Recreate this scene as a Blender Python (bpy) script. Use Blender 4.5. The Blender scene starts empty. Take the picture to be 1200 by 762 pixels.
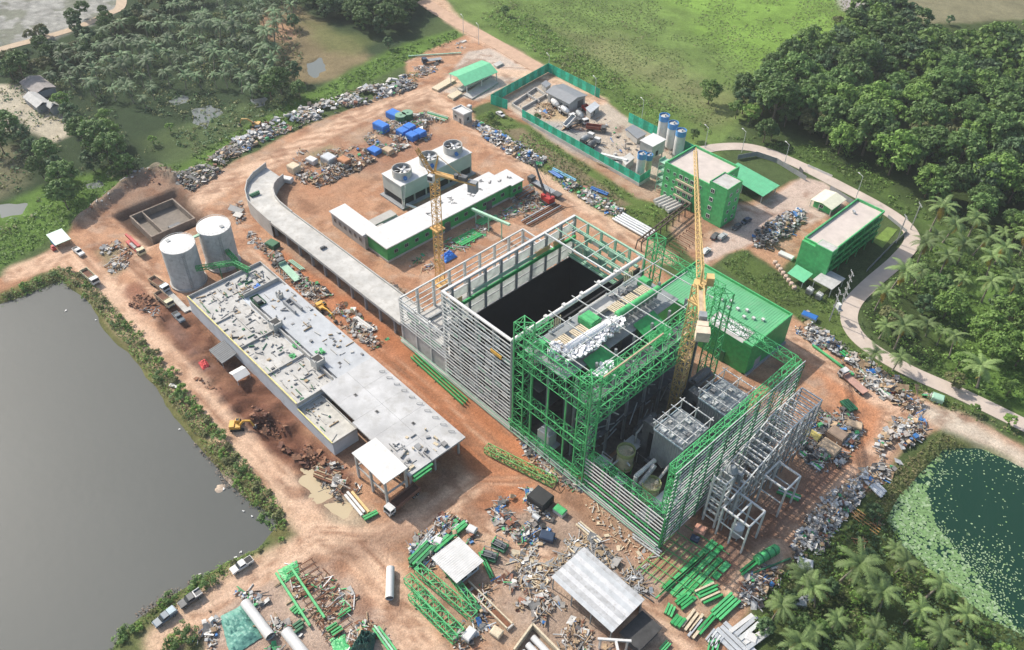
import bpy, math, random
import numpy as np
from mathutils import Vector, Matrix, Euler
random.seed(7)
SC = bpy.context.scene
COL = SC.collection
R = math.radians
PI = math.pi

# ------------------------------------------------------------------ camera
# site frame: x runs along the halls (down-right in the view), y across them (up-right), metres
HC = 175.0
F_PX = 1006.0
_p, _r, _y = R(42.71), R(0.96), R(-45.86)
_f = Vector((0, math.cos(_p), -math.sin(_p))); _rt = Vector((1, 0, 0)); _up = _rt.cross(_f)
_R0 = _rt * math.cos(_r) + _up * math.sin(_r); _U0 = -_rt * math.sin(_r) + _up * math.cos(_r)
_M = Matrix(((math.cos(_y), math.sin(_y), 0), (-math.sin(_y), math.cos(_y), 0), (0, 0, 1)))
CR, CU, CF = _M @ _R0, _M @ _U0, _M @ _f
cam_data = bpy.data.cameras.new('camera'); cam = bpy.data.objects.new('camera', cam_data); COL.objects.link(cam)
mw = Matrix.Identity(4)
for i in range(3):
    mw[i][0] = CR[i]; mw[i][1] = CU[i]; mw[i][2] = -CF[i]
mw[2][3] = HC
cam.matrix_world = mw
cam_data.sensor_width = 36.0; cam_data.lens = F_PX / 1200 * 36.0
cam_data.clip_start = 0.5; cam_data.clip_end = 12000
SC.camera = cam

def G(px, py, z=0.0):
    """surveyed spot of the photograph -> site coordinates at height z"""
    d = CR * ((px - 600) / F_PX) - CU * ((py - 380) / F_PX) + CF
    t = (z - HC) / d.z
    return Vector((d.x * t, d.y * t, z))
def GX(pts, z=0.0):
    return [G(a, b, z)[:2] for a, b in pts]

# ------------------------------------------------------------------ light
SUN_EL, SUN_AZ = 41.0, 9.0        # shadows run along +x, turned 9 degrees to +y
sd = bpy.data.lights.new('sun', 'SUN'); sun = bpy.data.objects.new('sun', sd); COL.objects.link(sun)
ldir = Vector((math.cos(R(SUN_AZ)) * math.cos(R(SUN_EL)), math.sin(R(SUN_AZ)) * math.cos(R(SUN_EL)), -math.sin(R(SUN_EL))))
sun.rotation_euler = ldir.to_track_quat('-Z', 'Y').to_euler()
sun.location = (-300, 0, 300)
sd.energy = 4.2; sd.angle = R(0.55); sd.color = (1.0, 0.93, 0.83)
W = bpy.data.worlds.new('World'); SC.world = W; W.use_nodes = True
nt = W.node_tree; nt.nodes.clear()
sky = nt.nodes.new('ShaderNodeTexSky'); sky.sky_type = 'NISHITA'; sky.sun_disc = False
sky.sun_elevation = R(SUN_EL)
sdir = -ldir
sky.sun_rotation = math.atan2(sdir.x, sdir.y)
sky.air_density = 1.3; sky.dust_density = 3.0; sky.ozone_density = 1.0
bg = nt.nodes.new('ShaderNodeBackground'); bg.inputs['Strength'].default_value = 0.142
wo = nt.nodes.new('ShaderNodeOutputWorld')
nt.links.new(sky.outputs[0], bg.inputs[0]); nt.links.new(bg.outputs[0], wo.inputs[0])
SC.view_settings.view_transform = 'Standard'; SC.view_settings.look = 'None'
SC.view_settings.gamma = 1.0; SC.view_settings.exposure = 0.38
SC.render.engine = 'CYCLES'
SC.cycles.max_bounces = 5; SC.cycles.diffuse_bounces = 2; SC.cycles.glossy_bounces = 2
SC.cycles.volume_bounces = 0

# ------------------------------------------------------------------ materials
_mats = {}
def lin(r, g, b):
    def c(u):
        u /= 255.0
        return u / 12.92 if u <= 0.04045 else ((u + 0.055) / 1.055) ** 2.4
    return (c(r), c(g), c(b))
def MAT(name, col, rough=0.75, metal=0.0, var=0.16, scale=0.6, dirt=0.0, dirtcol=(0.22, 0.14, 0.09), bump=0.0, objvar=0.0, fine=6.0, trans=0.0):
    """procedural paint / concrete / soil: base colour broken up by two noises, optional dust or rust patches"""
    if name in _mats: return _mats[name]
    m = bpy.data.materials.new(name); m.use_nodes = True; n = m.node_tree; N = n.nodes; L = n.links
    bs = N['Principled BSDF']; bs.inputs['Roughness'].default_value = rough; bs.inputs['Metallic'].default_value = metal
    tc = N.new('ShaderNodeTexCoord')
    a = N.new('ShaderNodeTexNoise'); a.inputs['Scale'].default_value = scale; a.inputs['Detail'].default_value = 5; a.inputs['Roughness'].default_value = 0.65
    L.new(tc.outputs['Object'], a.inputs['Vector'])
    mr = N.new('ShaderNodeMapRange'); mr.inputs['From Min'].default_value = 0.3; mr.inputs['From Max'].default_value = 0.7
    mr.inputs['To Min'].default_value = 1 - var; mr.inputs['To Max'].default_value = 1 + var
    L.new(a.outputs['Fac'], mr.inputs['Value'])
    val = mr.outputs[0]
    if objvar:
        oi = N.new('ShaderNodeObjectInfo'); m2 = N.new('ShaderNodeMapRange'); m2.inputs['To Min'].default_value = 1 - objvar; m2.inputs['To Max'].default_value = 1 + objvar
        L.new(oi.outputs['Random'], m2.inputs['Value'])
        mm = N.new('ShaderNodeMath'); mm.operation = 'MULTIPLY'; L.new(val, mm.inputs[0]); L.new(m2.outputs[0], mm.inputs[1]); val = mm.outputs[0]
    mx = N.new('ShaderNodeMix'); mx.data_type = 'RGBA'; mx.blend_type = 'MULTIPLY'; mx.inputs['Factor'].default_value = 1
    mx.inputs['A'].default_value = (*col, 1)
    cb = N.new('ShaderNodeCombineColor'); [L.new(val, cb.inputs[i]) for i in range(3)]
    L.new(cb.outputs[0], mx.inputs['B']); out = mx.outputs['Result']
    if dirt:
        b = N.new('ShaderNodeTexNoise'); b.inputs['Scale'].default_value = scale * 2.3; b.inputs['Detail'].default_value = 7; b.inputs['Roughness'].default_value = 0.7
        L.new(tc.outputs['Object'], b.inputs['Vector'])
        r2 = N.new('ShaderNodeMapRange'); r2.inputs['From Min'].default_value = 0.62 - dirt * 0.25; r2.inputs['From Max'].default_value = 0.8 - dirt * 0.2; r2.clamp = True
        r2.inputs['To Max'].default_value = 0.8
        L.new(b.outputs['Fac'], r2.inputs['Value'])
        m3 = N.new('ShaderNodeMix'); m3.data_type = 'RGBA'; m3.inputs['B'].default_value = (*dirtcol, 1)
        L.new(r2.outputs[0], m3.inputs['Factor']); L.new(out, m3.inputs['A']); out = m3.outputs['Result']
    L.new(out, bs.inputs['Base Color'])
    if bump:
        c = N.new('ShaderNodeTexNoise'); c.inputs['Scale'].default_value = fine; c.inputs['Detail'].default_value = 4
        L.new(tc.outputs['Object'], c.inputs['Vector'])
        bp = N.new('ShaderNodeBump'); bp.inputs['Strength'].default_value = bump; bp.inputs['Distance'].default_value = 0.3
        L.new(c.outputs['Fac'], bp.inputs['Height']); L.new(bp.outputs[0], bs.inputs['Normal'])
    if trans:
        tr = N.new('ShaderNodeBsdfTranslucent'); L.new(out, tr.inputs['Color'])
        ms = N.new('ShaderNodeMixShader'); ms.inputs[0].default_value = trans
        L.new(bs.outputs[0], ms.inputs[1]); L.new(tr.outputs[0], ms.inputs[2]); L.new(ms.outputs[0], N['Material Output'].inputs['Surface'])
    _mats[name] = m
    return m
GREEN = MAT('green_paint', (0.03, 0.30, 0.085), 0.55, var=0.28, scale=0.9, dirt=0.25, dirtcol=(0.14, 0.22, 0.1))
GREENL = MAT('fresh_green_paint', (0.07, 0.40, 0.14), 0.5, var=0.26, scale=0.8, dirt=0.25, dirtcol=(0.17, 0.32, 0.14))
GREEND = MAT('dark_green_paint', (0.018, 0.125, 0.055), 0.6, var=0.2, dirt=0.1)
GREENP = MAT('pale_green_steel', (0.30, 0.50, 0.37), 0.6, var=0.2, dirt=0.2, dirtcol=(0.25, 0.25, 0.2))
GREENT = MAT('green_roof_sheet', (0.13, 0.46, 0.25), 0.5, var=0.12, dirt=0.15, dirtcol=(0.3, 0.36, 0.25))
TEAL = MAT('green_fence_sheet', (0.025, 0.47, 0.31), 0.55, var=0.35, scale=1.0)
WHITE = MAT('white_paint', (0.57, 0.57, 0.56), 0.55, var=0.13, scale=0.4, dirt=0.25, dirtcol=(0.44, 0.41, 0.36))
WHITEC = MAT('white_roof_sheet', (0.43, 0.435, 0.44), 0.7, var=0.2, scale=0.16, dirt=0.5, dirtcol=(0.32, 0.315, 0.30))
STEEL = MAT('pale_steel', (0.56, 0.58, 0.57), 0.5, 0.1, var=0.14, dirt=0.15, dirtcol=(0.33, 0.33, 0.3))
STEELD = MAT('grey_steel', (0.26, 0.28, 0.29), 0.55, 0.15, var=0.2, dirt=0.15, dirtcol=(0.16, 0.13, 0.11))
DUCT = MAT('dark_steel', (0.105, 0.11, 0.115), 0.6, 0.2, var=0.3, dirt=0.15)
CONC = MAT('concrete', (0.40, 0.39, 0.37), 0.9, var=0.14, scale=0.3, dirt=0.25, dirtcol=(0.27, 0.25, 0.22), bump=0.15)
CONCL = MAT('pale_concrete', (0.44, 0.435, 0.415), 0.9, var=0.2, scale=0.2, dirt=0.5, dirtcol=(0.31, 0.29, 0.26), bump=0.1)
CONCG = MAT('grey_concrete', (0.26, 0.27, 0.28), 0.9, var=0.16, scale=0.4, dirt=0.2, dirtcol=(0.17, 0.16, 0.15))
CONCT = MAT('stained_tank_concrete', (0.46, 0.465, 0.46), 0.9, var=0.2, scale=0.35, dirt=0.4, dirtcol=(0.2, 0.2, 0.2))
BLACK = MAT('black_liner_and_shade', (0.012, 0.014, 0.016), 0.7, var=0.3, scale=0.3)  # near-black: pickup bed liner, and shade painted into the pit and openings
RUBBER = MAT('black_rubber', (0.02, 0.02, 0.021), 0.9, var=0.2)
GLASS = MAT('dark_window_glass', (0.02, 0.025, 0.03), 0.12, var=0.1)
BLUE = MAT('blue_tarpaulin', (0.02, 0.16, 0.55), 0.5, var=0.2, bump=0.3, fine=2.0)
BLUEP = MAT('blue_paint', (0.02, 0.13, 0.40), 0.5, var=0.15, dirt=0.1)
YEL = MAT('yellow_paint', (0.62, 0.36, 0.06), 0.5, var=0.15, dirt=0.2, dirtcol=(0.3, 0.18, 0.06))
YELC = MAT('pale_yellow_crane_paint', (0.60, 0.42, 0.18), 0.5, var=0.12, dirt=0.12, dirtcol=(0.4, 0.27, 0.1))
ORG = MAT('orange_paint', (0.55, 0.33, 0.11), 0.55, var=0.18, dirt=0.2, dirtcol=(0.25, 0.12, 0.05))
RED = MAT('red_paint', (0.40, 0.03, 0.025), 0.5, var=0.15, dirt=0.15)
WOOD = MAT('raw_timber', (0.36, 0.27, 0.17), 0.9, var=0.3, scale=2.0, dirt=0.2)
WOODL = MAT('pale_timber', (0.55, 0.47, 0.34), 0.9, var=0.25, scale=2.0)
RUST = MAT('rusty_steel', (0.17, 0.075, 0.04), 0.9, var=0.35, scale=1.5)
SOIL = MAT('heaped_soil', (0.24, 0.125, 0.075), 1.0, var=0.3, scale=0.7, bump=0.6, fine=2.5)
SOILD = MAT('dark_red_soil', (0.14, 0.07, 0.05), 1.0, var=0.35, scale=0.7, bump=0.7, fine=2.5)
PLASTIC = MAT('white_wrap', (0.8, 0.8, 0.82), 0.4, var=0.12, scale=1.5, bump=0.8, fine=2.5)
CREAM = MAT('cream_paint', (0.52, 0.49, 0.33), 0.6, var=0.2, dirt=0.3, dirtcol=(0.25, 0.2, 0.1))
TAN = MAT('tan_board', (0.45, 0.34, 0.23), 0.85, var=0.3)
GREY = MAT('grey_scrap', (0.23, 0.23, 0.23), 0.8, var=0.35)
PINK = MAT('pinkish_paint', (0.55, 0.3, 0.27), 0.7, var=0.2)
DARKBL = MAT('dark_blue_paint', (0.03, 0.05, 0.09), 0.4, var=0.15)
ROOFG = MAT('grey_roof_sheet', (0.20, 0.215, 0.23), 0.5, var=0.12, scale=0.6, dirt=0.15)
SILV = MAT('silver_sheet', (0.5, 0.52, 0.53), 0.4, 0.3, var=0.14, dirt=0.15, dirtcol=(0.3, 0.28, 0.25))
TSHEET = MAT('translucent_sheet', (0.70, 0.73, 0.71), 0.5, var=0.18, scale=0.5, dirt=0.15, dirtcol=(0.4, 0.45, 0.42), trans=0.55)
LBLUE = MAT('pale_blue_steel', (0.33, 0.42, 0.47), 0.55, var=0.15, dirt=0.12)

# ------------------------------------------------------------------ mesh collector
class MB:
    def __init__(s, world=False):
        s.v = []; s.f = []; s.m = []; s.world = world
    def add(s, vs, fs, mi=0):
        o = len(s.v); s.v.extend(tuple(q) for q in vs); s.f.extend(tuple(i + o for i in f) for f in fs); s.m.extend([mi] * len(fs)); return s
    BF = ((0, 3, 2, 1), (4, 5, 6, 7), (0, 1, 5, 4), (1, 2, 6, 5), (2, 3, 7, 6), (3, 0, 4, 7))
    def bx(s, x0, x1, y0, y1, z0, z1, mi=0):
        return s.add([(x0, y0, z0), (x1, y0, z0), (x1, y1, z0), (x0, y1, z0), (x0, y0, z1), (x1, y0, z1), (x1, y1, z1), (x0, y1, z1)], s.BF, mi)
    def box(s, c, sz, rz=0.0, mi=0, eul=None):
        hx, hy, hz = sz[0] / 2, sz[1] / 2, sz[2] / 2
        q = [Vector(p) for p in ((-hx, -hy, -hz), (hx, -hy, -hz), (hx, hy, -hz), (-hx, hy, -hz), (-hx, -hy, hz), (hx, -hy, hz), (hx, hy, hz), (-hx, hy, hz))]
        M = (Euler(eul) if eul else Euler((0, 0, rz))).to_matrix(); c = Vector(c)
        return s.add([M @ p + c for p in q], s.BF, mi)
    def beam(s, p, q, w, h=None, mi=0):
        h = h or w; p = Vector(p); q = Vector(q); d = q - p
        if d.length < 1e-5: return s
        d.normalize(); u = Vector((0, 0, 1)) if abs(d.z) < 0.99 else Vector((1, 0, 0))
        a = d.cross(u).normalized() * (w / 2); b = a.cross(d).normalized() * (h / 2)
        return s.add([p - a - b, p + a - b, p + a + b, p - a + b, q - a - b, q + a - b, q + a + b, q - a + b], ((0, 1, 2, 3), (7, 6, 5, 4), (0, 4, 5, 1), (1, 5, 6, 2), (2, 6, 7, 3), (3, 7, 4, 0)), mi)
    def tube(s, p, q, r0, r1=None, n=10, mi=0, caps=True):
        r1 = r0 if r1 is None else r1; p = Vector(p); q = Vector(q); d = (q - p).normalized()
        u = Vector((0, 0, 1)) if abs(d.z) < 0.99 else Vector((1, 0, 0)); a = d.cross(u).normalized(); b = a.cross(d)
        vs = []
        for c, r in ((p, r0), (q, r1)):
            for k in range(n):
                t = 2 * PI * k / n; vs.append(c + (a * math.cos(t) + b * math.sin(t)) * r)
        fs = [(k, (k + 1) % n, n + (k + 1) % n, n + k) for k in range(n)]
        if caps: fs += [tuple(range(n - 1, -1, -1)), tuple(range(n, 2 * n))]
        return s.add(vs, fs, mi)
    def cyl(s, x, y, z0, z1, r, n=20, mi=0, r1=None, caps=True):
        return s.tube((x, y, z0), (x, y, z1), r, r1, n, mi, caps)
    def prism(s, poly, z0, z1, mi=0):
        n = len(poly)
        ar = sum(poly[i][0] * poly[(i + 1) % n][1] - poly[(i + 1) % n][0] * poly[i][1] for i in range(n))
        if ar < 0: poly = poly[::-1]
        vs = [(a, b, z0) for a, b in poly] + [(a, b, z1) for a, b in poly]
        return s.add(vs, [tuple(range(n - 1, -1, -1)), tuple(range(n, 2 * n))] + [(k, (k + 1) % n, n + (k + 1) % n, n + k) for k in range(n)], mi)
    def prof(s, pts, y0, y1, mi=0):
        """profile in x-z extruded along y"""
        n = len(pts); ar = sum(pts[i][0] * pts[(i + 1) % n][1] - pts[(i + 1) % n][0] * pts[i][1] for i in range(n))
        if ar < 0: pts = pts[::-1]
        vs = [(a, y0, b) for a, b in pts] + [(a, y1, b) for a, b in pts]
        return s.add(vs, [tuple(range(n)), tuple(range(2 * n - 1, n - 1, -1))] + [(k, n + k, n + (k + 1) % n, (k + 1) % n) for k in range(n)], mi)
    def ring(s, x, y, z0, z1, r, t, n=24, mi=0):
        vs = []
        for rr, z in ((r, z0), (r, z1), (r - t, z1), (r - t, z0)):
            for k in range(n): vs.append((x + rr * math.cos(2 * PI * k / n), y + rr * math.sin(2 * PI * k / n), z))
        fs = []
        for a in range(4):
            b = (a + 1) % 4
            for k in range(n): fs.append((a * n + k, a * n + (k + 1) % n, b * n + (k + 1) % n, b * n + k))
        return s.add(vs, fs, mi)
    def truss(s, p, q, h, w, n, r=0.12, mi=0, up=(0, 0, 1)):
        """box truss: four chords and zig-zag lacing, top chords along p-q, hanging h below"""
        p = Vector(p); q = Vector(q); d = (q - p).normalized(); u = Vector(up); a = d.cross(u).normalized() * (w / 2); u = a.cross(d).normalized() * h
        c = [(p + a, q + a), (p - a, q - a), (p - a - u, q - a - u), (p + a - u, q + a - u)]
        for x, y in c: s.beam(x, y, r * 1.5, None, mi)
        for k in range(n):
            t0, t1 = k / n, (k + 1) / n
            for i in range(4):
                A, B = c[i], c[(i + 1) % 4]
                a0 = A[0].lerp(A[1], t0); b1 = B[0].lerp(B[1], t1); b0 = B[0].lerp(B[1], t0); a1 = A[0].lerp(A[1], t1)
                s.beam(a0, b0, r, None, mi)
                if k % 2 == 0: s.beam(a0, b1, r, None, mi)
                else: s.beam(b0, a1, r, None, mi)
        for i in range(4): s.beam(c[i][1], c[(i + 1) % 4][1], r, None, mi)
        return s

# ------------------------------------------------------------------ linking
_root = {}
def tag(o, label=None, cat=None, group=None, kind=None):
    if label: o['label'] = label
    if cat: o['category'] = cat
    if group: o['group'] = group
    if kind: o['kind'] = kind
    return o
def mesh_from(name, mb, mats, off):
    me = bpy.data.meshes.new(name)
    vs = mb.v if off is None else [(a - off[0], b - off[1], c - off[2]) for a, b, c in mb.v]
    me.from_pydata(vs, [], mb.f)
    mats = mats if isinstance(mats, (list, tuple)) else [mats]
    for m in mats: me.materials.append(m)
    if len(mats) > 1: me.polygons.foreach_set('material_index', mb.m)
    return me
def T(name, label, cat, loc=(0, 0, 0), rz=0.0, group=None, kind=None):
    o = bpy.data.objects.new(name, None); COL.objects.link(o); o.location = loc; o.rotation_euler = (0, 0, rz)
    o.empty_display_size = 0.5
    _root[o.name] = tuple(loc)
    return tag(o, label, cat, group, kind)
def P(name, mb, mats, parent, label=None, kind=None):
    off = _root.get(parent.name) if mb.world else None
    o = bpy.data.objects.new(name, mesh_from(name, mb, mats, off)); COL.objects.link(o); o.parent = parent
    _root[o.name] = _root.get(parent.name)
    return tag(o, label, None, None, kind)
def S1(name, mb, mats, label, cat, loc=None, rz=0.0, group=None, kind=None):
    """a thing that is one mesh"""
    if mb.world and loc is None:
        a = np.array(mb.v); loc = ((a[:, 0].min() + a[:, 0].max()) / 2, (a[:, 1].min() + a[:, 1].max()) / 2, a[:, 2].min())
    loc = loc or (0, 0, 0)
    o = bpy.data.objects.new(name, mesh_from(name, mb, mats, loc if mb.world else None)); COL.objects.link(o); o.location = loc; o.rotation_euler = (0, 0, rz)
    _root[o.name] = tuple(loc)
    return tag(o, label, cat, group, kind)
def kids(o): return [c for c in o.children]
def dup(o, loc, rz=0.0, label=None, group=None, sc=1.0, tilt=None):
    r = o.copy(); COL.objects.link(r); r.location = loc; r.rotation_euler = (0, 0, rz) if tilt is None else (tilt[0], tilt[1], rz); r.scale = (sc, sc, sc) if not isinstance(sc, tuple) else sc
    if label: r['label'] = label
    if group: r['group'] = group
    for c in _KIDS(o):
        d = c.copy(); COL.objects.link(d); d.parent = r
        for g in _KIDS(c):
            e = g.copy(); COL.objects.link(e); e.parent = d
    return r
_kc = {}
def _KIDS(o):
    if o.name not in _kc: _kc[o.name] = list(o.children)
    return _kc[o.name]
def mesh_np(name, V, Q, mats, mi=None):
    me = bpy.data.meshes.new(name); n = len(Q)
    me.vertices.add(len(V)); me.vertices.foreach_set('co', np.asarray(V, np.float32).ravel())
    me.loops.add(4 * n); me.loops.foreach_set('vertex_index', np.asarray(Q, np.int32).ravel())
    me.polygons.add(n); me.polygons.foreach_set('loop_start', np.arange(0, 4 * n, 4, dtype=np.int32)); me.polygons.foreach_set('loop_total', np.full(n, 4, np.int32))
    for m in (mats if isinstance(mats, (list, tuple)) else [mats]): me.materials.append(m)
    if mi is not None: me.polygons.foreach_set('material_index', np.asarray(mi, np.int32))
    me.update(calc_edges=True)
    return me
def link(name, me, loc=(0, 0, 0), parent=None):
    o = bpy.data.objects.new(name, me); COL.objects.link(o); o.location = loc
    if parent: o.parent = parent
    return o
# ================================================================== ground, roads, water
rng = np.random.default_rng(11)
_lat = {}
def vn(X, Y, s, seed=0):
    if seed not in _lat: _lat[seed] = np.random.default_rng(seed + 100).random((256, 256))
    L = _lat[seed]; x = X / s + 1000.3 + seed; y = Y / s + 1000.7
    i = np.floor(x).astype(int); j = np.floor(y).astype(int); u = x - i; v = y - j; u = u * u * (3 - 2 * u); v = v * v * (3 - 2 * v)
    i0, i1, j0, j1 = i % 256, (i + 1) % 256, j % 256, (j + 1) % 256
    return (L[i0, j0] * (1 - u) + L[i1, j0] * u) * (1 - v) + (L[i0, j1] * (1 - u) + L[i1, j1] * u) * v
def fbm(X, Y, s, seed=0, o=4):
    r = 0; a = 0.5; t = 0
    for k in range(o): r = r + a * vn(X, Y, s / 2 ** k, seed + k); t += a; a *= 0.55
    return r / t
xs = np.concatenate([[-4000, -1800, -900, -640], np.arange(-506, 31, 1.0), [60, 200, 600, 2000, 4000]])
ys = np.concatenate([[-4000, -1500, -500, -150], np.arange(-36, 521, 1.0), [580, 800, 1600, 4000]])
NX, NY = len(xs), len(ys)
X, Y = np.meshgrid(xs, ys, indexing='ij')
wx = (fbm(X, Y, 14, 1) - 0.5) * 2; wy = (fbm(X, Y, 14, 7) - 0.5) * 2
n1 = fbm(X, Y, 40, 20); n2 = fbm(X, Y, 9, 30); n3 = fbm(X, Y, 3, 40, 3)
def sdist(poly, A, B):
    d = np.full(A.shape, 1e9); ins = np.zeros(A.shape, bool); n = len(poly)
    for k in range(n):
        ax, ay = poly[k]; bx_, by_ = poly[(k + 1) % n]; ex, ey = bx_ - ax, by_ - ay
        t = np.clip(((A - ax) * ex + (B - ay) * ey) / (ex * ex + ey * ey + 1e-9), 0, 1)
        d = np.minimum(d, (A - ax - t * ex) ** 2 + (B - ay - t * ey) ** 2)
        c = (ay > B) != (by_ > B)
        ins ^= c & (A < ex * (B - ay) / (ey if abs(ey) > 1e-9 else 1e-9) + ax)
    d = np.sqrt(d)
    return np.where(ins, d, -d)
def sst(a, b, x):
    t = np.clip((x - a) / (b - a), 0, 1); return t * t * (3 - 2 * t)
def pm(px, soft=1.5, warp=3.0, site=False, sd=False):
    poly = px if site else GX(px)
    d = sdist(poly, X + wx * warp, Y + wy * warp)
    return d if sd else sst(-soft, soft, d)
def lines(px, site=False, warp=1.0):
    pts = px if site else GX(px); A = X + wx * warp; B = Y + wy * warp; d = np.full(A.shape, 1e9)
    for (ax, ay), (bx_, by_) in zip(pts[:-1], pts[1:]):
        ex, ey = bx_ - ax, by_ - ay; t = np.clip(((A - ax) * ex + (B - ay) * ey) / (ex * ex + ey * ey + 1e-9), 0, 1)
        d = np.minimum(d, (A - ax - t * ex) ** 2 + (B - ay - t * ey) ** 2)
    return np.sqrt(d)
def sm(px, w, soft=1.5, warp=1.5, site=False):
    return 1 - sst(w - soft, w + soft, lines(px, site, warp))
C = np.empty((NX, NY, 3)); C[:] = (0.062, 0.092, 0.034)
def lay(mask, col, amt=1.0, var=0.18, nz=None):
    global C
    m = (mask * amt)[..., None]; v = 1 + var * 2 * ((n2 if nz is None else nz) - 0.5)
    C = C * (1 - m) + np.array(col) * v[..., None] * m
# --- vegetation floors
lay(n1, (0.075, 0.105, 0.04), 0.8)
MEADOW = [(520, -60), (1010, -60), (1000, 30), (940, 90), (880, 130), (840, 185), (780, 160), (742, 140), (700, 112), (640, 82), (575, 42), (530, 20)]
lay(pm(MEADOW, 4, 8), (0.12, 0.18, 0.05), 1, 0.4)
lay(pm([(620, 30), (720, 40), (820, 90), (870, 120), (830, 150), (760, 110), (690, 80)], 14, 14), (0.165, 0.175, 0.08), 0.8, 0.3)
lay(pm([(760, -20), (985, -20), (985, 60), (900, 90), (830, 50)], 14, 12), (0.16, 0.27, 0.05), 0.85, 0.35)
lay(pm([(560, 20), (640, 70), (740, 130), (800, 160), (830, 150), (740, 100), (650, 40), (600, 0)], 8, 8), (0.085, 0.14, 0.032), 0.85, 0.35)
lay(pm([(1050, -60), (1260, -60), (1230, 40), (1130, 30), (1080, 40), (1060, 10)], 8, 8), (0.19, 0.175, 0.11), 0.9, 0.3)
lay(pm([(975, -10), (1015, -20), (1012, 8), (990, 12)], 3, 2), (0.34, 0.31, 0.3), 1)
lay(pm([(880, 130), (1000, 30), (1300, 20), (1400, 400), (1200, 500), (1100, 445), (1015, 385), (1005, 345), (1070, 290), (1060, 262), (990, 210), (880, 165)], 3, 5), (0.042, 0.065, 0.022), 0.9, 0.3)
lay(pm([(985, 205), (900, 175), (940, 170), (1100, 250), (1200, 330), (1200, 490), (1080, 430), (1100, 330), (1075, 250)], 6, 8), (0.085, 0.14, 0.035), 0.75, 0.4)
lay(pm([(1150, 330), (1200, 330), (1260, 460), (1200, 480), (1120, 440), (1130, 370)], 6, 6), (0.1, 0.18, 0.04), 0.8, 0.3)
# upper left: quarry, plantation floor, clearing, swamp
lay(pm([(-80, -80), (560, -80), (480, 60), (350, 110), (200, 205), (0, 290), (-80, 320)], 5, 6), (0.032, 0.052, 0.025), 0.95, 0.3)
lay(pm([(-120, -60), (150, -60), (138, 6), (120, 24), (70, 42), (0, 52), (-120, 75)], 3, 5), (0.27, 0.27, 0.25), 1, 0.5, n3)
lay(sst(0.53, 0.62, n2) * pm([(-120, -60), (150, -60), (138, 6), (120, 24), (70, 42), (0, 52), (-120, 75)], 3, 5), (0.12, 0.13, 0.09), 0.7)
lay(pm([(-30, 100), (20, 98), (70, 128), (92, 152), (60, 168), (20, 150), (-20, 160)], 2, 3), (0.40, 0.36, 0.28), 1, 0.25)
lay(pm([(-40, 160), (20, 175), (28, 215), (-20, 240)], 4, 4), (0.16, 0.15, 0.09), 0.8)
lay(pm([(303, 14), (350, 6), (430, 60), (440, 68), (395, 92), (350, 96), (330, 70)], 4, 5), (0.19, 0.15, 0.085), 0.9, 0.3)
lay(pm([(305, 18), (330, 22), (350, 40), (335, 48), (312, 44)], 3, 2), (0.40, 0.25, 0.16), 1)
lay(pm([(355, 20), (440, 45), (420, 62), (385, 60)], 6, 5), (0.12, 0.14, 0.05), 0.7)
lay(pm([(180, 200), (345, 118), (470, 50), (545, 28), (535, 48), (480, 72), (380, 122), (220, 205)], 3, 3), (0.095, 0.165, 0.035), 1, 0.35)
lay(pm([(160, 165), (280, 120), (340, 112), (200, 196)], 5, 4), (0.07, 0.1, 0.04), 0.9, 0.3)
lay(pm([(-60, 262), (80, 205), (140, 192), (150, 215), (110, 240), (90, 262), (20, 305), (-60, 345)], 3, 3), (0.085, 0.15, 0.032), 1, 0.3)
# lower right jungle
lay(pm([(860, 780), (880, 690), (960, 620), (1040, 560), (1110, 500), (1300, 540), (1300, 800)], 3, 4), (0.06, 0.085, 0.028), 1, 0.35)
lay(pm([(1030, 600), (1060, 560), (1100, 515), (1150, 515), (1210, 535), (1200, 560), (1115, 530), (1075, 575), (1050, 610)], 3, 3), (0.12, 0.14, 0.05), 0.9)
# --- construction soil
DIRT = [(-60, 345), (0, 326), (40, 302), (72, 284), (92, 262), (108, 238), (150, 212), (188, 197), (225, 215), (262, 196), (330, 158), (400, 130), (476, 102), (476, 70),
        (520, 50), (548, 38), (484, -6), (470, -40), (492, -40), (500, -4), (560, 36), (640, 80), (706, 114), (745, 143), (810, 180), (842, 236), (880, 235), (930, 208), (962, 212), (1000, 236),
        (945, 285), (915, 318), (880, 292), (850, 296), (820, 320), (800, 340), (780, 320), (745, 284), (700, 255), (640, 212), (596, 178), (560, 150), (552, 128), (580, 118), (590, 128), (640, 172), (745, 228), (810, 300),
        (860, 330), (925, 365), (940, 375), (1000, 425), (1045, 452), (1115, 476), (1200, 520), (1260, 560), (1260, 582), (1180, 530), (1108, 502), (1065, 520), (1035, 560), (1000, 585), (960, 618), (915, 655), (888, 690), (868, 720), (850, 790),
        (160, 800), (186, 748), (215, 728), (262, 690), (322, 652), (345, 622), (330, 588), (268, 514), (200, 432), (150, 376), (104, 326), (78, 309), (42, 322), (0, 348), (-60, 380)]
dsd = pm(DIRT, 1.2, 2.0, sd=True); dirt = sst(-0.8, 1.2, dsd)
lay(dirt, (0.42, 0.245, 0.152), 1, 0.2)
lay(dirt * sst(0.5, 0.68, n1), (0.33, 0.24, 0.17), 0.7)
lay(dirt * sst(0.52, 0.66, n2), (0.25, 0.125, 0.072), 0.65)
lay(dirt * sst(0.55, 0.7, n3), (0.40, 0.30, 0.23), 0.5)
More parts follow.
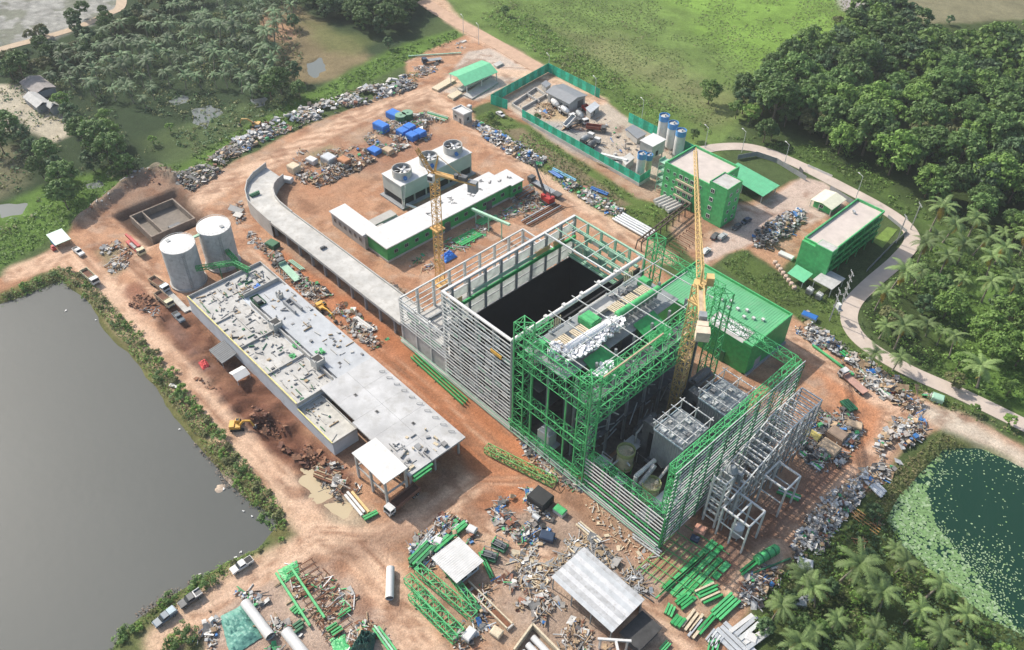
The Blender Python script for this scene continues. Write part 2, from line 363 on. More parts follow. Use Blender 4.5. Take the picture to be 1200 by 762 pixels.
# orange-red strip between the halls, and dug soil on the lake side
lay(dirt * pm([(300, 290), (345, 300), (470, 400), (560, 470), (650, 545), (610, 610), (560, 600), (545, 545), (440, 430), (330, 330)], 3, 4), (0.33, 0.145, 0.075), 0.9, 0.25)
lay(dirt * pm([(560, 500), (680, 590), (770, 650), (740, 690), (640, 620), (570, 560)], 4, 4), (0.31, 0.18, 0.115), 0.8, 0.3)
lay(dirt * pm([(930, 395), (1010, 440), (1060, 500), (1010, 560), (960, 600), (985, 520), (970, 450)], 4, 3), (0.43, 0.20, 0.105), 0.9, 0.25)
lay(dirt * pm([(840, 610), (960, 540), (1000, 560), (900, 650), (850, 690), (780, 700)], 5, 3), (0.20, 0.115, 0.085), 0.75, 0.25)
DUG = [(180, 348), (215, 352), (300, 440), (395, 535), (425, 580), (380, 600), (350, 590), (345, 555), (280, 490), (240, 440), (200, 400)]
dug = pm(DUG, 2, 3)
lay(dug, (0.17, 0.085, 0.055), 0.95, 0.5, n3)
lay(pm([(228, 455), (300, 470), (380, 540), (350, 545), (300, 510), (240, 470)], 2, 4), (0.11, 0.05, 0.035), 0.85, 0.5, n3)
lay(pm([(300, 490), (318, 490), (355, 518), (352, 535), (330, 530), (303, 505)], 1.5, 1), (0.095, 0.045, 0.035), 0.9)
lay(pm([(186, 368), (205, 372), (254, 430), (236, 436)], 1.0, 0.6), (0.19, 0.115, 0.09), 0.8)
lay(dirt * pm([(340, 565), (365, 552), (440, 596), (425, 620), (385, 618)], 2, 2), (0.36, 0.30, 0.22), 0.8)
lay(dirt * pm([(185, 190), (215, 215), (240, 240), (225, 265), (185, 285), (150, 262), (125, 240), (150, 214)], 2, 3), (0.2, 0.135, 0.10), 0.7, 0.3)
lay(dirt * pm([(365, 190), (470, 150), (540, 160), (480, 190), (440, 205)], 3, 3), (0.26, 0.135, 0.085), 0.7, 0.3)
lay(dirt * pm([(330, 190), (440, 210), (420, 260), (360, 250), (325, 225)], 3, 3), (0.38, 0.20, 0.115), 0.7, 0.2)
# yards
CONCY = [(815, 312), (842, 272), (862, 262), (856, 236), (884, 240), (912, 224), (940, 206), (966, 212), (996, 234), (950, 262), (926, 250), (896, 280), (850, 296)]
lay(pm(CONCY, 1, 0.6), (0.47, 0.37, 0.31), 1, 0.1)
BATCH = [(588, 118), (644, 86), (704, 114), (742, 142), (812, 182), (782, 200), (748, 216), (613, 138)]
lay(pm(BATCH, 0.8, 0.3), (0.42, 0.36, 0.29), 1, 0.22)
lay(pm([(625, 135), (690, 150), (720, 190), (690, 185), (620, 150)], 3, 3), (0.30, 0.30, 0.29), 0.8, 0.25)
lay(pm([(630, 118), (670, 125), (665, 140), (640, 140)], 2, 2), (0.40, 0.29, 0.16), 0.8, 0.25)
lay(pm([(548, 60), (575, 55), (622, 82), (560, 118), (512, 104)], 0.8, 0.3), (0.46, 0.39, 0.33), 1, 0.12)
lay(pm([(300, 665), (345, 650), (420, 690), (480, 770), (230, 770), (240, 700)], 3, 4), (0.38, 0.30, 0.245), 0.8, 0.25, n3)
lay(pm([(565, 600), (640, 580), (770, 680), (740, 760), (600, 762), (570, 660)], 3, 4), (0.32, 0.25, 0.20), 0.75, 0.35, n3)
lay(pm([(1060, 470), (1115, 478), (1260, 560), (1260, 582), (1170, 528), (1090, 500)], 3, 3), (0.50, 0.44, 0.36), 0.9, 0.25, n3)
# green verge between the batching yard and the works, other green islands
VERGE = [(552, 138), (580, 128), (612, 142), (748, 230), (800, 246), (775, 275), (755, 280), (640, 205)]
lay(pm(VERGE, 1.2, 1.5), (0.088, 0.13, 0.035), 1, 0.35)
lay(pm([(588, 152), (612, 150), (740, 238), (722, 244), (640, 190)], 1.2, 1.5), (0.20, 0.15, 0.10), 0.8)
VERGE2 = [(846, 308), (868, 292), (900, 310), (935, 340), (965, 345), (985, 330), (1000, 350), (1000, 385), (1060, 435), (1140, 478), (1110, 478), (1045, 448), (990, 420), (930, 368), (870, 328)]
lay(pm(VERGE2, 1.2, 1.5), (0.085, 0.125, 0.035), 1, 0.35)
lay(pm([(352, 598), (372, 600), (400, 640), (385, 645)], 1, 1), (0.2, 0.2, 0.1), 0.4)
lay(pm([(112, 292), (150, 285), (150, 310), (130, 322)], 2, 2), (0.20, 0.19, 0.115), 0.8, 0.35, n3)
lay(pm([(362, 178), (390, 168), (402, 182), (372, 196)], 2, 2), (0.2, 0.19, 0.1), 0.7, 0.3)
# banks
lay(pm([(70, 312), (106, 328), (150, 376), (200, 434), (268, 516), (330, 590), (342, 622), (320, 640), (300, 605), (230, 520), (150, 420), (85, 335), (40, 340), (0, 362), (-40, 370), (-40, 352), (0, 342)], 1.5, 1.2), (0.13, 0.125, 0.05), 0.95, 0.4, n3)
lay(pm([(330, 628), (262, 684), (215, 722), (184, 744), (170, 790), (110, 800), (150, 735), (210, 690), (270, 650)], 1.5, 1.5), (0.11, 0.125, 0.05), 0.9, 0.4, n3)
lay(pm([(185, 790), (215, 742), (238, 728), (240, 790)], 1, 1), (0.06, 0.09, 0.03), 0.9)
# compacted wheel lanes
TR = {'lake road': [(20, 318), (80, 298), (115, 330), (160, 385), (215, 445), (280, 520), (340, 585), (372, 630), (330, 655), (280, 680), (230, 715), (190, 750)],
      'mid': [(372, 628), (420, 640), (460, 690), (500, 775)], 'east': [(372, 628), (430, 632), (500, 606), (560, 560), (620, 560)],
      'yard': [(540, 600), (600, 640), (640, 660), (760, 720), (800, 770)], 'north': [(150, 300), (190, 262), (262, 215), (330, 180), (420, 135), (500, 108), (560, 82), (640, 88), (700, 116)],
      'top': [(490, -30), (530, 22), (570, 46), (640, 84)], 'gap': [(300, 292), (350, 330), (430, 400), (520, 470), (600, 545)],
      'ne': [(510, 112), (560, 152), (620, 196), (680, 240), (740, 276), (780, 300)], 'se': [(930, 395), (990, 440), (1050, 480), (1040, 520), (985, 575), (920, 640), (860, 690)],
      'tank': [(150, 300), (180, 330), (170, 360), (120, 330)]}
for k, p_ in TR.items():
    w = 4.2 if k in ('lake road', 'north', 'top', 'mid') else 3.2
    lay(sm(p_, w, 1.6, 1.2), (0.60, 0.42, 0.30), 0.85, 0.12)
    d = lines(p_, warp=1.2)
    for off in (0.5, 1.9, 3.1):
        lay(np.exp(-((d - off) / 0.35) ** 2) * sst(0.38, 0.6, n2), (0.25, 0.135, 0.08), 0.7)
lay(dirt * pm([(300, 290), (345, 300), (470, 400), (560, 470), (650, 545), (610, 590), (560, 560), (545, 530), (440, 430), (330, 330)], 2, 4), (0.39, 0.16, 0.078), 0.85, 0.3)
lay(dirt * pm([(425, 395), (470, 420), (560, 500), (545, 530), (500, 480), (440, 425)], 2, 4), (0.29, 0.12, 0.06), 0.6, 0.3)
lay(dug * sst(.3, .55, n2), (0.14, 0.066, 0.043), 0.85, 0.5, n3)
lay(dirt * sst(.6, .72, fbm(X, Y, 7, 77)), (0.20, 0.105, 0.065), 0.6, 0.3)
for k in range(70):
    r_ = random.Random(k); key = r_.choice(list(TR)); p_ = TR[key]; i = r_.randrange(len(p_) - 1); u = Vector(p_[i]); v = Vector(p_[i + 1]); o = Vector((r_.uniform(-9, 9), r_.uniform(-6, 6))); o2 = o + Vector((r_.uniform(-6, 6), r_.uniform(-4, 4)))
    m_ = u.lerp(v, .5) + (o + o2) / 2 + Vector((r_.uniform(-4, 4), r_.uniform(-3, 3))); L2 = GX([u + o, m_, v + o2]); a_, c_ = Vector(L2[0]), Vector(L2[-1]); nv = (c_ - a_).normalized(); nv = Vector((-nv.y, nv.x)) * 0.95
    for sg in (-1, 1):
        dd = lines([tuple(Vector(q) + nv * sg) for q in L2], site=True, warp=.6); lay(np.exp(-(dd / .42) ** 2) * dirt, r_.choice(((.24, .13, .08), (.24, .13, .08), (.54, .38, .27))), r_.uniform(.35, .75))
lay(sm([(395, 655), (430, 640), (460, 628), (480, 634)], 4, 3, 4), (0.17, 0.095, 0.065), 0.55, 0.4, n3)
lay(sm([(155, 340), (175, 360)], 3.5, 2, 3), (0.24, 0.115, 0.075), 0.8, 0.3)
C = np.clip(C, 0.01, 0.9)
# --- relief
Z = (fbm(X, Y, 6, 50) - 0.5) * 0.25 - 0.1 + (n3 - 0.5) * 0.12 * dirt
flat = np.maximum(pm(CONCY, 1, 0), pm(BATCH, 1, 0)); Z = Z * (1 - flat) - 0.06 * flat
Z += dug * (n3 - 0.42) * 2.6 - 0.3 * dug
Z += pm([(228, 455), (300, 470), (380, 540), (350, 545), (300, 510), (240, 470)], 3, 3) * (0.9 + 2.2 * (n3 - 0.5))
Z -= 2.8 * pm([(303, 490), (318, 490), (355, 518), (350, 533), (332, 528), (304, 504)], 1.5, 0.5)
Z -= 0.55 * pm([(352, 562), (368, 553), (420, 590), (405, 608), (372, 590)], 1.5, 1)
berm = 1 - sst(0, 3.5, lines([(95, 262), (118, 238), (150, 212), (185, 196), (206, 208)], warp=2)); Z += berm * (2.6 + 1.5 * (n3 - 0.5)); lay(berm, (0.20, 0.17, 0.13), 0.8, 0.4, n3)
PITP = [(-270, 69.5), (-246.5, 70.5), (-246.5, 92.5), (-271, 93)]
Z -= 2.6 * pm(PITP, 1.5, 0.4, site=True); lay(pm(PITP, 2, 0.5, site=True), (0.085, 0.055, 0.042), 0.92, 0.35)
def carve(poly, depth, slope, site=False, warp=1.5):
    global Z
    d = pm(poly, 1, warp, site, sd=True); k = sst(-slope * 0.5, slope, d); Z = Z * (1 - k) - depth * k
LAKE = [(-60, 372), (0, 352), (40, 336), (74, 322), (95, 342), (118, 374), (150, 412), (186, 458), (218, 500), (238, 524), (262, 556), (290, 584), (318, 600), (324, 614), (300, 642), (262, 658), (232, 678), (196, 700), (165, 722), (140, 742), (122, 775), (100, 850), (-150, 1000), (-400, 700)]
PONDR = [(1108, 524), (1150, 523), (1215, 550), (1300, 600), (1330, 860), (1215, 748), (1160, 722), (1110, 684), (1062, 638), (1040, 606), (1058, 576)]
SMALL = {'clearing pond': [(352, 72), (372, 66), (385, 80), (368, 90)], 'swamp': [(222, 124), (245, 120), (262, 128), (240, 150), (225, 142)], 'left pool': [(-10, 238), (24, 236), (18, 250), (-10, 258)], 'swamp strip': [(188, 116), (214, 108), (222, 116), (196, 122)], 'puddle': [(354, 563), (368, 555), (416, 588), (404, 605), (374, 590)], 'swamp end': [(298, 112), (318, 106), (314, 122), (300, 126)], 'shady pool': [(96, 210), (118, 202), (122, 212), (100, 218)]}
carve(LAKE, 3.0, 4.0); carve(PONDR, 2.2, 3.0)
for k, p_ in SMALL.items():
    if k != 'puddle': carve(p_, 1.0, 2.0, warp=4.5)
_q = G(258, 571, -1); _d = np.hypot(X - _q.x - wx * 1.5, (Y - _q.y - wy * 1.5) * 1.1); _m = 1 - sst(1.0, 3.8, _d); Z = Z * (1 - _m) - 0.95 * _m; lay(1 - sst(3, 6, _d), (.5, .4, .32), .9)
idx = np.arange(NX * NY).reshape(NX, NY)
Q = np.stack([idx[:-1, :-1], idx[1:, :-1], idx[1:, 1:], idx[:-1, 1:]], -1).reshape(-1, 4)
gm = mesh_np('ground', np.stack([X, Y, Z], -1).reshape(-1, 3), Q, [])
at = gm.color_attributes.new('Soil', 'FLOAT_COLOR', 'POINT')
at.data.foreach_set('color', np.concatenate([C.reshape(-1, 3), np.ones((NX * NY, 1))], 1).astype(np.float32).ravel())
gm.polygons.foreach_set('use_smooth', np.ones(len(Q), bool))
def ground_mat():
    m = bpy.data.materials.new('earth_and_grass'); m.use_nodes = True; n = m.node_tree; N = n.nodes; L = n.links
    bs = N['Principled BSDF']; bs.inputs['Roughness'].default_value = 1.0; bs.inputs['Specular IOR Level'].default_value = 0.1
    a = N.new('ShaderNodeAttribute'); a.attribute_name = 'Soil'
    ge = N.new('ShaderNodeNewGeometry'); cur = a.outputs['Color']
    for s, lo, hi, det in ((0.35, 0.80, 1.2, 6), (1.7, 0.76, 1.24, 6), (4.0, 0.76, 1.24, 3)):
        t = N.new('ShaderNodeTexNoise'); t.inputs['Scale'].default_value = s; t.inputs['Detail'].default_value = det; t.inputs['Roughness'].default_value = 0.7
        L.new(ge.outputs['Position'], t.inputs['Vector'])
        r = N.new('ShaderNodeMapRange'); r.inputs['From Min'].default_value = 0.28; r.inputs['From Max'].default_value = 0.72; r.inputs['To Min'].default_value = lo; r.inputs['To Max'].default_value = hi
        L.new(t.outputs['Fac'], r.inputs['Value'])
        v = N.new('ShaderNodeVectorMath'); v.operation = 'SCALE'; L.new(cur, v.inputs[0]); L.new(r.outputs[0], v.inputs['Scale']); cur = v.outputs[0]
    L.new(cur, bs.inputs['Base Color'])
    t = N.new('ShaderNodeTexNoise'); t.inputs['Scale'].default_value = 1.1; t.inputs['Detail'].default_value = 6; t.inputs['Roughness'].default_value = 0.75
    L.new(ge.outputs['Position'], t.inputs['Vector'])
    b = N.new('ShaderNodeBump'); b.inputs['Strength'].default_value = 0.7; b.inputs['Distance'].default_value = 0.5
    L.new(t.outputs['Fac'], b.inputs['Height']); L.new(b.outputs[0], bs.inputs['Normal'])
    return m
gm.materials.append(ground_mat())
tag(link('ground', gm), 'orange soil of the works and the fields around it', 'ground', kind='structure')
def ground_z(x, y):
    i = int(np.clip(np.searchsorted(xs, x) - 1, 0, NX - 2)); j = int(np.clip(np.searchsorted(ys, y) - 1, 0, NY - 2))
    return float((Z[i, j] + Z[i + 1, j] + Z[i, j + 1] + Z[i + 1, j + 1]) / 4)
def smooth_line(pts, n=8):
    out = []; k = len(pts)
    for i in range(k - 1):
        p0 = Vector(pts[max(i - 1, 0)]); p1 = Vector(pts[i]); p2 = Vector(pts[i + 1]); p3 = Vector(pts[min(i + 2, k - 1)])
        for j in range(n):
            t = j / n; out.append(0.5 * ((2 * p1) + (p2 - p0) * t + (2 * p0 - 5 * p1 + 4 * p2 - p3) * t * t + (3 * p1 - p0 - 3 * p2 + p3) * t ** 3))
    out.append(Vector(pts[-1])); return out
def water_mat(name, col, rough, bump=0.05, scale=0.6, stain=None):
    m = bpy.data.materials.new(name); m.use_nodes = True; n = m.node_tree; N = n.nodes; L = n.links
    bs = N['Principled BSDF']; bs.inputs['Roughness'].default_value = rough; bs.inputs['IOR'].default_value = 1.33; bs.inputs['Specular IOR Level'].default_value = 0.22
    ge = N.new('ShaderNodeNewGeometry'); t = N.new('ShaderNodeTexNoise'); t.inputs['Scale'].default_value = 0.02; t.inputs['Detail'].default_value = 4
    L.new(ge.outputs['Position'], t.inputs['Vector'])
    mx = N.new('ShaderNodeMix'); mx.data_type = 'RGBA'; mx.inputs['A'].default_value = (*col, 1); mx.inputs['B'].default_value = (*(stain or [c * 1.25 for c in col]), 1)
    L.new(t.outputs['Fac'], mx.inputs['Factor']); L.new(mx.outputs['Result'], bs.inputs['Base Color'])
    w = N.new('ShaderNodeTexNoise'); w.inputs['Scale'].default_value = scale; w.inputs['Detail'].default_value = 3; L.new(ge.outputs['Position'], w.inputs['Vector'])
    b = N.new('ShaderNodeBump'); b.inputs['Strength'].default_value = bump; b.inputs['Distance'].default_value = 0.2
    L.new(w.outputs['Fac'], b.inputs['Height']); L.new(b.outputs[0], bs.inputs['Normal'])
    return m
def sheet(name, poly, z, m, label, grow=4.0, cat='water', kind='structure'):
    if len(poly) < 9: poly = [tuple(p)[:2] for p in smooth_line(poly + poly[:3], 5)][5:5 + 5 * len(poly)]
    cx = sum(p[0] for p in poly) / len(poly); cy = sum(p[1] for p in poly) / len(poly)
    q = []
    for a, b in poly:
        d = math.hypot(a - cx, b - cy); q.append((a + (a - cx) / d * grow, b + (b - cy) / d * grow))
    mb = MB(); mb.add([(a, b, z) for a, b in q], [tuple(range(len(q)))] if sum(q[i][0] * q[(i + 1) % len(q)][1] - q[(i + 1) % len(q)][0] * q[i][1] for i in range(len(q))) > 0 else [tuple(range(len(q) - 1, -1, -1))])
    return S1(name, mb, m, label, cat, kind=kind)
sheet('lake', GX(LAKE), -1.1, water_mat('grey_lake_water', (0.074, 0.080, 0.077), 0.45, 0.12, 0.5), 'wide calm grey lake beside the works', 3.0)
sheet('pond', GX(PONDR), -0.8, water_mat('dark_green_pond_water', (0.010, 0.036, 0.024), 0.15, 0.04), 'dark green lily pond beside the palms', 2.5)
wm2 = water_mat('murky_pool_water', (0.13, 0.145, 0.14), 0.3, 0.03); wm3 = water_mat('muddy_puddle_water', (0.40, 0.33, 0.22), 0.3, 0.04)
for k, p_ in SMALL.items():
    sheet('pond' if k != 'puddle' else 'puddle', GX(p_), -0.5 if k != 'puddle' else -0.42, wm3 if k == 'puddle' else wm2, 'shallow muddy puddle beside the long building' if k == 'puddle' else 'small grey pool, %s' % k, 4.0)
# --- roads laid as strips
def strip(pts, w, z0, z1, m, name, label):
    L_ = smooth_line(pts); mb = MB(); vs = []
    for i, c in enumerate(L_):
        d = (L_[min(i + 1, len(L_) - 1)] - L_[max(i - 1, 0)]).normalized(); nrm = Vector((-d.y, d.x)); ww = w[0] + (w[1] - w[0]) * i / len(L_) if isinstance(w, tuple) else w
        for sgn, z in ((1, z0), (1, z1), (-1, z1), (-1, z0)): vs.append((c.x + nrm.x * ww / 2 * sgn, c.y + nrm.y * ww / 2 * sgn, z))
    fs = []
    for i in range(len(L_) - 1):
        for a in range(3): fs.append((i * 4 + a, i * 4 + a + 1, i * 4 + a + 5, i * 4 + a + 4))
    mb.add(vs, fs); return S1(name, mb, m, label, 'road', kind='structure')
ROADM = MAT('road_concrete', (0.47, 0.40, 0.345), 0.95, var=0.14, scale=0.15, dirt=0.25, dirtcol=(0.36, 0.27, 0.21), bump=0.1)
ROADPX = [(812, 178), (838, 172), (872, 171), (902, 178), (940, 194), (985, 217), (1030, 241), (1060, 262), (1069, 281), (1052, 304), (1020, 332), (999, 355), (996, 378), (1014, 402), (1062, 432), (1120, 458), (1170, 482), (1230, 512)]
strip([G(a, b).to_2d() for a, b in ROADPX], 5.2, -0.3, 0.06, ROADM, 'concrete_road', 'pale concrete road bending round the palm grove')
DIRTR = MAT('dirt_road_soil', (0.45, 0.305, 0.215), 1.0, var=0.16, scale=0.25, dirt=0.3, dirtcol=(0.33, 0.2, 0.13), bump=0.3, fine=3)
strip([G(a, b).to_2d() for a, b in [(466, -40), (492, -4), (530, 22), (568, 43), (636, 82)]], 7.5, -0.3, 0.03, DIRTR, 'dirt_road', 'wide orange dirt road leaving the works northward')
strip([G(a, b).to_2d() for a, b in [(-60, 78), (0, 57), (40, 46), (85, 33), (125, 16), (142, 4), (138, -30)]], 5.0, -0.3, 0.04, MAT('track_soil', (0.42, 0.33, 0.24), 1, var=0.15), 'dirt_track', 'pale track between the quarry and the plantation')
# ================================================================== plants
def leafmat(name, col, objvar=0.25, var=0.3, trans=0.25):
    return MAT(name, col, 0.65, var=var, scale=1.3, objvar=objvar, trans=trans)
LEAF = leafmat('forest_leaves', (0.10, 0.185, 0.045)); LEAF2 = leafmat('bright_leaves', (0.15, 0.265, 0.05)); LEAF3 = leafmat('olive_leaves', (0.15, 0.165, 0.06))
LEAFB = leafmat('blue_green_leaves', (0.09, 0.165, 0.066)); PALMM = leafmat('palm_fronds', (0.15, 0.225, 0.07), 0.35, 0.25, 0.25); PALMY = leafmat('yellowing_fronds', (0.35, 0.26, 0.05), 0.2)
BARK = MAT('bark', (0.16, 0.125, 0.09), 0.95, var=0.3, scale=3); BARKP = MAT('palm_trunk', (0.24, 0.21, 0.17), 0.95, var=0.25, scale=3)
GRASSM = leafmat('grass_blades', (0.11, 0.165, 0.042), 0.1, 0.4, 0.3); GRASSY = leafmat('dry_grass', (0.20, 0.18, 0.08), 0.1, 0.4, 0.2); GRASSL = leafmat('lush_grass', (0.10, 0.18, 0.035), 0.1, 0.35, 0.3)
GRASSP = leafmat('pale_grass', (0.17, 0.235, 0.07), 0.1, 0.3, 0.3); GRASSY2 = leafmat('straw_grass', (0.24, 0.24, 0.11), 0.1, 0.3, 0.3)
REED = leafmat('dead_reeds', (0.20, 0.15, 0.115), 0.1, 0.3, 0.1)
def quads_from(Cn, Nr, size, rg, asp=0.62):
    """one leaf-spray quad per centre, facing Nr"""
    n = len(Cn); Nr = Nr / (np.linalg.norm(Nr, axis=1, keepdims=True) + 1e-9)
    t = rg.normal(size=(n, 3)); a = np.cross(Nr, t); a /= np.linalg.norm(a, axis=1, keepdims=True) + 1e-9; b = np.cross(Nr, a)
    s = np.asarray(size)[:, None]; k = rg.uniform(0.6, 1.4, (n, 4, 1))
    V = np.stack([Cn + a * s * k[:, 0], Cn + b * s * asp * k[:, 1], Cn - a * s * k[:, 2], Cn - b * s * asp * k[:, 3]], 1)
    return V.reshape(-1, 3)
def clump_leaves(cen, rad, per, lsize, rg, flat=0.8, jit=0.75, upbias=0.25):
    n = len(cen); c = np.repeat(cen, per, 0); r = np.repeat(rad, per)
    d = rg.normal(size=(n * per, 3)); d /= np.linalg.norm(d, axis=1, keepdims=True); d[:, 2] = np.where(d[:, 2] < -0.35, -d[:, 2], d[:, 2])
    rr = r * rg.uniform(0.55, 1.08, n * per)
    pos = c + d * rr[:, None] * np.array([1, 1, flat]); nr = d + rg.normal(size=d.shape) * jit * 0.6; nr[:, 2] += upbias
    return quads_from(pos, nr, lsize * rg.uniform(0.6, 1.35, n * per), rg)
def meshV(name, V, mats, mi=None):
    return mesh_np(name, V, np.arange(len(V)).reshape(-1, 4), mats, mi)
def crown_pts(seed, Rr, H, base, n, shape='round'):
    rg = np.random.default_rng(seed); out = []; rad = []
    lob = rg.uniform(0.72, 1.12, 7); ph = rg.uniform(0, 6.28)
    while len(out) < n:
        u = rg.normal(size=3); u /= np.linalg.norm(u); u[2] = abs(u[2]) if rg.random() < 0.72 else u[2]
        a = (math.atan2(u[1], u[0]) + ph) % 6.283 / 6.283 * 7; L_ = lob[int(a)] * (1 - a % 1) + lob[(int(a) + 1) % 7] * (a % 1)
        k = rg.uniform(0.5, 1.0) ** 0.5
        p = np.array([u[0] * Rr * L_ * k, u[1] * Rr * L_ * k, base + (H - base) * (0.42 + 0.55 * u[2] * k)])
        if shape == 'cone': p[:2] *= np.clip(1.25 - (p[2] - base) / (H - base), 0.2, 1)
        out.append(p); rad.append(Rr * rg.uniform(0.2, 0.36))
    return np.array(out), np.array(rad), rg
def tree_proto(name, seed, Rr, H, leaf, n=34, per=62, ls=0.42, base=0.28, shape='round'):
    t = T(name, name, 'tree')
    cp, cr, rg = crown_pts(seed, Rr, H, H * base, n, shape)
    crown = link('crown', meshV('crown', clump_leaves(cp, cr, per, ls, rg), leaf), parent=t)
    mb = MB(); th = H * 0.55; pts = [Vector((0, 0, -0.3)), Vector((rg.uniform(-.2, .2), rg.uniform(-.2, .2), th * 0.5)), Vector((rg.uniform(-.4, .4), rg.uniform(-.4, .4), th))]
    r0 = 0.045 * H * 0.6
    mb.tube(pts[0], pts[1], r0, r0 * 0.75, 7); mb.tube(pts[1], pts[2], r0 * 0.75, r0 * 0.45, 7)
    for k in range(6):
        e = cp[rg.integers(len(cp))]; st = pts[1].lerp(pts[2], rg.uniform(0.0, 1)); mb.tube(st, Vector(e), r0 * 0.4, r0 * 0.1, 5)
    P('trunk', mb, BARK, t)
    return t
def palm_proto(name, seed, H, nf=15, Lf=4.3, leaf=None, lean=0.8, dead=1, fw=0.16):
    rg = random.Random(seed); t = T(name, name, 'palm tree')
    mb = MB(); top = Vector((lean * rg.uniform(-1, 1), lean * rg.uniform(-1, 1), H)); pr = Vector((0, 0, -0.3)); N_ = 6
    for k in range(1, N_ + 1):
        u = k / N_; q = Vector((top.x * u ** 1.7, top.y * u ** 1.7, H * u)); mb.tube(pr, q, 0.24 - 0.1 * (k - 1) / N_ + (0.1 if k == 1 else 0), 0.24 - 0.1 * k / N_, 7, caps=False); pr = q
    P('trunk', mb, BARKP, t)
    fr = MB(); a0 = rg.uniform(0, 6)
    for i in range(nf):
        az = a0 + i * 2.399; el = R(rg.uniform(-5, 62)) if i > dead else R(rg.uniform(-60, -35)); L_ = Lf * rg.uniform(0.85, 1.12)
        if el < 0: L_ *= 0.9
        d = Vector((math.cos(az), math.sin(az), 0)); side = Vector((-d.y, d.x, 0)); p = top.copy(); n = 9; e = el; st = L_ / n; mi = 1 if i <= dead - 1 else 0
        pp = []
        for k in range(n + 1):
            pp.append((p.copy(), e)); p = p + (d * math.cos(e) + Vector((0, 0, math.sin(e)))) * st; e -= R(rg.uniform(7, 12))
        for k in range(n):
            (A, ea), (B, eb) = pp[k], pp[k + 1]; u = (k + 0.5) / n; w = Lf * fw * (math.sin(PI * min(1, 0.2 + u * 0.8)) ** 0.6)
            for sg in (-1, 1):
                for h in (0.0, 0.5):
                    b0 = A.lerp(B, h); b1 = A.lerp(B, h + 0.46); tip = b0 + side * sg * w * rg.uniform(0.85, 1.15) + (B - A) * 0.8 - Vector((0, 0, w * rg.uniform(0.15, 0.4)))
                    fr.add([b0, b1, tip + (b1 - b0) * 0.5, tip], ((0, 1, 2, 3),), mi)
    P('crown', fr, [leaf or PALMM, PALMY if dead else PALMM], t)
    return t
def poly_pts(px, spacing, seed, jit=0.45, site=False, keep=None):
    poly = px if site else GX(px); rg = random.Random(seed); a = np.array(poly); out = []
    x = a[:, 0].min()
    row = 0
    while x < a[:, 0].max():
        y = a[:, 1].min() + (row % 2) * spacing / 2
        while y < a[:, 1].max():
            u, v = x + rg.uniform(-jit, jit) * spacing, y + rg.uniform(-jit, jit) * spacing
            ins = False; n = len(poly)
            for k in range(n):
                (ax, ay), (bx_, by_) = poly[k], poly[(k + 1) % n]
                if (ay > v) != (by_ > v) and u < (bx_ - ax) * (v - ay) / (by_ - ay) + ax: ins = not ins
            if ins and (keep is None or keep(u, v)): out.append((u, v))
            y += spacing
        x += spacing * 0.9; row += 1
    return out
TREES = [tree_proto('broadleaf_tree', 3, 4.6, 10.5, LEAF), tree_proto('broadleaf_tree', 4, 5.4, 11.5, LEAF2, 38), tree_proto('broadleaf_tree', 5, 3.9, 9.5, LEAFB, 30),
         tree_proto('broadleaf_tree', 6, 5.0, 12.5, LEAF, 38), tree_proto('broadleaf_tree', 8, 3.4, 8.0, LEAF2, 26, 60, 0.38), tree_proto('broadleaf_tree', 9, 4.2, 9.0, LEAF3, 32)]
PALMS = [palm_proto('coconut_palm', 1, 6.5), palm_proto('coconut_palm', 2, 7.5, 17, 4.6, dead=3), palm_proto('coconut_palm', 3, 5.5, 14, 4.0, dead=0), palm_proto('coconut_palm', 5, 7.0, 15, 4.2, dead=1)]
SHRUBS = []
def shrub_proto(seed, Rr, H, leaf, n=9, per=40, ls=0.26):
    cp, cr, rg = crown_pts(seed, Rr, H, 0.0, n); cr = cr * 1.5
    me = meshV('shrub', clump_leaves(cp, cr, per, ls, rg), leaf); return me
SHM = [shrub_proto(21, 1.5, 1.8, LEAF2), shrub_proto(22, 1.9, 2.2, LEAF), shrub_proto(23, 1.2, 1.4, LEAF3), shrub_proto(24, 2.4, 2.6, LEAF2, 14)]
_used = set()
def place(proto, x, y, label, group, sc=1.0, rz=None, z=None, tilt=None):
    rz = random.uniform(0, 6.28) if rz is None else rz; loc = (x, y, (ground_z(x, y) if z is None else z) - 0.05)
    if proto.name in _used: return dup(proto, loc, rz, label, group, sc, tilt)
    _used.add(proto.name); proto.location = loc; proto.rotation_euler = (0, 0, rz) if tilt is None else (tilt[0], tilt[1], rz); proto.scale = (sc, sc, sc); proto['label'] = label
    if group: proto['group'] = group
    elif 'group' in proto: del proto['group']
    return proto
def shrub(x, y, label, group, k=None, sc=1.0):
    me = SHM[random.randrange(len(SHM)) if k is None else k]; o = link('shrub', me, (x, y, ground_z(x, y) - 0.1)); o.rotation_euler = (0, 0, random.uniform(0, 6.28)); o.scale = (sc, sc, sc * random.uniform(0.8, 1.15))
    return tag(o, label, 'shrub', group)
rt = random.Random(5)
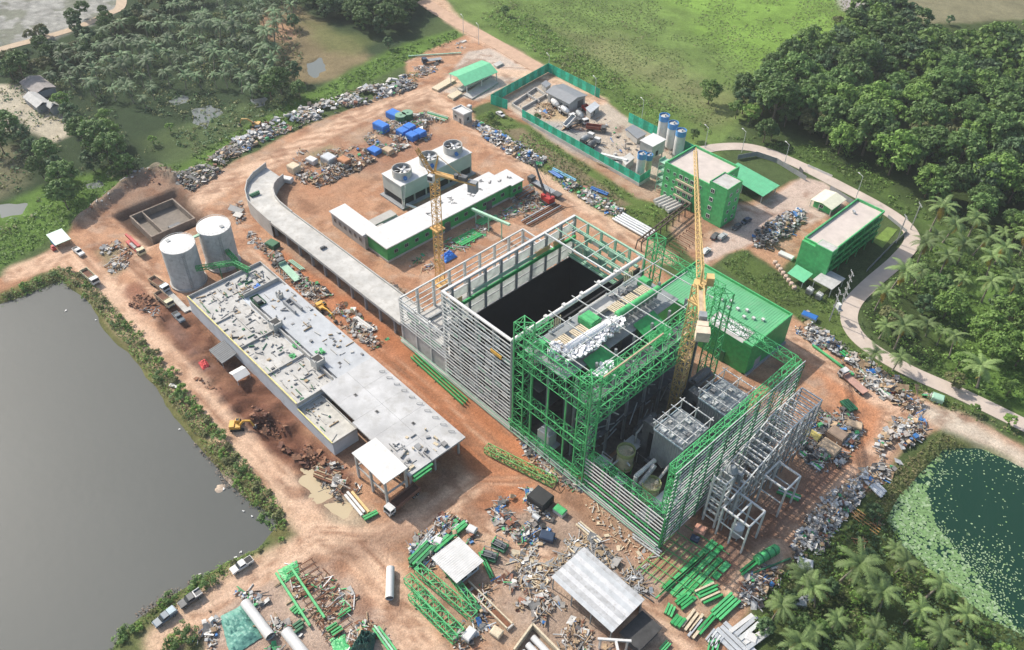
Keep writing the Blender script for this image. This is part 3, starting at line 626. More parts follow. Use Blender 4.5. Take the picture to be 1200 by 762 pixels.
# --- the wood at upper right: individuals nearest the camera, one far mass behind
WOODPX = [(872, 150), (862, 118), (905, 80), (940, 55), (985, 40), (1000, 12), (1050, 14), (1085, 42), (1110, 62), (1150, 60), (1215, 40), (1300, 60), (1360, 330), (1240, 320), (1190, 285), (1110, 262), (1060, 228), (1020, 195), (985, 192), (975, 170), (930, 160), (900, 172)]
cand = poly_pts(WOODPX, 8.2, 31, 0.42)
cand.sort(key=lambda p: (p[0] ** 2 + p[1] ** 2))
WN = 218
for i, (x, y) in enumerate(cand[:WN]):
    w = fbm(np.array([x]), np.array([y]), 30, 60)[0]
    k = rt.choices(range(6), weights=(4, 3 if w > 0.5 else 1.5, 3, 4, 1, 1.2))[0]
    place(TREES[k], x, y, ('dark rounded broadleaf tree in the dense wood beyond the concrete road', 'bright yellow-green broadleaf tree in the dense wood beyond the concrete road', 'blue-green slim broadleaf tree in the dense wood beyond the concrete road', 'tall dark broadleaf tree in the dense wood beyond the concrete road', 'small bright broadleaf tree in the dense wood beyond the concrete road', 'olive-toned broadleaf tree in the dense wood beyond the concrete road')[k], 'trees of the dense wood', rt.choice((.7, .9, 1.1, 1.3, 1.55)) * rt.uniform(.92, 1.08))
def mass(name, pts, protos, label, cat, kids_idx, mats, smin, smax, seed):
    rg = np.random.default_rng(seed); Vs = []; Mi = []
    base = []
    for p_ in protos:
        parts = []
        for j, c in enumerate(p_.children if hasattr(p_, 'children') else [p_]):
            me = c.data
            if any(len(f.vertices) != 4 for f in me.polygons): continue
            v = np.empty(len(me.vertices) * 3, np.float32); me.vertices.foreach_get('co', v); v = v.reshape(-1, 3)
            q = np.empty(len(me.loops), np.int32); me.loops.foreach_get('vertex_index', q); parts.append(v[q])
        base.append(np.concatenate(parts))
    for x, y in pts:
        k = rg.integers(len(base)); s = rg.uniform(smin, smax); a = rg.uniform(0, 6.28); v = base[k] * s; ca, sa = math.cos(a), math.sin(a)
        Vs.append(np.stack([v[:, 0] * ca - v[:, 1] * sa + x, v[:, 0] * sa + v[:, 1] * ca + y, v[:, 2] + ground_z(x, y)], 1)); Mi.append(np.full(len(v) // 4, k))
    me = meshV(name, np.concatenate(Vs), mats, np.concatenate(Mi)); return tag(link(name, me), label, cat, kind='stuff')
far_t = [tree_proto('far_tree', 40 + k, 4.4, 10, LEAF, 24, 26, 0.75) for k in range(3)]
mass('far_wood', cand[WN:], far_t, 'far part of the dense wood running out of the picture', 'wood', None, [LEAF, LEAF2, LEAFB], 0.85, 1.3, 3)
for t_ in far_t:
    for c_ in list(t_.children): bpy.data.objects.remove(c_)
    bpy.data.objects.remove(t_)
# --- coconut groves, right of the road and lower right
def palms(pts, label, group, smin=0.8, smax=1.15):
    for x, y in pts:
        place(PALMS[rt.randrange(4)], x, y, label, group, smin + (smax - smin) * rt.choice((-.5, 0, .3, .6, 1, 1.3)) * rt.uniform(.85, 1.1), tilt=(rt.uniform(-.16, .16), rt.uniform(-.16, .16)))
PG = [(1025, 355), (1043, 333), (1048, 400), (1046, 425), (1075, 300), (1090, 285), (1105, 275), (1122, 300), (1100, 315), (1140, 290), (1155, 318), (1165, 300), (1185, 325), (1195, 290), (1120, 330), (1070, 325), (1150, 345), (1180, 345), (1145, 445), (1098, 395), (1112, 410), (1085, 385), (1030, 388), (1095, 350), (1135, 268), (1090, 262), (1172, 275), (1205, 310), (1020, 420)]
palms([G(a, b + 8)[:2] for a, b in PG], 'coconut palm with spreading fronds in the grove inside the road bend', 'palms of the road-bend grove', 0.95, 1.25)
PL = [(905, 715), (955, 700), (948, 745), (1030, 705), (1085, 690), (1050, 660), (985, 670), (1020, 735), (1095, 745), (1010, 690), (1060, 720), (975, 725), (1120, 720), (915, 760), (1130, 765), (1045, 640), (940, 680), (1180, 790), (1040, 770), (990, 775)]
palms([G(a, b + 10)[:2] for a, b in PL], 'coconut palm with long fronds in the thicket beside the lily pond', 'palms by the lily pond', 0.85, 1.15)
yp = palm_proto('coconut_palm', 77, 3.5, 13, 2.6, PALMY, dead=0); q = G(1128, 775); place(yp, q.x, q.y, 'small palm with bright yellowing fronds at the bottom right edge', None, 0.9)
BL = [(925, 700, 2), (1000, 660, 4), (960, 735, 0), (1075, 735, 4), (1015, 655, 2), (985, 645, 4), (1110, 700, 4), (1070, 760, 1), (1150, 740, 4), (935, 735, 3), (1035, 680, 2), (895, 735, 2), (1170, 765, 1), (1000, 700, 4), (970, 690, 2), (1180, 775, 4), (1010, 620, 4), (1020, 600, 2)]
for a, b, k in BL:
    q = G(a, b + 5); place(TREES[k], q.x, q.y, 'low bushy tree crowded between the palms beside the lily pond', 'bushy trees by the lily pond', rt.uniform(0.36, 0.52))
BR = [(1090, 345, 0, 1.0), (1105, 365, 1, 0.9), (1040, 375, 5, .8), (1150, 395, 1, 1.0), (1175, 380, 1, 1.1), (1160, 415, 1, 0.9), (1120, 425, 4, .8), (1190, 420, 1, 1.0), (1205, 385, 1, 1.1), (1180, 455, 4, .7), (1130, 380, 4, .8), (1080, 360, 2, .8), (1195, 350, 0, .9), (1215, 445, 1, .9), (1180, 490, 4, .5), (1140, 475, 4, .4), (1115, 445, 5, .6), (1165, 360, 2, .8)]
for a, b, k, s_ in BR:
    q = G(a, b + 8); place(TREES[k], q.x, q.y, 'leafy broadleaf tree among the palms inside the road bend', 'broadleaf trees of the road-bend grove', s_)
# --- left side: plantation and scrub trees
GROVE = [(55, 72), (150, 36), (240, 2), (345, -20), (352, 10), (322, 60), (340, 92), (300, 118), (262, 108), (228, 104), (196, 106), (175, 130), (140, 128), (90, 110), (60, 100)]
PALMS_N = PALMS; PALMD = leafmat('hazy_palm_fronds', (0.10, 0.17, 0.07), 0.45, 0.25, 0.2)
PALMS = [palm_proto('coconut_palm', 11, 6.5, 14, 4.2, PALMD, dead=0, fw=.135), palm_proto('coconut_palm', 12, 7.5, 16, 4.4, PALMD, dead=0, fw=.135), palm_proto('coconut_palm', 13, 5.5, 13, 3.9, PALMD, dead=0, fw=.135), palm_proto('coconut_palm', 15, 7.0, 15, 4.1, PALMD, dead=0, fw=.135)]
pg = poly_pts(GROVE, 7.6, 12, 0.42); pg.sort(key=lambda p: (p[0] ** 2 + p[1] ** 2))
NPAL = 240
palms(pg[:NPAL], 'coconut palm in the hazy plantation at upper left', 'palms of the plantation', 0.8, 1.1)
if len(pg) > NPAL: mass('far_palms', pg[NPAL:], PALMS, 'far rows of the plantation merging together', 'palm grove', None, [PALMD] * 4, 0.85, 1.15, 8)
LT = [(15, 158, 0, 1.1), (5, 175, 3, .9), (30, 165, 2, .9), (100, 165, 0, 1.1), (118, 178, 3, 1.2), (138, 190, 3, 1.1), (110, 195, 2, .9), (60, 188, 0, 1.0), (72, 205, 2, 1.0), (52, 205, 0, .9), (82, 220, 3, 1.0), (80, 240, 0, 1.1), (90, 150, 2, .9), (130, 165, 1, .9), (40, 178, 2, .8), (150, 200, 0, .8), (30, 92, 3, 1.1), (15, 88, 2, 1.0), (62, 62, 2, .8), (75, 125, 4, 1.0), (85, 138, 2, .9), (125, 140, 4, .8), (330, 105, 0, 1.1), (345, 92, 2, 1.0), (318, 112, 3, .9), (352, 112, 0, .8), (300, 100, 2, .9), (345, 30, 2, .8), (455, 52, 2, .6), (180, 165, 4, .5), (200, 150, 4, .5)]
for a, b, k, s_ in LT:
    q = G(a, b + 4); place(TREES[k], q.x, q.y, 'dark rounded tree in the scrub at the left beyond the works', 'scrub trees at the left', s_)
tw = poly_pts([(350, -12), (490, -14), (488, 24), (462, 40), (420, 42), (390, 26), (360, 14)], 6.6, 14)
mass('copse', tw, [TREES[0], TREES[2], TREES[3]], 'dark copse along the top edge left of the dirt road', 'wood', None, [LEAF, LEAFB, LEAF], 0.75, 1.05, 4)
sc_ = poly_pts([(-10, 80), (40, 66), (110, 42), (170, 8), (250, -16), (230, 10), (130, 55), (40, 100)], 7.0, 15)
sc_ += poly_pts([(70, 30), (120, 10), (130, 22), (60, 50), (10, 58)], 9, 16)
mass('far_scrub', sc_, [TREES[2], TREES[5], TREES[0]], 'hazy scrub trees merging together along the quarry track', 'wood', None, [LEAFB, LEAF3, LEAF], 0.45, 0.85, 6)
for a, b, s_, lab in ((830, 118, .9, 'lone round tree standing in the meadow before the wood'), (862, 135, 1.0, 'dark tree at the tip of the wood nearest the lone meadow tree'), (878, 142, 1.1, 'broad dark tree at the near corner of the wood above the road'), (640, 30, .3, 'small dark bush tree high in the meadow'), (980, 26, .55, 'round bush tree in the bright meadow at the top'), (592, 15, .5, 'dark bush beside the top of the dirt road'), (1112, 25, .5, 'lone pale palm-like tree on the bare field at top right'), (575, 138, .35, 'small round tree at the end of the green fence'), (812, 160, .4, 'small tree behind the roadside lamp'), (630, 140, .32, 'conical green bush at the batching yard gate')):
    q = G(a, b + 3); place(TREES[rt.randrange(6)], q.x, q.y, lab, None, s_)
# --- shrubs along the shores and verges (each one a thing)
LS = [(92, 322), (104, 334), (112, 345), (122, 352), (130, 362), (140, 372), (150, 382), (158, 394), (168, 402), (176, 412), (186, 424), (196, 436), (206, 447), (214, 458), (224, 470), (232, 482), (242, 492), (250, 503), (258, 514), (268, 524), (276, 536), (284, 548), (292, 560), (300, 570), (308, 582), (318, 592), (326, 602), (332, 612), (80, 318), (62, 322), (45, 328), (28, 336), (10, 345), (118, 360), (136, 380), (154, 400), (172, 420), (190, 442), (208, 466), (222, 486), (240, 508), (262, 532), (280, 556), (300, 588), (312, 604), (268, 540), (278, 566), (302, 562), (316, 578), (165, 390), (183, 412), (203, 436), (99, 345), (90, 332)]
for a, b in LS:
    q = G(a, b); shrub(q.x, q.y, 'green bush on the grassy bank between lake and tan road', 'bushes along the lake bank', rt.choice((0, 0, 1, 2, 2)), rt.uniform(0.5, 1.15))
for a, b, k, s_ in ((200, 700, 1, .8), (190, 706, 0, .7), (232, 686, 1, 1.0), (245, 680, 1, .9), (225, 692, 0, .7), (150, 742, 1, .9), (162, 736, 0, .8), (140, 748, 1, .8), (260, 668, 0, .6), (275, 660, 2, .7), (290, 652, 0, .5), (215, 738, 1, .9), (225, 745, 1, 1.0), (205, 752, 3, .8), (200, 760, 1, .9), (305, 645, 2, .5), (330, 632, 0, .5), (180, 715, 2, .6)):
    q = G(a, b); shrub(q.x, q.y, 'leafy bush beside the shore road where the pickups stand', 'bushes by the pickup road', k, s_)
def scatter(px, spacing, seed, **k): return np.array(poly_pts(px, spacing, seed, 0.5, **k))
def cover(name, label, cat, px, spacing, seed, h, r, per, ls, mats, patch=None):
    pts = scatter(px, spacing, seed) if not isinstance(px, np.ndarray) else px
    rg = np.random.default_rng(seed)
    rl = [G(*q)[:2] for q in ROADPX]; dr = np.min([np.hypot(pts[:, 0] - (a[0] + (b_[0] - a[0]) * u), pts[:, 1] - (a[1] + (b_[1] - a[1]) * u)) for a, b_ in zip(rl[:-1], rl[1:]) for u in (0, .2, .4, .6, .8)], 0); pts = pts[dr > 4.0]
    if patch: pts = pts[fbm(pts[:, 0], pts[:, 1], patch[0], 80 + seed) > patch[1]]
    z = np.array([ground_z(a, b) for a, b in pts]); cen = np.stack([pts[:, 0], pts[:, 1], z + h * 0.2], 1)
    rad = r * rg.uniform(0.5, 1.4, len(pts)); V = clump_leaves(cen, rad, per, ls, rg, flat=h / r, jit=0.9, upbias=0.5)
    mi = np.repeat((fbm(pts[:, 0], pts[:, 1], 9, 90 + seed) * 1.4 - 0.2 + rg.normal(size=len(pts)) * 0.12).clip(0, 0.999) * len(mats), per).astype(int)
    return tag(link(name, meshV(name, V, mats, mi)), label, cat, kind='stuff')
cover('verge_growth', 'rough green growth on the verge beside the batching yard fence', 'undergrowth', [(556, 140), (580, 130), (612, 144), (744, 231), (796, 248), (772, 274), (755, 278), (640, 205)], 1.5, 1, 0.9, 0.9, 9, 0.3, [LEAF3, GRASSM, LEAF2], (10, 0.4))
cover('verge_growth', 'rough green growth between the bright green plant building and the road', 'undergrowth', VERGE2, 1.4, 2, 0.9, 0.9, 9, 0.28, [GRASSM, LEAF2, GRASSL], (9, 0.36))
cover('swamp_growth', 'bright green creeping growth between the rubble heap and the swamp', 'undergrowth', [(100, 230), (190, 200), (345, 120), (470, 54), (540, 34), (530, 48), (478, 70), (380, 120), (225, 202), (150, 210)], 2.0, 3, 0.7, 1.2, 8, 0.4, [GRASSL, GRASSL, LEAF2], (12, 0.36))
cover('swamp_growth', 'dense green creeping growth left of the excavated basin', 'undergrowth', [(-10, 280), (70, 225), (135, 198), (108, 240), (88, 262), (18, 304), (-20, 322)], 1.7, 4, 0.6, 1.1, 9, 0.34, [GRASSL, LEAF2, GRASSL])
cover('scrub', 'dark low scrub around the plantation and the swamp', 'undergrowth', [(-10, 110), (60, 60), (350, -10), (355, 120), (190, 200), (90, 225), (0, 280)], 3.2, 5, 1.2, 1.8, 9, 0.5, [LEAFB, LEAF3, LEAFB], (14, 0.48))
cover('meadow_growth', 'low bushy growth along the near edge of the meadow', 'undergrowth', [(560, 20), (640, 70), (740, 132), (820, 165), (838, 150), (740, 98), (650, 38), (600, 0)], 2.2, 6, 1.0, 1.3, 9, 0.4, [LEAF3, LEAF2, GRASSM], (9, 0.42))
cover('meadow_grass', 'tufts of grass over the wide meadow', 'grass', [(545, -20), (1000, -20), (985, 70), (880, 125), (830, 150), (700, 100)], 1.9, 7, 0.12, 0.8, 5, 0.36, [GRASSP, GRASSP, GRASSP, GRASSY2], (16, 0.42))
cover('bank_grass', 'rough grass on the lake bank', 'grass', [(70, 312), (106, 328), (150, 378), (200, 436), (268, 518), (330, 592), (336, 620), (312, 618), (300, 598), (240, 522), (160, 420), (92, 335), (40, 338), (0, 360), (0, 344)], 0.75, 8, 0.8, 0.6, 9, 0.22, [GRASSP, LEAF3, LEAF2, GRASSY2, GRASSM], (6, 0.22))
cover('bank_grass', 'rough grass between the pickup road and the lake', 'grass', [(318, 632), (262, 680), (200, 716), (160, 740), (120, 765), (140, 740), (200, 698), (262, 656), (300, 640)], 0.9, 9, 0.5, 0.5, 8, 0.2, [GRASSM, LEAF2, GRASSY], (5, 0.35))
cover('heap_weeds', 'green weeds growing between the pieces of the long rubble heap', 'weeds', [(203, 208), (235, 188), (345, 126), (462, 88), (490, 84), (488, 102), (380, 136), (285, 178), (225, 224)], 1.6, 19, 1.0, .9, 8, .3, [GRASSL, LEAF2, GRASSY2], (7, .5))
cover('dead_reeds', 'brown dead reeds standing in the lake shallows', 'reeds', np.concatenate([scatter([(150, 708), (170, 690), (200, 680), (212, 692), (195, 702), (165, 722)], 0.7, 10), scatter([(214, 676), (226, 662), (236, 672), (226, 684)], 0.7, 11), scatter([(118, 738), (132, 720), (146, 722), (130, 742)], 0.8, 12), scatter([(225, 515), (240, 524), (270, 555), (300, 590), (296, 600), (262, 566)], 1.1, 13)]), 0, 12, 0.9, 0.6, 8, 0.2, [REED])
cover('jungle_floor', 'tangled undergrowth below the palms beside the lily pond', 'undergrowth', [(890, 700), (940, 650), (1000, 610), (1040, 600), (1062, 640), (1160, 725), (1200, 745), (1200, 790), (880, 790)], 1.5, 14, 1.3, 1.2, 10, 0.33, [LEAF, LEAFB, LEAF2, LEAF3], (8, 0.33))
cover('grove_floor', 'undergrowth below the palms inside the road bend', 'undergrowth', [(1010, 345), (1070, 290), (1200, 270), (1230, 480), (1170, 470), (1060, 425), (1020, 395), (1005, 370)], 2.0, 15, 1.2, 1.3, 9, 0.38, [LEAF, LEAF2, GRASSL], (9, 0.42))
cover('roadside_growth', 'grassy growth between the concrete road and the wood', 'undergrowth', [(850, 160), (900, 172), (985, 205), (1060, 250), (1100, 262), (1180, 290), (1180, 270), (1060, 225), (1000, 180), (890, 160)], 1.9, 16, 0.8, 1.1, 9, 0.35, [GRASSM, GRASSL, LEAF2], (9, 0.42))
cover('roadside_growth', 'grassy bank between concrete road and lily pond', 'undergrowth', [(1020, 408), (1062, 440), (1130, 470), (1200, 505), (1200, 515), (1115, 480), (1050, 446)], 1.2, 17, 0.6, 0.7, 8, 0.25, [GRASSM, GRASSY, LEAF2], (6, 0.35))
cover('pond_edge_growth', 'rough growth between the scrap heap and the lily pond', 'undergrowth', [(1105, 505), (1130, 520), (1090, 545), (1050, 585), (1036, 612), (1010, 610), (1050, 550)], 1.0, 18, 0.7, 0.7, 9, 0.25, [GRASSY, LEAF3, GRASSM], (6, 0.3))
# --- lily pads
LP = GX(PONDR)
pts = scatter([(1040, 606), (1055, 575), (1108, 524), (1155, 523), (1215, 552), (1290, 600), (1290, 800), (1210, 745), (1160, 722), (1110, 684), (1062, 638)], 0.5, 40)
A = pts[:, 0]; B = pts[:, 1]; dd = sdist(LP, A, B); ee = sdist(GX([(1086, 572), (1106, 526), (1150, 522), (1212, 548), (1290, 600), (1260, 740), (1215, 752), (1180, 720), (1140, 664), (1098, 612)]), A, B)
den = np.where(ee < 0, 0.97, np.exp(-ee / 2.6) * 0.6 + 0.03 + 0.5 * np.exp(-((A - G(1160, 670).x) ** 2 + (B - G(1160, 670).y) ** 2) / 60)) * np.where(ee < 0, sst(0.25, 0.5, fbm(A, B, 4, 95, 2)) * 0.6 + 0.4, 0.3 + 1.3 * fbm(A, B, 3, 95, 2))
rg = np.random.default_rng(41); ok = (rg.random(len(pts)) < den) & (dd > -2.5); pts = pts[ok]; edge = ee[ok] < 0
n = len(pts); rr = rg.uniform(0.18, 0.34, n) * np.where(edge, 1.7, 0.8); zz = -0.77 + rg.uniform(0, 0.05, n)
cen = np.stack([pts[:, 0], pts[:, 1], zz], 1); nr = np.stack([rg.normal(size=n) * 0.1, rg.normal(size=n) * 0.1, np.ones(n)], 1)
LILY = leafmat('lily_pads', (0.17, 0.29, 0.11), 0, 0.3, 0.1); LILYP = leafmat('pale_lily_pads', (0.28, 0.39, 0.22), 0, 0.3, 0.1)
tag(link('lily_pads', meshV('lily_pads', quads_from(cen, nr, rr, rg, 0.95), [LILY, LILYP], (rg.random(n) < np.where(edge, 0.25, 0.75)).astype(int))), 'pale green lily pads crowding the pond edge', 'lily pads', kind='stuff')
# ================================================================== the big steel hall
HALL = T('steel_hall', 'huge open steel hall under construction with green lattice towers and white wall rails', 'factory hall', (-105, 104, 0))
def hp(name, mb, m, label=None, kind=None): mb.world = True; return P(name, mb, m, HALL, label, kind)
def W1(): return MB(True)
XT, XB, XC, XD, XE = -152.5, -133.0, -107.0, -82.0, -56.5
Y0, Y1, YB = 104.0, 153.5, 141.0
# ---- tipping hall
b = W1(); b.bx(XT, XB - 0.4, Y0 + 0.3, 152, 6.2, 6.9); hp('tipping_floor', b, CONCL)
for i in range(9):
    y = Y0 + (152 - Y0) * i / 8
    b = W1(); b.bx(XT - .35, XT + .35, y - .35, y + .35, 0, 16.6); hp('column', b, STEEL)
    b = W1(); b.beam((XT, y, 13.8), (XB, y, 15.6), 0.35, 0.8)
    if i in (0, 8): hp('roof_beam', b, STEEL)
b = W1()
for i in range(3): b.beam((XT + 4 + i * 5.5, Y0 + 1, 7.3), (XT + 4 + i * 5.5, Y0 + 14, 7.3), 0.5, 0.7)
hp('floor_beam', b, STEELD)
for z in (16.7, 14.2, 12.2, 10.2, 8.2):
    b = W1(); b.beam((XT, Y0, z), (XT, 152, z), 0.4 if z > 16 else 0.22, 0.45 if z > 16 else 0.3); hp('wall_rail', b, STEEL)
b = W1(); b.beam((XT, 152, 16.7), (XB, 152, 16.7), 0.4); [b.beam((XT, 152, z), (XB, 152, z), 0.2) for z in (14, 12, 10)]; hp('wall_rail', b, STEEL)
b = W1(); b.bx(XT - .3, XT - .1, Y0, 152, 0, 6.2); b.bx(XT, XB, Y0 - .1, Y0 + .1, 1.2, 6.2); b.bx(XT, XB, 151.9, 152.1, 0, 6.2); hp('lower_wall', b, CONCL)
# ---- facade along y = 104 up to the first tower
for i, x in enumerate(np.linspace(XT, XB, 4)[:-1]):
    b = W1(); b.bx(x - .3, x + .3, Y0 - .3, Y0 + .3, 0, 16.6); hp('column', b, STEEL)
for z in np.arange(7.4, 17, 1.15):
    b = W1(); b.beam((XT, Y0 - .4, z), (XB, Y0 - .4, z), 0.16, 0.2 if z < 16.2 else 0.45); hp('wall_rail', b, STEEL)
for i, x in enumerate(np.linspace(XB, XC, 5)):
    b = W1(); b.bx(x - .42, x + .42, Y0 - .3, Y0 + .5, 0, 31.5); hp('column', b, STEELD if i else STEEL)
RAILM = MAT('dull_galvanised_rail', (.42, .45, .44), .55, .1, var=.3, scale=1.2, dirt=.25, dirtcol=(.25, .27, .25))
for k, z in enumerate(np.arange(2.0, 31.0, 1.3)):
    b = W1(); b.beam((XB, Y0 - .5, z), (XC, Y0 - .5, z), 0.16, 0.3); hp('wall_rail', b, STEEL if k % 3 else RAILM)
rg_ = random.Random(3)
for k in range(88):
    x = XB + .5 + (k % 8) * 3.15 + rg_.uniform(-.4, .4); z = 2 + (k // 8) * 2.6 + rg_.uniform(0, .8); b = W1(); b.bx(x, x + rg_.uniform(1.6, 3.1), Y0 - .25 + k * .003, Y0 - .14 + k * .003, z, z + rg_.uniform(.7, 2.0))
    if rg_.random() < .85: hp('facade_sheet', b, rg_.choice((GREENP, TSHEET, TSHEET, STEEL, CONCG)))
b = W1(); b.bx(XB, XC, Y0 + .6, Y0 + .9, 1.2, 6.5); hp('lower_wall', b, CONCG)
for k in range(18):
    x = rg_.uniform(XT, XB - 4); z = rg_.uniform(7, 13); b = W1(); b.bx(x, x + rg_.uniform(2, 5), Y0 - .2 + k * .004, Y0 - .05 + k * .004, z, z + rg_.uniform(.5, 1.8)); hp('wall_panel', b, rg_.choice((GREENP, CONCL, CONCG)))
b = W1(); b.bx(-114, -110, Y0 - .8, Y0 - .6, 24, 25); hp('yellow_panel', b, YEL)
b = W1()
for z in (1.0, 2.6): b.beam((XT, Y0 - 1.2, z), (XE, Y0 - 1.2, z), 0.16, 0.2)
hp('base_rail', b, GREENP)
b = W1(); b.bx(XT - .5, XE - .5, Y0 - .9, Y0 + .4, -0.3, 0.9); hp('plinth', b, CONC)
# ---- waste bunker
b = W1(); YP = Y1 - .6; b.bx(XB, XC, Y0 + .95, YP, 0.05, 0.3); b.bx(XB + .5, XC - .4, Y0 + 1, Y0 + 1.4, 0.3, 14); b.bx(XC - 1, XC - .5, Y0 + 1.4, YP, 0.3, 27.5); b.bx(XB + .4, XB + .8, Y0 + 1.4, YP, 0.3, 17.5); b.bx(XB + .8, XC - 1, YP - .5, YP, 0.3, 17.5); hp('bunker_pit', b, BLACK)  # near-black walls and floor: the unlit pit's shade is put into the colour
for i, y in enumerate(np.linspace(Y0 + 3, Y1, 9)):
    b = W1(); b.bx(XB - .4, XB + .45, y - .35, y + .35, 7, 31); hp('column', b, STEELD)
for i, y in enumerate(np.linspace(Y0 + 3, Y1, 9)[:-1]):
    b = W1(); b.bx(XB - .05, XB + .1, y + .45, y + 5.6, 17.6, 20.4); hp('wall_panel', b, TSHEET); b = W1(); b.bx(XB - .05, XB + .1, y + .45, y + 5.6, 20.9, 22.8); hp('wall_panel', b, TSHEET)
    b = W1(); b.bx(XB - .15, XB + .0, y + .5, y + 5.6, 26.4, 28.8); hp('wall_panel', b, TSHEET)
b = W1(); b.bx(XB + .5, XB + 1.1, Y0 + 2, Y1, 23.9, 24.9); hp('crane_rail', b, GREEN)
b = W1(); b.bx(XB + .35, XB + .6, Y0 + 10, Y0 + 34, 25.3, 26.4); hp('wall_panel', b, GREENP)
for y0, y1 in ((107, 110), (137.5, 143), (144.5, 149)):
    b = W1(); b.bx(XB + .35, XB + .62, y0, y1, 25.05, 26.6); hp('yellow_panel', b, YELC)
for z, w in ((31.2, .75), (29.2, .3), (23, .3), (20.6, .3)):
    b = W1(); b.beam((XB, Y0, z), (XB, Y1, z), w); hp('top_pipe' if w > .6 else 'wall_rail', b, WHITE)
b = W1(); b.tube((XB, Y0, 31.4), (XC, Y0, 32), .45, None, 10); hp('top_pipe', b, WHITE)
b = W1(); b.tube((XC, Y0, 32), (XC, Y1 - 2, 32), .62, None, 12)
for y in np.linspace(Y0 + 5, Y1 - 12, 6): b.box((XC, y, 32.6), (1.1, .9, 1.1))
hp('top_pipe', b, WHITE)
b = W1(); b.beam((XB, YB, 31.5), (XC, YB, 31.8), .42); hp('roof_beam', b, STEEL)
b = W1(); b.beam((XB, Y1, 31.2), (XC, Y1, 31.2), .5); hp('roof_beam', b, GREENP)
for i, x in enumerate(np.linspace(XB, XC, 6)):
    b = W1(); b.bx(x - .3, x + .3, Y1 - .3, Y1 + .3, 0, 31); hp('column', b, GREENP)
    b = W1(); b.beam((x, YB, 31.3), (x, Y1, 31.3), .2); hp('roof_beam', b, STEEL if i % 2 else GREENP)
for y in (YB + 4, YB + 8.2):
    b = W1(); b.beam((XB, y, 31.4), (XC, y, 31.4), .24); hp('roof_beam', b, GREENP)
for z in (26, 20, 14, 8):
    b = W1(); b.beam((XB, Y1 + .4, z), (XC, Y1 + .4, z), .3); hp('wall_rail', b, GREENP)
for k in range(16):
    x = XB + 1 + (k % 8) * 3.1; z = 18 + (k // 8) * 6.2 + rg_.uniform(0, 1.5)
    if rg_.random() < .75: b = W1(); b.bx(x, x + 2.9, Y1 + .05, Y1 + .2, z, z + rg_.uniform(2, 4.5)); hp('wall_panel', b, rg_.choice((GREENP, GREENP, CONCL)))
for z, y in ((18.2, Y1 - 2.4), (23.6, Y1 - 2.0), (27.6, Y1 - 1.4)):
    b = W1(); b.bx(XB + .5, XC - 1.2, y, Y1 - .4, z, z + .25); hp('walkway_floor', b, (GREENP, GREENL, GREENP)[int(z) % 3])
    b = W1(); b.beam((XB + .5, y, z + 1.2), (XC - 1.2, y, z + 1.2), .14); hp('handrail', b, GREEN)
# ---- boiler house: four lattice towers and lattice belts
TW = 3.4
def tower(x, y, z1, n=12):
    b = W1(); q = TW / 2; c = [(x - q, y - q), (x + q, y - q), (x + q, y + q), (x - q, y + q)]
    for i in range(4):
        (ax, ay), (bx_, by_) = c[i], c[(i + 1) % 4]
        b.bx(ax - .15, ax + .15, ay - .15, ay + .15, 0, z1)
        for k in range(n):
            za, zb = z1 * k / n, z1 * (k + 1) / n; b.beam((ax, ay, zb), (bx_, by_, zb), .13)
            if k % 2: b.beam((ax, ay, za), (bx_, by_, zb), .11)
            else: b.beam((bx_, by_, za), (ax, ay, zb), .11)
    b.beam((x - q, y - q, z1), (x + q, y + q, z1), .17); b.beam((x + q, y - q, z1), (x - q, y + q, z1), .17)
    hp('lattice_tower', b, GREENL)
tower(XC + 3, Y0 + 1, 39.5, 13); tower(XD - .5, Y0 + 1, 37.6, 13); tower(XC + 2, Y1 + 1.5, 38, 12); tower(XD + 1, Y1 - .5, 35, 10)
def lat(p, q, h, w, n, r=.1, m=GREENL): b = W1(); b.truss(p, q, h, w, n, r); hp('lattice_truss', b, m)
lat((XC + 3, Y0, 37), (XD, Y0, 37), 2.6, 2.2, 11); lat((XC + 3, Y0, 30.5), (XD, Y0, 30.5), 3.2, 2.2, 11); lat((XC + 3, Y0, 16.6), (XD, Y0, 16.6), 2.8, 2.0, 10)
lat((XC, Y0 - .3, 4.6), (XD, Y0 - .3, 4.6), 1.4, 1.2, 12, .11)
lat((XD, Y0 + 2, 36.6), (XD, Y1 - 2, 36.6), 2.6, 2.2, 16); lat((XD + .3, Y0 + 2, 30.6), (XD + .3, Y1 - 2, 30.6), 3.0, 2.2, 16); lat((XD + .2, Y0 + 2, 24), (XD + .2, Y1 - 14, 24), 2.4, 1.8, 14, .12)
lat((XC + 3, Y1, 36.4), (XD, Y1, 36.4), 2.2, 2.0, 10); lat((XC + 4, Y0 + 3, 36.6), (XC + 4, Y0 + 9, 36.6), 2, 1.6, 3)
for x in np.linspace(XC + 7.5, XD - 6, 3):
    b = W1(); b.beam((x, Y0 - .6, 0.6), (x, Y0 - .6, 27.5), .32); hp('column', b, GREENL)
for x in np.linspace(XC + 1, XD, 6):
    b = W1(); b.beam((x, Y0 - 1.1, 0.6), (x, Y0 - 1.1, 4), .22); hp('post', b, GREEN)
# white roof grid
for y in np.linspace(Y0 + 4, Y1 - 4, 6):
    b = W1(); b.beam((XC, y, 34.4), (XD, y, 35), .15, .26); hp('roof_beam', b, STEEL)
for x in np.linspace(XC + 6, XD - 3, 3):
    b = W1(); b.beam((x, Y0 + 1, 34.8), (x, Y1, 34.8), .14, .24); hp('roof_beam', b, STEEL)
b = W1(); b.beam((XD + 1.2, Y0 + 3, 37.3), (XD + 1.2, Y0 + 24, 37.3), .32, .4); hp('roof_beam', b, TAN)
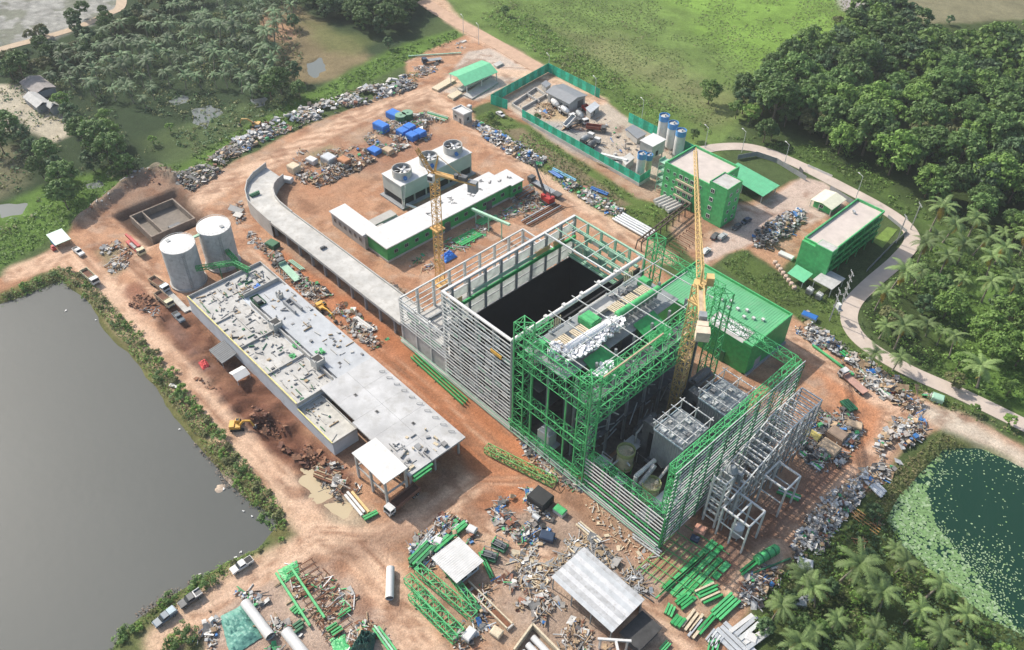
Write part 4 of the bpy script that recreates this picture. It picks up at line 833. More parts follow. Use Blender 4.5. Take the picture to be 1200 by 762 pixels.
# inner floors, dark steel below
for z in (9, 17, 24.5):
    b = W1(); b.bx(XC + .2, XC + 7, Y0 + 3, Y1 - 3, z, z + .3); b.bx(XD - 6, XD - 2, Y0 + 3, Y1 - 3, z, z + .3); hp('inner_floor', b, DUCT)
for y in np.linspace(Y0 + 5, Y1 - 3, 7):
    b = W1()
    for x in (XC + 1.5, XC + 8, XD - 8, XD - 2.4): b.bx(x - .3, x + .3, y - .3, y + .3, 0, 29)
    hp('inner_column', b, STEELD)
rg_ = random.Random(9)
for k in range(70):
    b = W1()
    y = rg_.uniform(Y0 + 4, Y1 - 8); z = rg_.uniform(6, 26); x = XD - rg_.uniform(.5, 5)
    b.beam((x, y, z), (x + rg_.uniform(-1, 2.5), y + rg_.uniform(-5, 5), z + rg_.choice((0, 0, 3, -3))), .22, .3); hp('inner_brace', b, STEELD)
b = W1(); b.bx(XC + 1, XD - 1, Y0 + 3, Y1 - 2, 0.02, 0.1); b.bx(XD, XE - 1, Y0 + 1, Y1 - .5, 0.02, .1); hp('hall_floor', b, MAT('dark_blotchy_floor', (0.14, 0.12, 0.10), .95, var=.45, scale=.5))  # dark brown-grey floor, blotchy in tone
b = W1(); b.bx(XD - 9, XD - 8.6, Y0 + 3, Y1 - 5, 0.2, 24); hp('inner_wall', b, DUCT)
# ---- flue-gas bay: low rail wall, high rail wall
for i, x in enumerate(np.linspace(XD + 2, XE, 6)):
    b = W1(); b.bx(x - .25, x + .25, Y0 - .2, Y0 + .3, 0, 12); hp('column', b, GREEN)
for k, z in enumerate(np.arange(1.6, 12.4, 1.3)):
    b = W1(); b.beam((XD + 1.5, Y0 - .5, z), (XE, Y0 - .5, z), .16, .32); hp('wall_rail', b, GREENL if k in (1, 3) else WHITE)
lat((XD + 2, Y0 + 1.4, 12.6), (XE - 1, Y0 + 1.4, 12.6), 2.0, 1.8, 10)
for i, y in enumerate(np.linspace(Y0 + 1, Y1, 9)):
    b = W1(); b.bx(XE - .6, XE - .1, y - .25, y + .25, 0, 28); b.beam((XE + .32, y, 1), (XE + .32, y, 28), .14); hp('column', b, GREEN)
for k, z in enumerate(np.arange(1.4, 28.6, 1.35)):
    b = W1(); b.beam((XE + .1, Y0, z), (XE + .1, Y1 + .5, z), .15, .3); hp('wall_rail', b, (WHITE, GREENP, STEEL)[k % 3])
lat((XE - 1.6, Y0 + 1, 28.6), (XE - 1.6, Y1, 28.6), 1.9, 1.7, 17, .12, GREENL)
b = W1(); b.truss((XE - 1.4, Y0 + 1.2, 12.5), (XE - 1.4, Y0 + 1.2, 28), 1.8, 1.8, 8, .13, up=(0, -1, 0)); hp('lattice_tower', b, GREENL)
lat((XD + 2, Y1, 28), (XE - 2, Y1, 28), 2.4, 2, 10)
for k in range(26):
    y = Y0 + 3 + k * 1.85; b = W1(); b.beam((XE + .45, y, 2 + (k % 5) * 4.8), (XE + .45, y + 2.2, 8 + (k % 5) * 4.8), .13); hp('wall_brace', b, GREEND)
# ---- equipment in the boiler house (each lifts out)
b = W1(); b.tube((-96.6, 130.5, 31.2), (-96.0, 146, 31.2), 1.0, None, 16); b.tube((-96.6, 130.2, 31.2), (-96.6, 130.5, 31.2), .7, 1.0, 16); b.tube((-96.0, 146, 31.2), (-96.0, 146.3, 31.2), 1.0, .7, 16)
dr = T('boiler_drum', 'long green steam drum lying on top of the boiler house', 'boiler drum', (-96.3, 138, 30)); P('shell', b, GREENL, dr)
b = W1()
for k in range(9): b.bx(-97.6, -95.2, 131.5 + k * 1.6, 131.9 + k * 1.6, 29.4, 30.6)
P('saddle', b, STEELD, dr)
b = W1(); b.tube((-97.4, 112.5, 30.4), (-96.6, 127.2, 30.4), 1.1, None, 14); S1('wrapped_drum', b, PLASTIC, 'long drum wrapped in white sheeting on top of the boiler house', 'boiler drum')
def lump(cx, cy, cz, r, n, mb, rg, mi=0, sz=.75):
    for k in range(n):
        a, d = rg.uniform(0, 6.28), rg.uniform(0, 1) ** .5
        mb.box((cx + math.cos(a) * d * r[0], cy + math.sin(a) * d * r[1], cz + rg.uniform(0, r[2])), (rg.uniform(.4, 1.1) * sz * 1.4, rg.uniform(.4, 1.1) * sz * 1.4, rg.uniform(.3, .9) * sz), 0, mi, (rg.uniform(-.6, .6), rg.uniform(-.6, .6), rg.uniform(0, 3)))
b = W1(); lump(-94.6, 119, 29.2, (1.5, 9, 1.6), 130, b, rg_); lump(-98.5, 111.5, 29.4, (2.6, 2.6, 1.6), 60, b, rg_); lump(-95.4, 128.2, 30, (2.2, 2.4, 1.8), 60, b, rg_)
S1('insulation_bags', b, PLASTIC, 'heap of white insulation bags beside the wrapped drum', 'insulation', kind='stuff')
for (x0, y0, lab) in ((-93.2, 114.5, 'green hopper top with pale wrapping in the near bay of the boiler house'), (-93.2, 133, 'green hopper top with a dark round hole in the far bay of the boiler house')):
    h = T('hopper', lab, 'hopper', (x0 + 3, y0 + 4, 24)); b = W1()
    for k, (o, z) in enumerate(((0, 28.2), (2.2, 22))): pass
    b.add([(x0, y0, 28.6), (x0 + 7.2, y0, 25.8), (x0 + 7.2, y0 + 8, 25.8), (x0, y0 + 8, 28.6), (x0 + 2.5, y0 + 3, 20), (x0 + 5, y0 + 3, 20), (x0 + 5, y0 + 5, 20), (x0 + 2.5, y0 + 5, 20)], ((0, 1, 2, 3), (4, 7, 6, 5), (0, 4, 5, 1), (1, 5, 6, 2), (2, 6, 7, 3), (3, 7, 4, 0))); P('casing', b, GREEN, h)
    b = W1()
    if y0 > 120: b.tube((x0 + 3.6, y0 + 4, 27.3), (x0 + 3.7, y0 + 4, 27.6), .6, .5, 10); P('manhole', b, BLACK, h)
    else: lump(x0 + 4.5, y0 + 3, 26.8, (1.6, 3.4, .6), 46, b, rg_); P('wrapping', b, PLASTIC, h)
for k, (x0, y0) in enumerate(((-101.4, 112.5), (-101, 118), (-100.6, 131.5), (-100.4, 136.5), (-100.4, 141.5))):
    b = W1()
    for j in range(7): b.box((x0 + 1.5, y0 + j * .62, 30.3 + .02 * (j % 2)), (3.4, .42, .3), .05 * (j % 3))
    for j in (-1, 1): b.bx(x0 + 1.5 + j * 1.2 - .1, x0 + 1.5 + j * 1.2 + .1, y0 - .2, y0 + 4, 29.9, 30.14)
    S1('plank_deck', b, WOODL, 'pale timber plank deck laid on the boiler roof beams', 'planks', group='plank decks on the boiler roof')
for k, (x0, y0) in enumerate(((-104.5, 115), (-104.2, 142))):
    t = T('pipe_rack', ('rack of upright yellow pipe stubs nearer the bunker corner tower', 'rack of upright yellow pipe stubs at the far end of the boiler roof')[k], 'pipe rack', (x0, y0, 30))
    for j in range(5): b = W1(); b.tube((x0, y0 + j * .8, 30), (x0 - .2, y0 + j * .8, 33.2), .16, None, 8); P('pipe', b, CREAM, t)
    b = W1(); b.bx(x0 - .6, x0 + .6, y0 - .5, y0 + 4, 29.6, 30); P('base', b, STEEL, t)
for k, (x0, y0, w, d, lab) in enumerate(((-104.8, 109.5, 3, 2.6, 'green casing box at the near end of the boiler roof'), (-103.5, 123.5, 4.5, 4, 'green casing box in the middle of the boiler roof'), (-103, 146, 3, 2.4, 'small green casing box beside the far pipe stubs'))):
    b = W1(); b.bx(x0, x0 + w, y0, y0 + d, 28.4, 30.2); b.bx(x0 + .3, x0 + w - .3, y0 + .3, y0 + d - .3, 30.2, 30.5); b.beam((x0, y0, 30.6), (x0 + w, y0, 30.6), .12); S1('casing_box', b, GREENL, lab, 'casing')
b = W1(); b.bx(-106, -92, 107, 150, 27.6, 27.9); hp('inner_floor', b, STEELD)
b = W1(); b.bx(-105.5, -101.5, 126, 136, 27.95, 29.2); lump(-103, 138.5, 28, (1.6, 6, 1), 50, b, rg_); S1('wrapped_ducts', b, CONCL, 'pale wrapped ducts along the bunker edge of the boiler roof', 'duct')
# ---- equipment in the flue-gas bay
def bagfilter(x0, y0, z1, lab, side):
    t = T('bag_filter', lab, 'filter house', (x0 + 4.2, y0 + 5, 0)); L_, D = 8.6, 10
    b = W1(); b.bx(x0, x0 + L_, y0, y0 + D, 7, z1)
    for j in range(12): b.bx(x0 + .3 + j * .7, x0 + .55 + j * .7, y0 - .12, y0, 7, z1 - .3)
    for j in range(13): b.bx(x0 + L_, x0 + L_ + .12, y0 + .3 + j * .75, y0 + .55 + j * .75, 7, z1 - .3)
    P('casing', b, STEELD, t)
    b = W1(); b.bx(x0 - .1, x0 + L_ + .2, y0 - .25, y0 - .05, z1 - .15, z1 + .25); b.bx(x0 - .3, x0 - .1, y0, y0 + D, z1 - .15, z1 + .25); P('roof_edge', b, LBLUE, t)
    for k in range(3):
        for j in range(3):
            xx = x0 + .4 + k * 2.9; yy = y0 + .6 + j * 3.3
            if rg_.random() < .8: b = W1(); b.bx(xx, xx + 1.0 + rg_.random(), yy, yy + .8 + rg_.random(), z1 + .02, z1 + .25 + .4 * rg_.random()); P('roof_hatch', b, rg_.choice((CONCL, STEEL, WHITE, GREY)), t)
    b = W1()
    for xx in (x0, x0 + L_ / 2, x0 + L_):
        for yy in (y0, y0 + D / 2, y0 + D): b.beam((xx, yy, z1), (xx, yy, z1 + 3), .2)
        b.beam((xx, y0 - 1, z1 + 3), (xx, y0 + D + 1, z1 + 3), .2)
    for yy in np.linspace(y0, y0 + D, 4): b.beam((x0 - .8, yy, z1 + 3.1), (x0 + L_ + .8, yy, z1 + 3.1), .22)
    P('roof_frame', b, WHITE, t)
    b = W1()
    for xx in (x0 + .4, x0 + L_ - .4):
        for yy in (y0 + .4, y0 + D - .4): b.bx(xx - .25, xx + .25, yy - .25, yy + .25, 0, 7)
    for j in (0, 1):
        yy = y0 + .8 + j * 4.7; b.add([(x0 + .6, yy, 6.98), (x0 + 8, yy, 6.98), (x0 + 8, yy + 4, 6.98), (x0 + .6, yy + 4, 6.98), (x0 + 4.2, yy + 2, 3)], ((0, 1, 2, 3), (0, 4, 1), (1, 4, 2), (2, 4, 3), (3, 4, 0)))
    P('hopper', b, DUCT, t)
    b = W1(); b.bx(x0 - 4, x0 - 2, y0 + 1, y0 + 3.4, 0.1, z1 - 1); b.bx(x0 - 2, x0 - .05, y0 + 1, y0 + 3.4, z1 - 3.4, z1 - 1); P('duct', b, DUCT, t)
    b = W1()
    for z in np.arange(3, z1, 3.2): b.bx(x0 - 1.8, x0 - .4, y0 + 4, y0 + 5.2, z, z + .12); b.beam((x0 - 1.8, y0 + 4, z), (x0 - .4, y0 + 5.2, z + 3.2), .14)
    P('stair', b, STEEL, t)
    return t
bagfilter(-72.5, 118.5, 17.6, 'grey corrugated filter house with an open roof frame, nearer the low rail wall', 0); bagfilter(-71.5, 134.5, 17.6, 'grey filter house with an open roof frame, farther back beside the yellow crane', 1)
def reactor(x, y, lab, z1):
    t = T('reactor_vessel', lab, 'vessel', (x, y, 0)); b = W1(); b.cyl(x, y, 3.2, z1, 2.1, 22, 0); b.cyl(x, y, 1.2, 3.2, 0.7, 22, 0, 2.1); P('shell', b, CREAM, t)
    b = W1(); b.ring(x, y, z1 - .2, z1 + .9, 2.35, .25, 22); b.ring(x, y, z1 * .45, z1 * .45 + .3, 2.3, .25, 22); P('flange', b, MAT('olive_paint', (.30, .34, .14), .6, var=.25, dirt=.3), t)
    b = W1()
    for k in range(8): b.beam((x, y, z1 + .1), (x + 2.1 * math.cos(k * PI / 4), y + 2.1 * math.sin(k * PI / 4), z1 + .05), .16)
    b.cyl(x + .9, y + .6, z1, z1 + 1.4, .5, 10); P('lid_frame', b, WOODL, t)
    for k in range(4):
        b = W1(); a = PI / 4 + k * PI / 2; b.beam((x + 2 * math.cos(a), y + 2 * math.sin(a), 0), (x + 2 * math.cos(a), y + 2 * math.sin(a), 5), .3); P('leg', b, GREEN, t)
reactor(-76.6, 114.2, 'cream cylindrical vessel with an open top, left of the pair behind the low rail wall', 9.0); reactor(-66.2, 111.5, 'cream cylindrical vessel with ribbed lid, right of the pair behind the low rail wall', 8.2)
for x0, x1, y0, y1, z0, z1, lab in ((-81, -77, 108, 111, 0.1, 5, 'dark duct block beside the near green lattice tower'), (-80, -75.6, 121, 127, .1, 12, 'tall dark duct left of the grey filter house'), (-79, -74.5, 139, 147, .1, 15, 'tall dark duct behind the yellow crane'), (-62, -58.2, 118, 130, .1, 10, 'dark fan casing behind the high rail wall'), (-62, -58.4, 136, 147, .1, 11, 'dark fan casing at the far end behind the high rail wall')):
    b = W1(); b.bx(x0, x1, y0, y1, z0, z1 * .8); b.bx(x0 + .6, x1 - .6, y0 + .6, y1 - .6, z1 * .8, z1); b.bx(x0 - .2, x1 + .2, y0 - .2, y1 + .2, z1 * .4, z1 * .4 + .4); b.tube(((x0 + x1) / 2, y0 + 1, z1), ((x0 + x1) / 2, y1 - 1, z1 + .6), 1.0, None, 12); S1('duct', b, DUCT, lab, 'duct')
b = W1(); b.bx(-97.5, -93.5, Y0 + .3, Y0 + 3.2, 3.2, 7.4); b.bx(-98.6, -92.5, Y0 - .6, Y0 + 3.8, 2.6, 3.1); b.bx(-96.8, -94.2, Y0 + .8, Y0 + 2.8, 7.4, 8.6); S1('grey_hopper', b, SILV, 'grey hopper cone hanging between the two near lattice towers', 'hopper')
r9 = random.Random(21)
for k in range(16):
    x = (-79, -74, -64, -60.5)[k % 4] + r9.uniform(-1, 1); y = 108 + (k // 4) * 11.5 + r9.uniform(-2, 3); z = r9.uniform(2, 9); w, d = r9.uniform(2.5, 4.5), r9.uniform(2.5, 6)
    t = T('work_platform', 'grey steel work platform with railings among the equipment of the flue-gas bay', 'platform', (x, y, 0), 0, 'work platforms in the flue-gas bay')
    b = W1(); b.bx(x - w / 2, x + w / 2, y - d / 2, y + d / 2, z, z + .18); P('deck', b, r9.choice((STEEL, SILV, STEELD)), t)
    for sx in (-1, 1):
        for sy in (-1, 1): b = W1(); b.beam((x + sx * (w / 2 - .15), y + sy * (d / 2 - .15), 0.1), (x + sx * (w / 2 - .15), y + sy * (d / 2 - .15), z + 1.2), .2); P('post', b, STEEL, t)
    b = W1(); [b.beam((x - w / 2, y + sy * d / 2, z + 1.1), (x + w / 2, y + sy * d / 2, z + 1.1), .09) for sy in (-1, 1)]; b.beam((x + w / 2, y - d / 2, z + 1.1), (x + w / 2, y + d / 2, z + 1.1), .09); P('railing', b, WHITE, t)
for k in range(18):
    x = r9.uniform(-79, -59); y = r9.uniform(107, 150); z = r9.uniform(3, 12); a = r9.choice(((6, 0, 0), (0, 7, 0), (0, 5, 3), (4, 0, -2))); r_ = r9.choice((.25, .35, .6)); b = W1(); b.tube((x, y, z), (x + a[0], y + a[1], z + a[2]), r_, None, 10); b.tube((x, y, 0.1), (x, y, z), r_ * .9, None, 10)
    S1('pipe_run', b, r9.choice((SILV, STEEL, STEELD, CONCL, GREEN)), 'bent pipe run threading between the equipment of the flue-gas bay', 'pipe', group='pipe runs in the flue-gas bay')
# ---- steel gallery frames on the outer side
t = T('pipe_gallery', 'tall grey steel gallery frame leaning along the outside of the high rail wall', 'steel frame', (-51, 138, 0))
bays = np.linspace(119, 154.5, 15)
def topz(i): return 12 + 7.5 * min(1, max(0, i / 9))
for i, y in enumerate(bays):
    for x in (-55.2, -49.5): b = W1(); b.beam((x, y, 0), (x, y, topz(i)), .26); P('post', b, STEELD, t)
    for z in np.arange(4, topz(i) - 1, 3.6): b = W1(); b.beam((-55.2, y, z), (-49.5, y, z), .2); P('cross_beam', b, STEEL, t, kind=None)
    b = W1(); b.beam((-55.2, y, topz(i)), (-49.5, y, topz(i)), .3); P('top_beam', b, WHITE, t)
for i in range(14):
    for x in (-55.2, -49.5):
        b = W1(); b.beam((x, bays[i], topz(i)), (x, bays[i + 1], topz(i + 1)), .28); P('top_beam', b, STEEL, t)
        b = W1(); b.beam((x, bays[i], 4), (x, bays[i + 1], topz(i)), .14); b.beam((x, bays[i], topz(i)), (x, bays[i + 1], 4), .14)
        for z in np.arange(4, topz(i) - 1, 3.6): b.beam((x, bays[i], z), (x, bays[i + 1], z), .18)
        P('side_lattice', b, STEEL if i % 3 else STEELD, t)
b = W1()
for k in range(24):
    y = rg_.uniform(120, 153); x = rg_.uniform(-55, -50); z = rg_.choice((4, 7.6, 11.2)); b.tube((x, y, z + .6), (x + rg_.uniform(-1, 1), y + rg_.uniform(1, 4), z + .6), rg_.uniform(.15, .4), None, 8)
P('gallery_pipework', b, STEELD, t, kind='stuff')
b = W1(); b.cyl(-52.6, 122.4, 13, 17.4, 1.4, 16); b.cyl(-52.6, 122.4, 17.4, 18.6, 1.4, 16, 0, .6); b.bx(-53.6, -50.6, 123.8, 125, 12.6, 15.5); P('fan_housing', b, STEELD, t)
t = T('ladder_tower', 'narrow pale steel ladder tower standing against the high rail wall', 'steel frame', (-53, 119.6, 0))
for x, y in ((-54.4, 118.2), (-51.2, 118.2), (-54.4, 121), (-51.2, 121)): b = W1(); b.beam((x, y, 0), (x, y, 17), .45); P('post', b, STEEL, t)
for z in np.arange(2.4, 17.2, 2.4):
    b = W1(); b.beam((-54.4, 118.2, z), (-51.2, 118.2, z), .34); b.beam((-51.2, 118.2, z), (-51.2, 121, z), .28); b.beam((-54.4, 121, z), (-51.2, 121, z), .28); P('rung', b, STEEL, t)
def cubeframe(x0, x1, y0, y1, z, lab, nmid):
    t = T('portal_frame', lab, 'steel frame', ((x0 + x1) / 2, (y0 + y1) / 2, 0))
    for x in np.linspace(x0, x1, nmid + 2):
        for y in (y0, y1): b = W1(); b.beam((x, y, 0), (x, y, z), .4); P('post', b, STEEL, t)
        b = W1(); b.beam((x, y0, z), (x, y1, z), .4); P('top_beam', b, STEEL, t)
    for y in (y0, y1):
        b = W1(); b.beam((x0, y, z), (x1, y, z), .42); P('top_beam', b, WHITE, t); b = W1(); b.beam((x0, y, z * .5), (x1, y, z * .5), .25); P('mid_beam', b, STEEL, t)
cubeframe(-49.8, -42.6, 117.2, 123.3, 10.5, 'open pale steel cube frame of six posts at the corner of the gallery', 1)
cubeframe(-48.6, -42.6, 132, 138, 10.5, 'open pale steel cube frame of four posts farther along the gallery', 0)
b = W1(); b.cyl(-46.3, 120.2, .8, 3.8, 1.5, 16); b.cyl(-46.3, 120.2, 3.8, 4.6, 1.5, 16, 0, .5); [b.beam((-46.3 + dx, 120.2 + dy, 0), (-46.3 + dx, 120.2 + dy, 1.5), .2) for dx in (-1, 1) for dy in (-1, 1)]; S1('tank', b, SILV, 'round silver tank inside the six-post cube frame', 'tank')
b = W1(); b.tube((-38.6, 117.4, 1.25), (-37.2, 123.4, 1.25), 1.2, None, 16); b.tube((-37.2, 123.4, 1.25), (-37.0, 124, 1.25), 1.2, .6, 16); [b.ring(-38, 119, -9, -9, .1, .05, 3) for _ in ()]
v = T('green_vessel', 'fat green cylinder lying on the dark soil beside the six-post frame', 'vessel', (-38, 120.5, 0)); P('shell', b, GREENL, v)
b = W1()
for u in (.2, .5, .8): p_ = Vector((-38.6, 117.4, 1.25)).lerp(Vector((-37.2, 123.4, 1.25)), u); d_ = (Vector((-37.2, 123.4, 1.25)) - Vector((-38.6, 117.4, 1.25))).normalized() * .12; b.tube(p_ - d_, p_ + d_, 1.27, None, 16)
P('band', b, GREEND, v)
# ---- bright green block behind
t = T('plant_building', 'bright green sheet-clad plant building with a ribbed green roof and a recessed white deck', 'building', (-92, 176, 0))
x0, x1, y0, y1, z1 = -110, -76, 166, 186, 11
b = W1(); b.bx(x0, x1, y0, y1, 0, z1 - .6); P('wall', b, GREEN, t)
b = W1()
for k in range(0, 42):
    xx = x0 + .6 + k * .79
    if -92 < xx < -79.2: b.bx(xx, xx + .3, 172.2, y1 - .5, z1 - .6, z1 - .46)
    else: b.bx(xx, xx + .3, y0 + .5, y1 - .5, z1 - .6, z1 - .46)
b.bx(x0, -92.2, y0, y1, z1 - .6, z1 - .52); b.bx(-92.2, -79, 172, y1, z1 - .6, z1 - .52); b.bx(-79, x1, y0, y1, z1 - .6, z1 - .52); P('roof', b, MAT('ribbed_green_roof', (.12, .40, .19), .6, var=.16, scale=.2, dirt=.35, dirtcol=(.2, .36, .22)), t)
b = W1()
for a, c in (((x0, x1), (y1 - .35, y1)), ((x0, x0 + .35), (y0, y1 - .35)), ((x1 - .35, x1), (y0, y1 - .35)), ((-79, x1 - .35), (y0, y0 + .35)), ((x0 + .35, -92), (y0, y0 + .35))): b.bx(a[0], a[1], c[0], c[1], z1 - .58, z1 + .3)
P('parapet', b, GREENL, t)
b = W1(); b.bx(-92, -79.2, y0 + .05, 172, z1 - .58, z1 - .5); P('deck', b, CONC, t)
b = W1(); b.prism([(-91.2, 166.9), (-81.5, 167.2), (-79.8, 169), (-81.5, 171.3), (-90.5, 171.4)], z1 - .5, z1 - .3); P('tarpaulin', b, WHITE, t)
for k in range(9):
    b = W1(); b.bx(-96.5 + (k % 3) * 2.2 + (k // 3) * 5.5, -95.6 + (k % 3) * 2.2 + (k // 3) * 5.5, 174.6 + (k % 3) * 1.5, 175.4 + (k % 3) * 1.5, z1 - .42, z1 + .25); P('roof_vent', b, WHITE, t)
b = W1(); b.bx(-86, -83.5, 165.6, 165.99, 0, 4); b.bx(-100, -97, 165.6, 165.99, 0, 4); P('door', b, GREEND, t)
b = W1(); b.bx(x1, x1 + .02, 170, 173, 0, 3.5); b.bx(x1 - 1, x1 + .6, 166, 186, -.1, .5); P('plinth', b, CONCG, t)
# ---- tower cranes
def mast(mb, x, y, z0, z1, w, mi=0, r=.16):
    q = w / 2; n = max(2, int((z1 - z0) / (w * .95))); c = [(x - q, y - q), (x + q, y - q), (x + q, y + q), (x - q, y + q)]
    for i in range(4):
        (ax, ay), (bx_, by_) = c[i], c[(i + 1) % 4]; mb.bx(ax - r * .7, ax + r * .7, ay - r * .7, ay + r * .7, z0, z1, mi)
        for k in range(n):
            za = z0 + (z1 - z0) * k / n; zb = z0 + (z1 - z0) * (k + 1) / n; mb.beam((ax, ay, zb), (bx_, by_, zb), r, None, mi)
            mb.beam((ax, ay, za), (bx_, by_, zb), r * .8, None, mi) if (k + i) % 2 else mb.beam((bx_, by_, za), (ax, ay, zb), r * .8, None, mi)
def jib3(mb, p, q, w, h, n, r=.13, taper=.5, mi=0):
    """triangular jib: two bottom chords and one top chord"""
    p = Vector(p); q = Vector(q); d = (q - p).normalized(); a = d.cross(Vector((0, 0, 1))).normalized(); up = a.cross(d)
    def st(t): s_ = 1 - (1 - taper) * t; c = p.lerp(q, t); return c + a * w / 2 * s_, c - a * w / 2 * s_, c + up * h * s_
    for k in range(n):
        A, B = st(k / n), st((k + 1) / n)
        for i in range(3): mb.beam(A[i], B[i], r * 1.5, None, mi)
        mb.beam(A[0], A[1], r, None, mi); mb.beam(A[0], B[1], r * .8, None, mi); mb.beam(A[0], B[2], r, None, mi); mb.beam(A[1], B[2], r, None, mi); mb.beam(A[2], B[0], r, None, mi); mb.beam(A[2], B[1], r, None, mi)
cx, cy = -79.8, 138.0
cr = T('tower_crane', 'tall pale yellow tower crane with a long jib rising from inside the steel hall', 'tower crane', (cx, cy, 0))
b = W1(); mast(b, cx, cy, 0, 47, 2.4, 0, .19); P('mast', b, YELC, cr)
b = W1(); b.bx(cx - 1.5, cx + 1.5, cy - 1.5, cy + 1.5, 42, 42.5); b.cyl(cx, cy, 46.9, 48, 1.5, 16); P('slewing_ring', b, YELC, cr)
jd = Vector((-115.1 + 79.8, 181.7 - 138, 0)).normalized(); jn = Vector((-jd.y, jd.x, 0)); c0 = Vector((cx, cy, 48.2))
b = W1(); jib3(b, c0 + jd * 1.2, c0 + jd * 56 + Vector((0, 0, 1.0)), 1.7, 1.9, 30, .12, .55); P('jib', b, YELC, cr)
b = W1(); b.beam(c0 - jd * 1 + jn * .7, c0 - jd * 17 + jn * .7, .3, .4); b.beam(c0 - jd * 1 - jn * .7, c0 - jd * 17 - jn * .7, .3, .4)
for k in range(9): b.beam(c0 - jd * (1 + k * 2) + jn * .7, c0 - jd * (2.6 + k * 1.7) - jn * .7, .14)
P('counter_jib', b, YELC, cr)
b = W1(); b.box(c0 - jd * 9 + Vector((0, 0, .1)), (11, 1.2, .12), math.atan2(jd.y, jd.x)); P('walkway', b, TAN, cr)
b = W1(); b.box(c0 - jd * 17.6 - Vector((0, 0, .4)), (2.2, 3.0, 2.6), math.atan2(jd.y, jd.x)); b.box(c0 - jd * 15.4 - Vector((0, 0, .2)), (1.6, 2.4, 2.0), math.atan2(jd.y, jd.x)); P('counterweight', b, MAT('counterweight_block', (.60, .50, .38), .9, var=.15), cr)
b = W1(); b.box(c0 - jd * 13.2 + Vector((0, 0, .9)), (1.8, 1.7, 1.4), math.atan2(jd.y, jd.x)); P('winch', b, STEELD, cr)
b = W1(); b.box(c0 + jn * -2.3 + jd * 1.2 - Vector((0, 0, .3)), (2.0, 1.7, 2.3), math.atan2(jd.y, jd.x)); cabp = P('cab', b, YELC, cr)
b = W1(); b.box(c0 + jn * -2.3 + jd * 2.3 - Vector((0, 0, .1)), (.1, 1.5, 1.3), math.atan2(jd.y, jd.x)); P('window', b, GLASS, cabp)
b = W1(); b.beam(c0 + jd * .8, c0 + Vector((0, 0, 5)), .35); b.beam(c0 - jd * .8, c0 + Vector((0, 0, 5)), .35); b.beam(c0 + Vector((0, 0, 5)), c0 + jd * 26 + Vector((0, 0, 2)), .1); b.beam(c0 + Vector((0, 0, 5)), c0 - jd * 15, .1); P('head_frame', b, YELC, cr)
cx, cy = -165.9, 129.1
cr = T('tower_crane', 'orange tower crane with a short counter jib beside the long green-and-white building', 'tower crane', (cx, cy, 0))
b = W1(); mast(b, cx, cy, 0, 39.5, 2.0, 0, .13); P('mast', b, ORG, cr)
b = W1(); b.bx(cx - 1.7, cx + 1.7, cy - 1.7, cy + 1.7, 21, 21.3); b.cyl(cx, cy, 39.4, 40.4, 1.4, 14); b.bx(cx - 2.4, cx + 2.4, cy - 2.4, cy + 2.4, -.2, .5); P('slewing_ring', b, ORG, cr)
c0 = Vector((cx, cy, 40.6)); jd = Vector((12.5, 5.2, 0)).normalized(); jn = Vector((-jd.y, jd.x, 0)); ang = math.atan2(jd.y, jd.x)
b = W1()
for s_ in (-1, 1): b.beam(c0 - jd * 1.5 + jn * s_ * .8, c0 + jd * 13.5 + jn * s_ * .8, .3, .5)
for k in range(8): b.beam(c0 + jd * k * 1.7 + jn * .8, c0 + jd * (k + .8) * 1.7 - jn * .8, .14)
b.box(c0 + jd * 6 + Vector((0, 0, .1)), (12, 1.2, .1), ang); P('counter_jib', b, ORG, cr)
b = W1(); b.box(c0 + jd * 12.2 - Vector((0, 0, 1.2)), (2.6, 1.8, 3.4), ang); P('counterweight', b, CONCG, cr)
b = W1(); b.box(c0 + jd * 9.2 + Vector((0, 0, .8)), (2.4, 1.6, 1.4), ang); b.cyl(c0.x + jd.x * 7, c0.y + jd.y * 7, c0.z + .2, c0.z + 1.4, .7, 12); P('winch', b, DUCT, cr)
b = W1(); b.beam(c0 + jn * .6, c0 + jd * 1.5 + Vector((0, 0, 6)), .3); b.beam(c0 - jn * .6, c0 + jd * 1.5 + Vector((0, 0, 6)), .3); b.beam(c0 + jd * 1.5 + Vector((0, 0, 6)), c0 + jd * 11, .12); P('head_frame', b, ORG, cr)
b = W1(); jib3(b, c0 - jd * 1.5, c0 - jd * 5.5 + Vector((0, 0, 6.5)), 1.2, 1.2, 4, .12, .8); P('jib', b, ORG, cr)
b = W1(); b.box(c0 + jn * -2 - Vector((0, 0, .6)), (1.7, 1.5, 2.1), ang); cabp = P('cab', b, WHITE, cr)
b = W1(); b.box(c0 + jn * -2.78 - Vector((0, 0, .4)), (1.5, .1, 1.2), ang); P('window', b, GLASS, cabp)
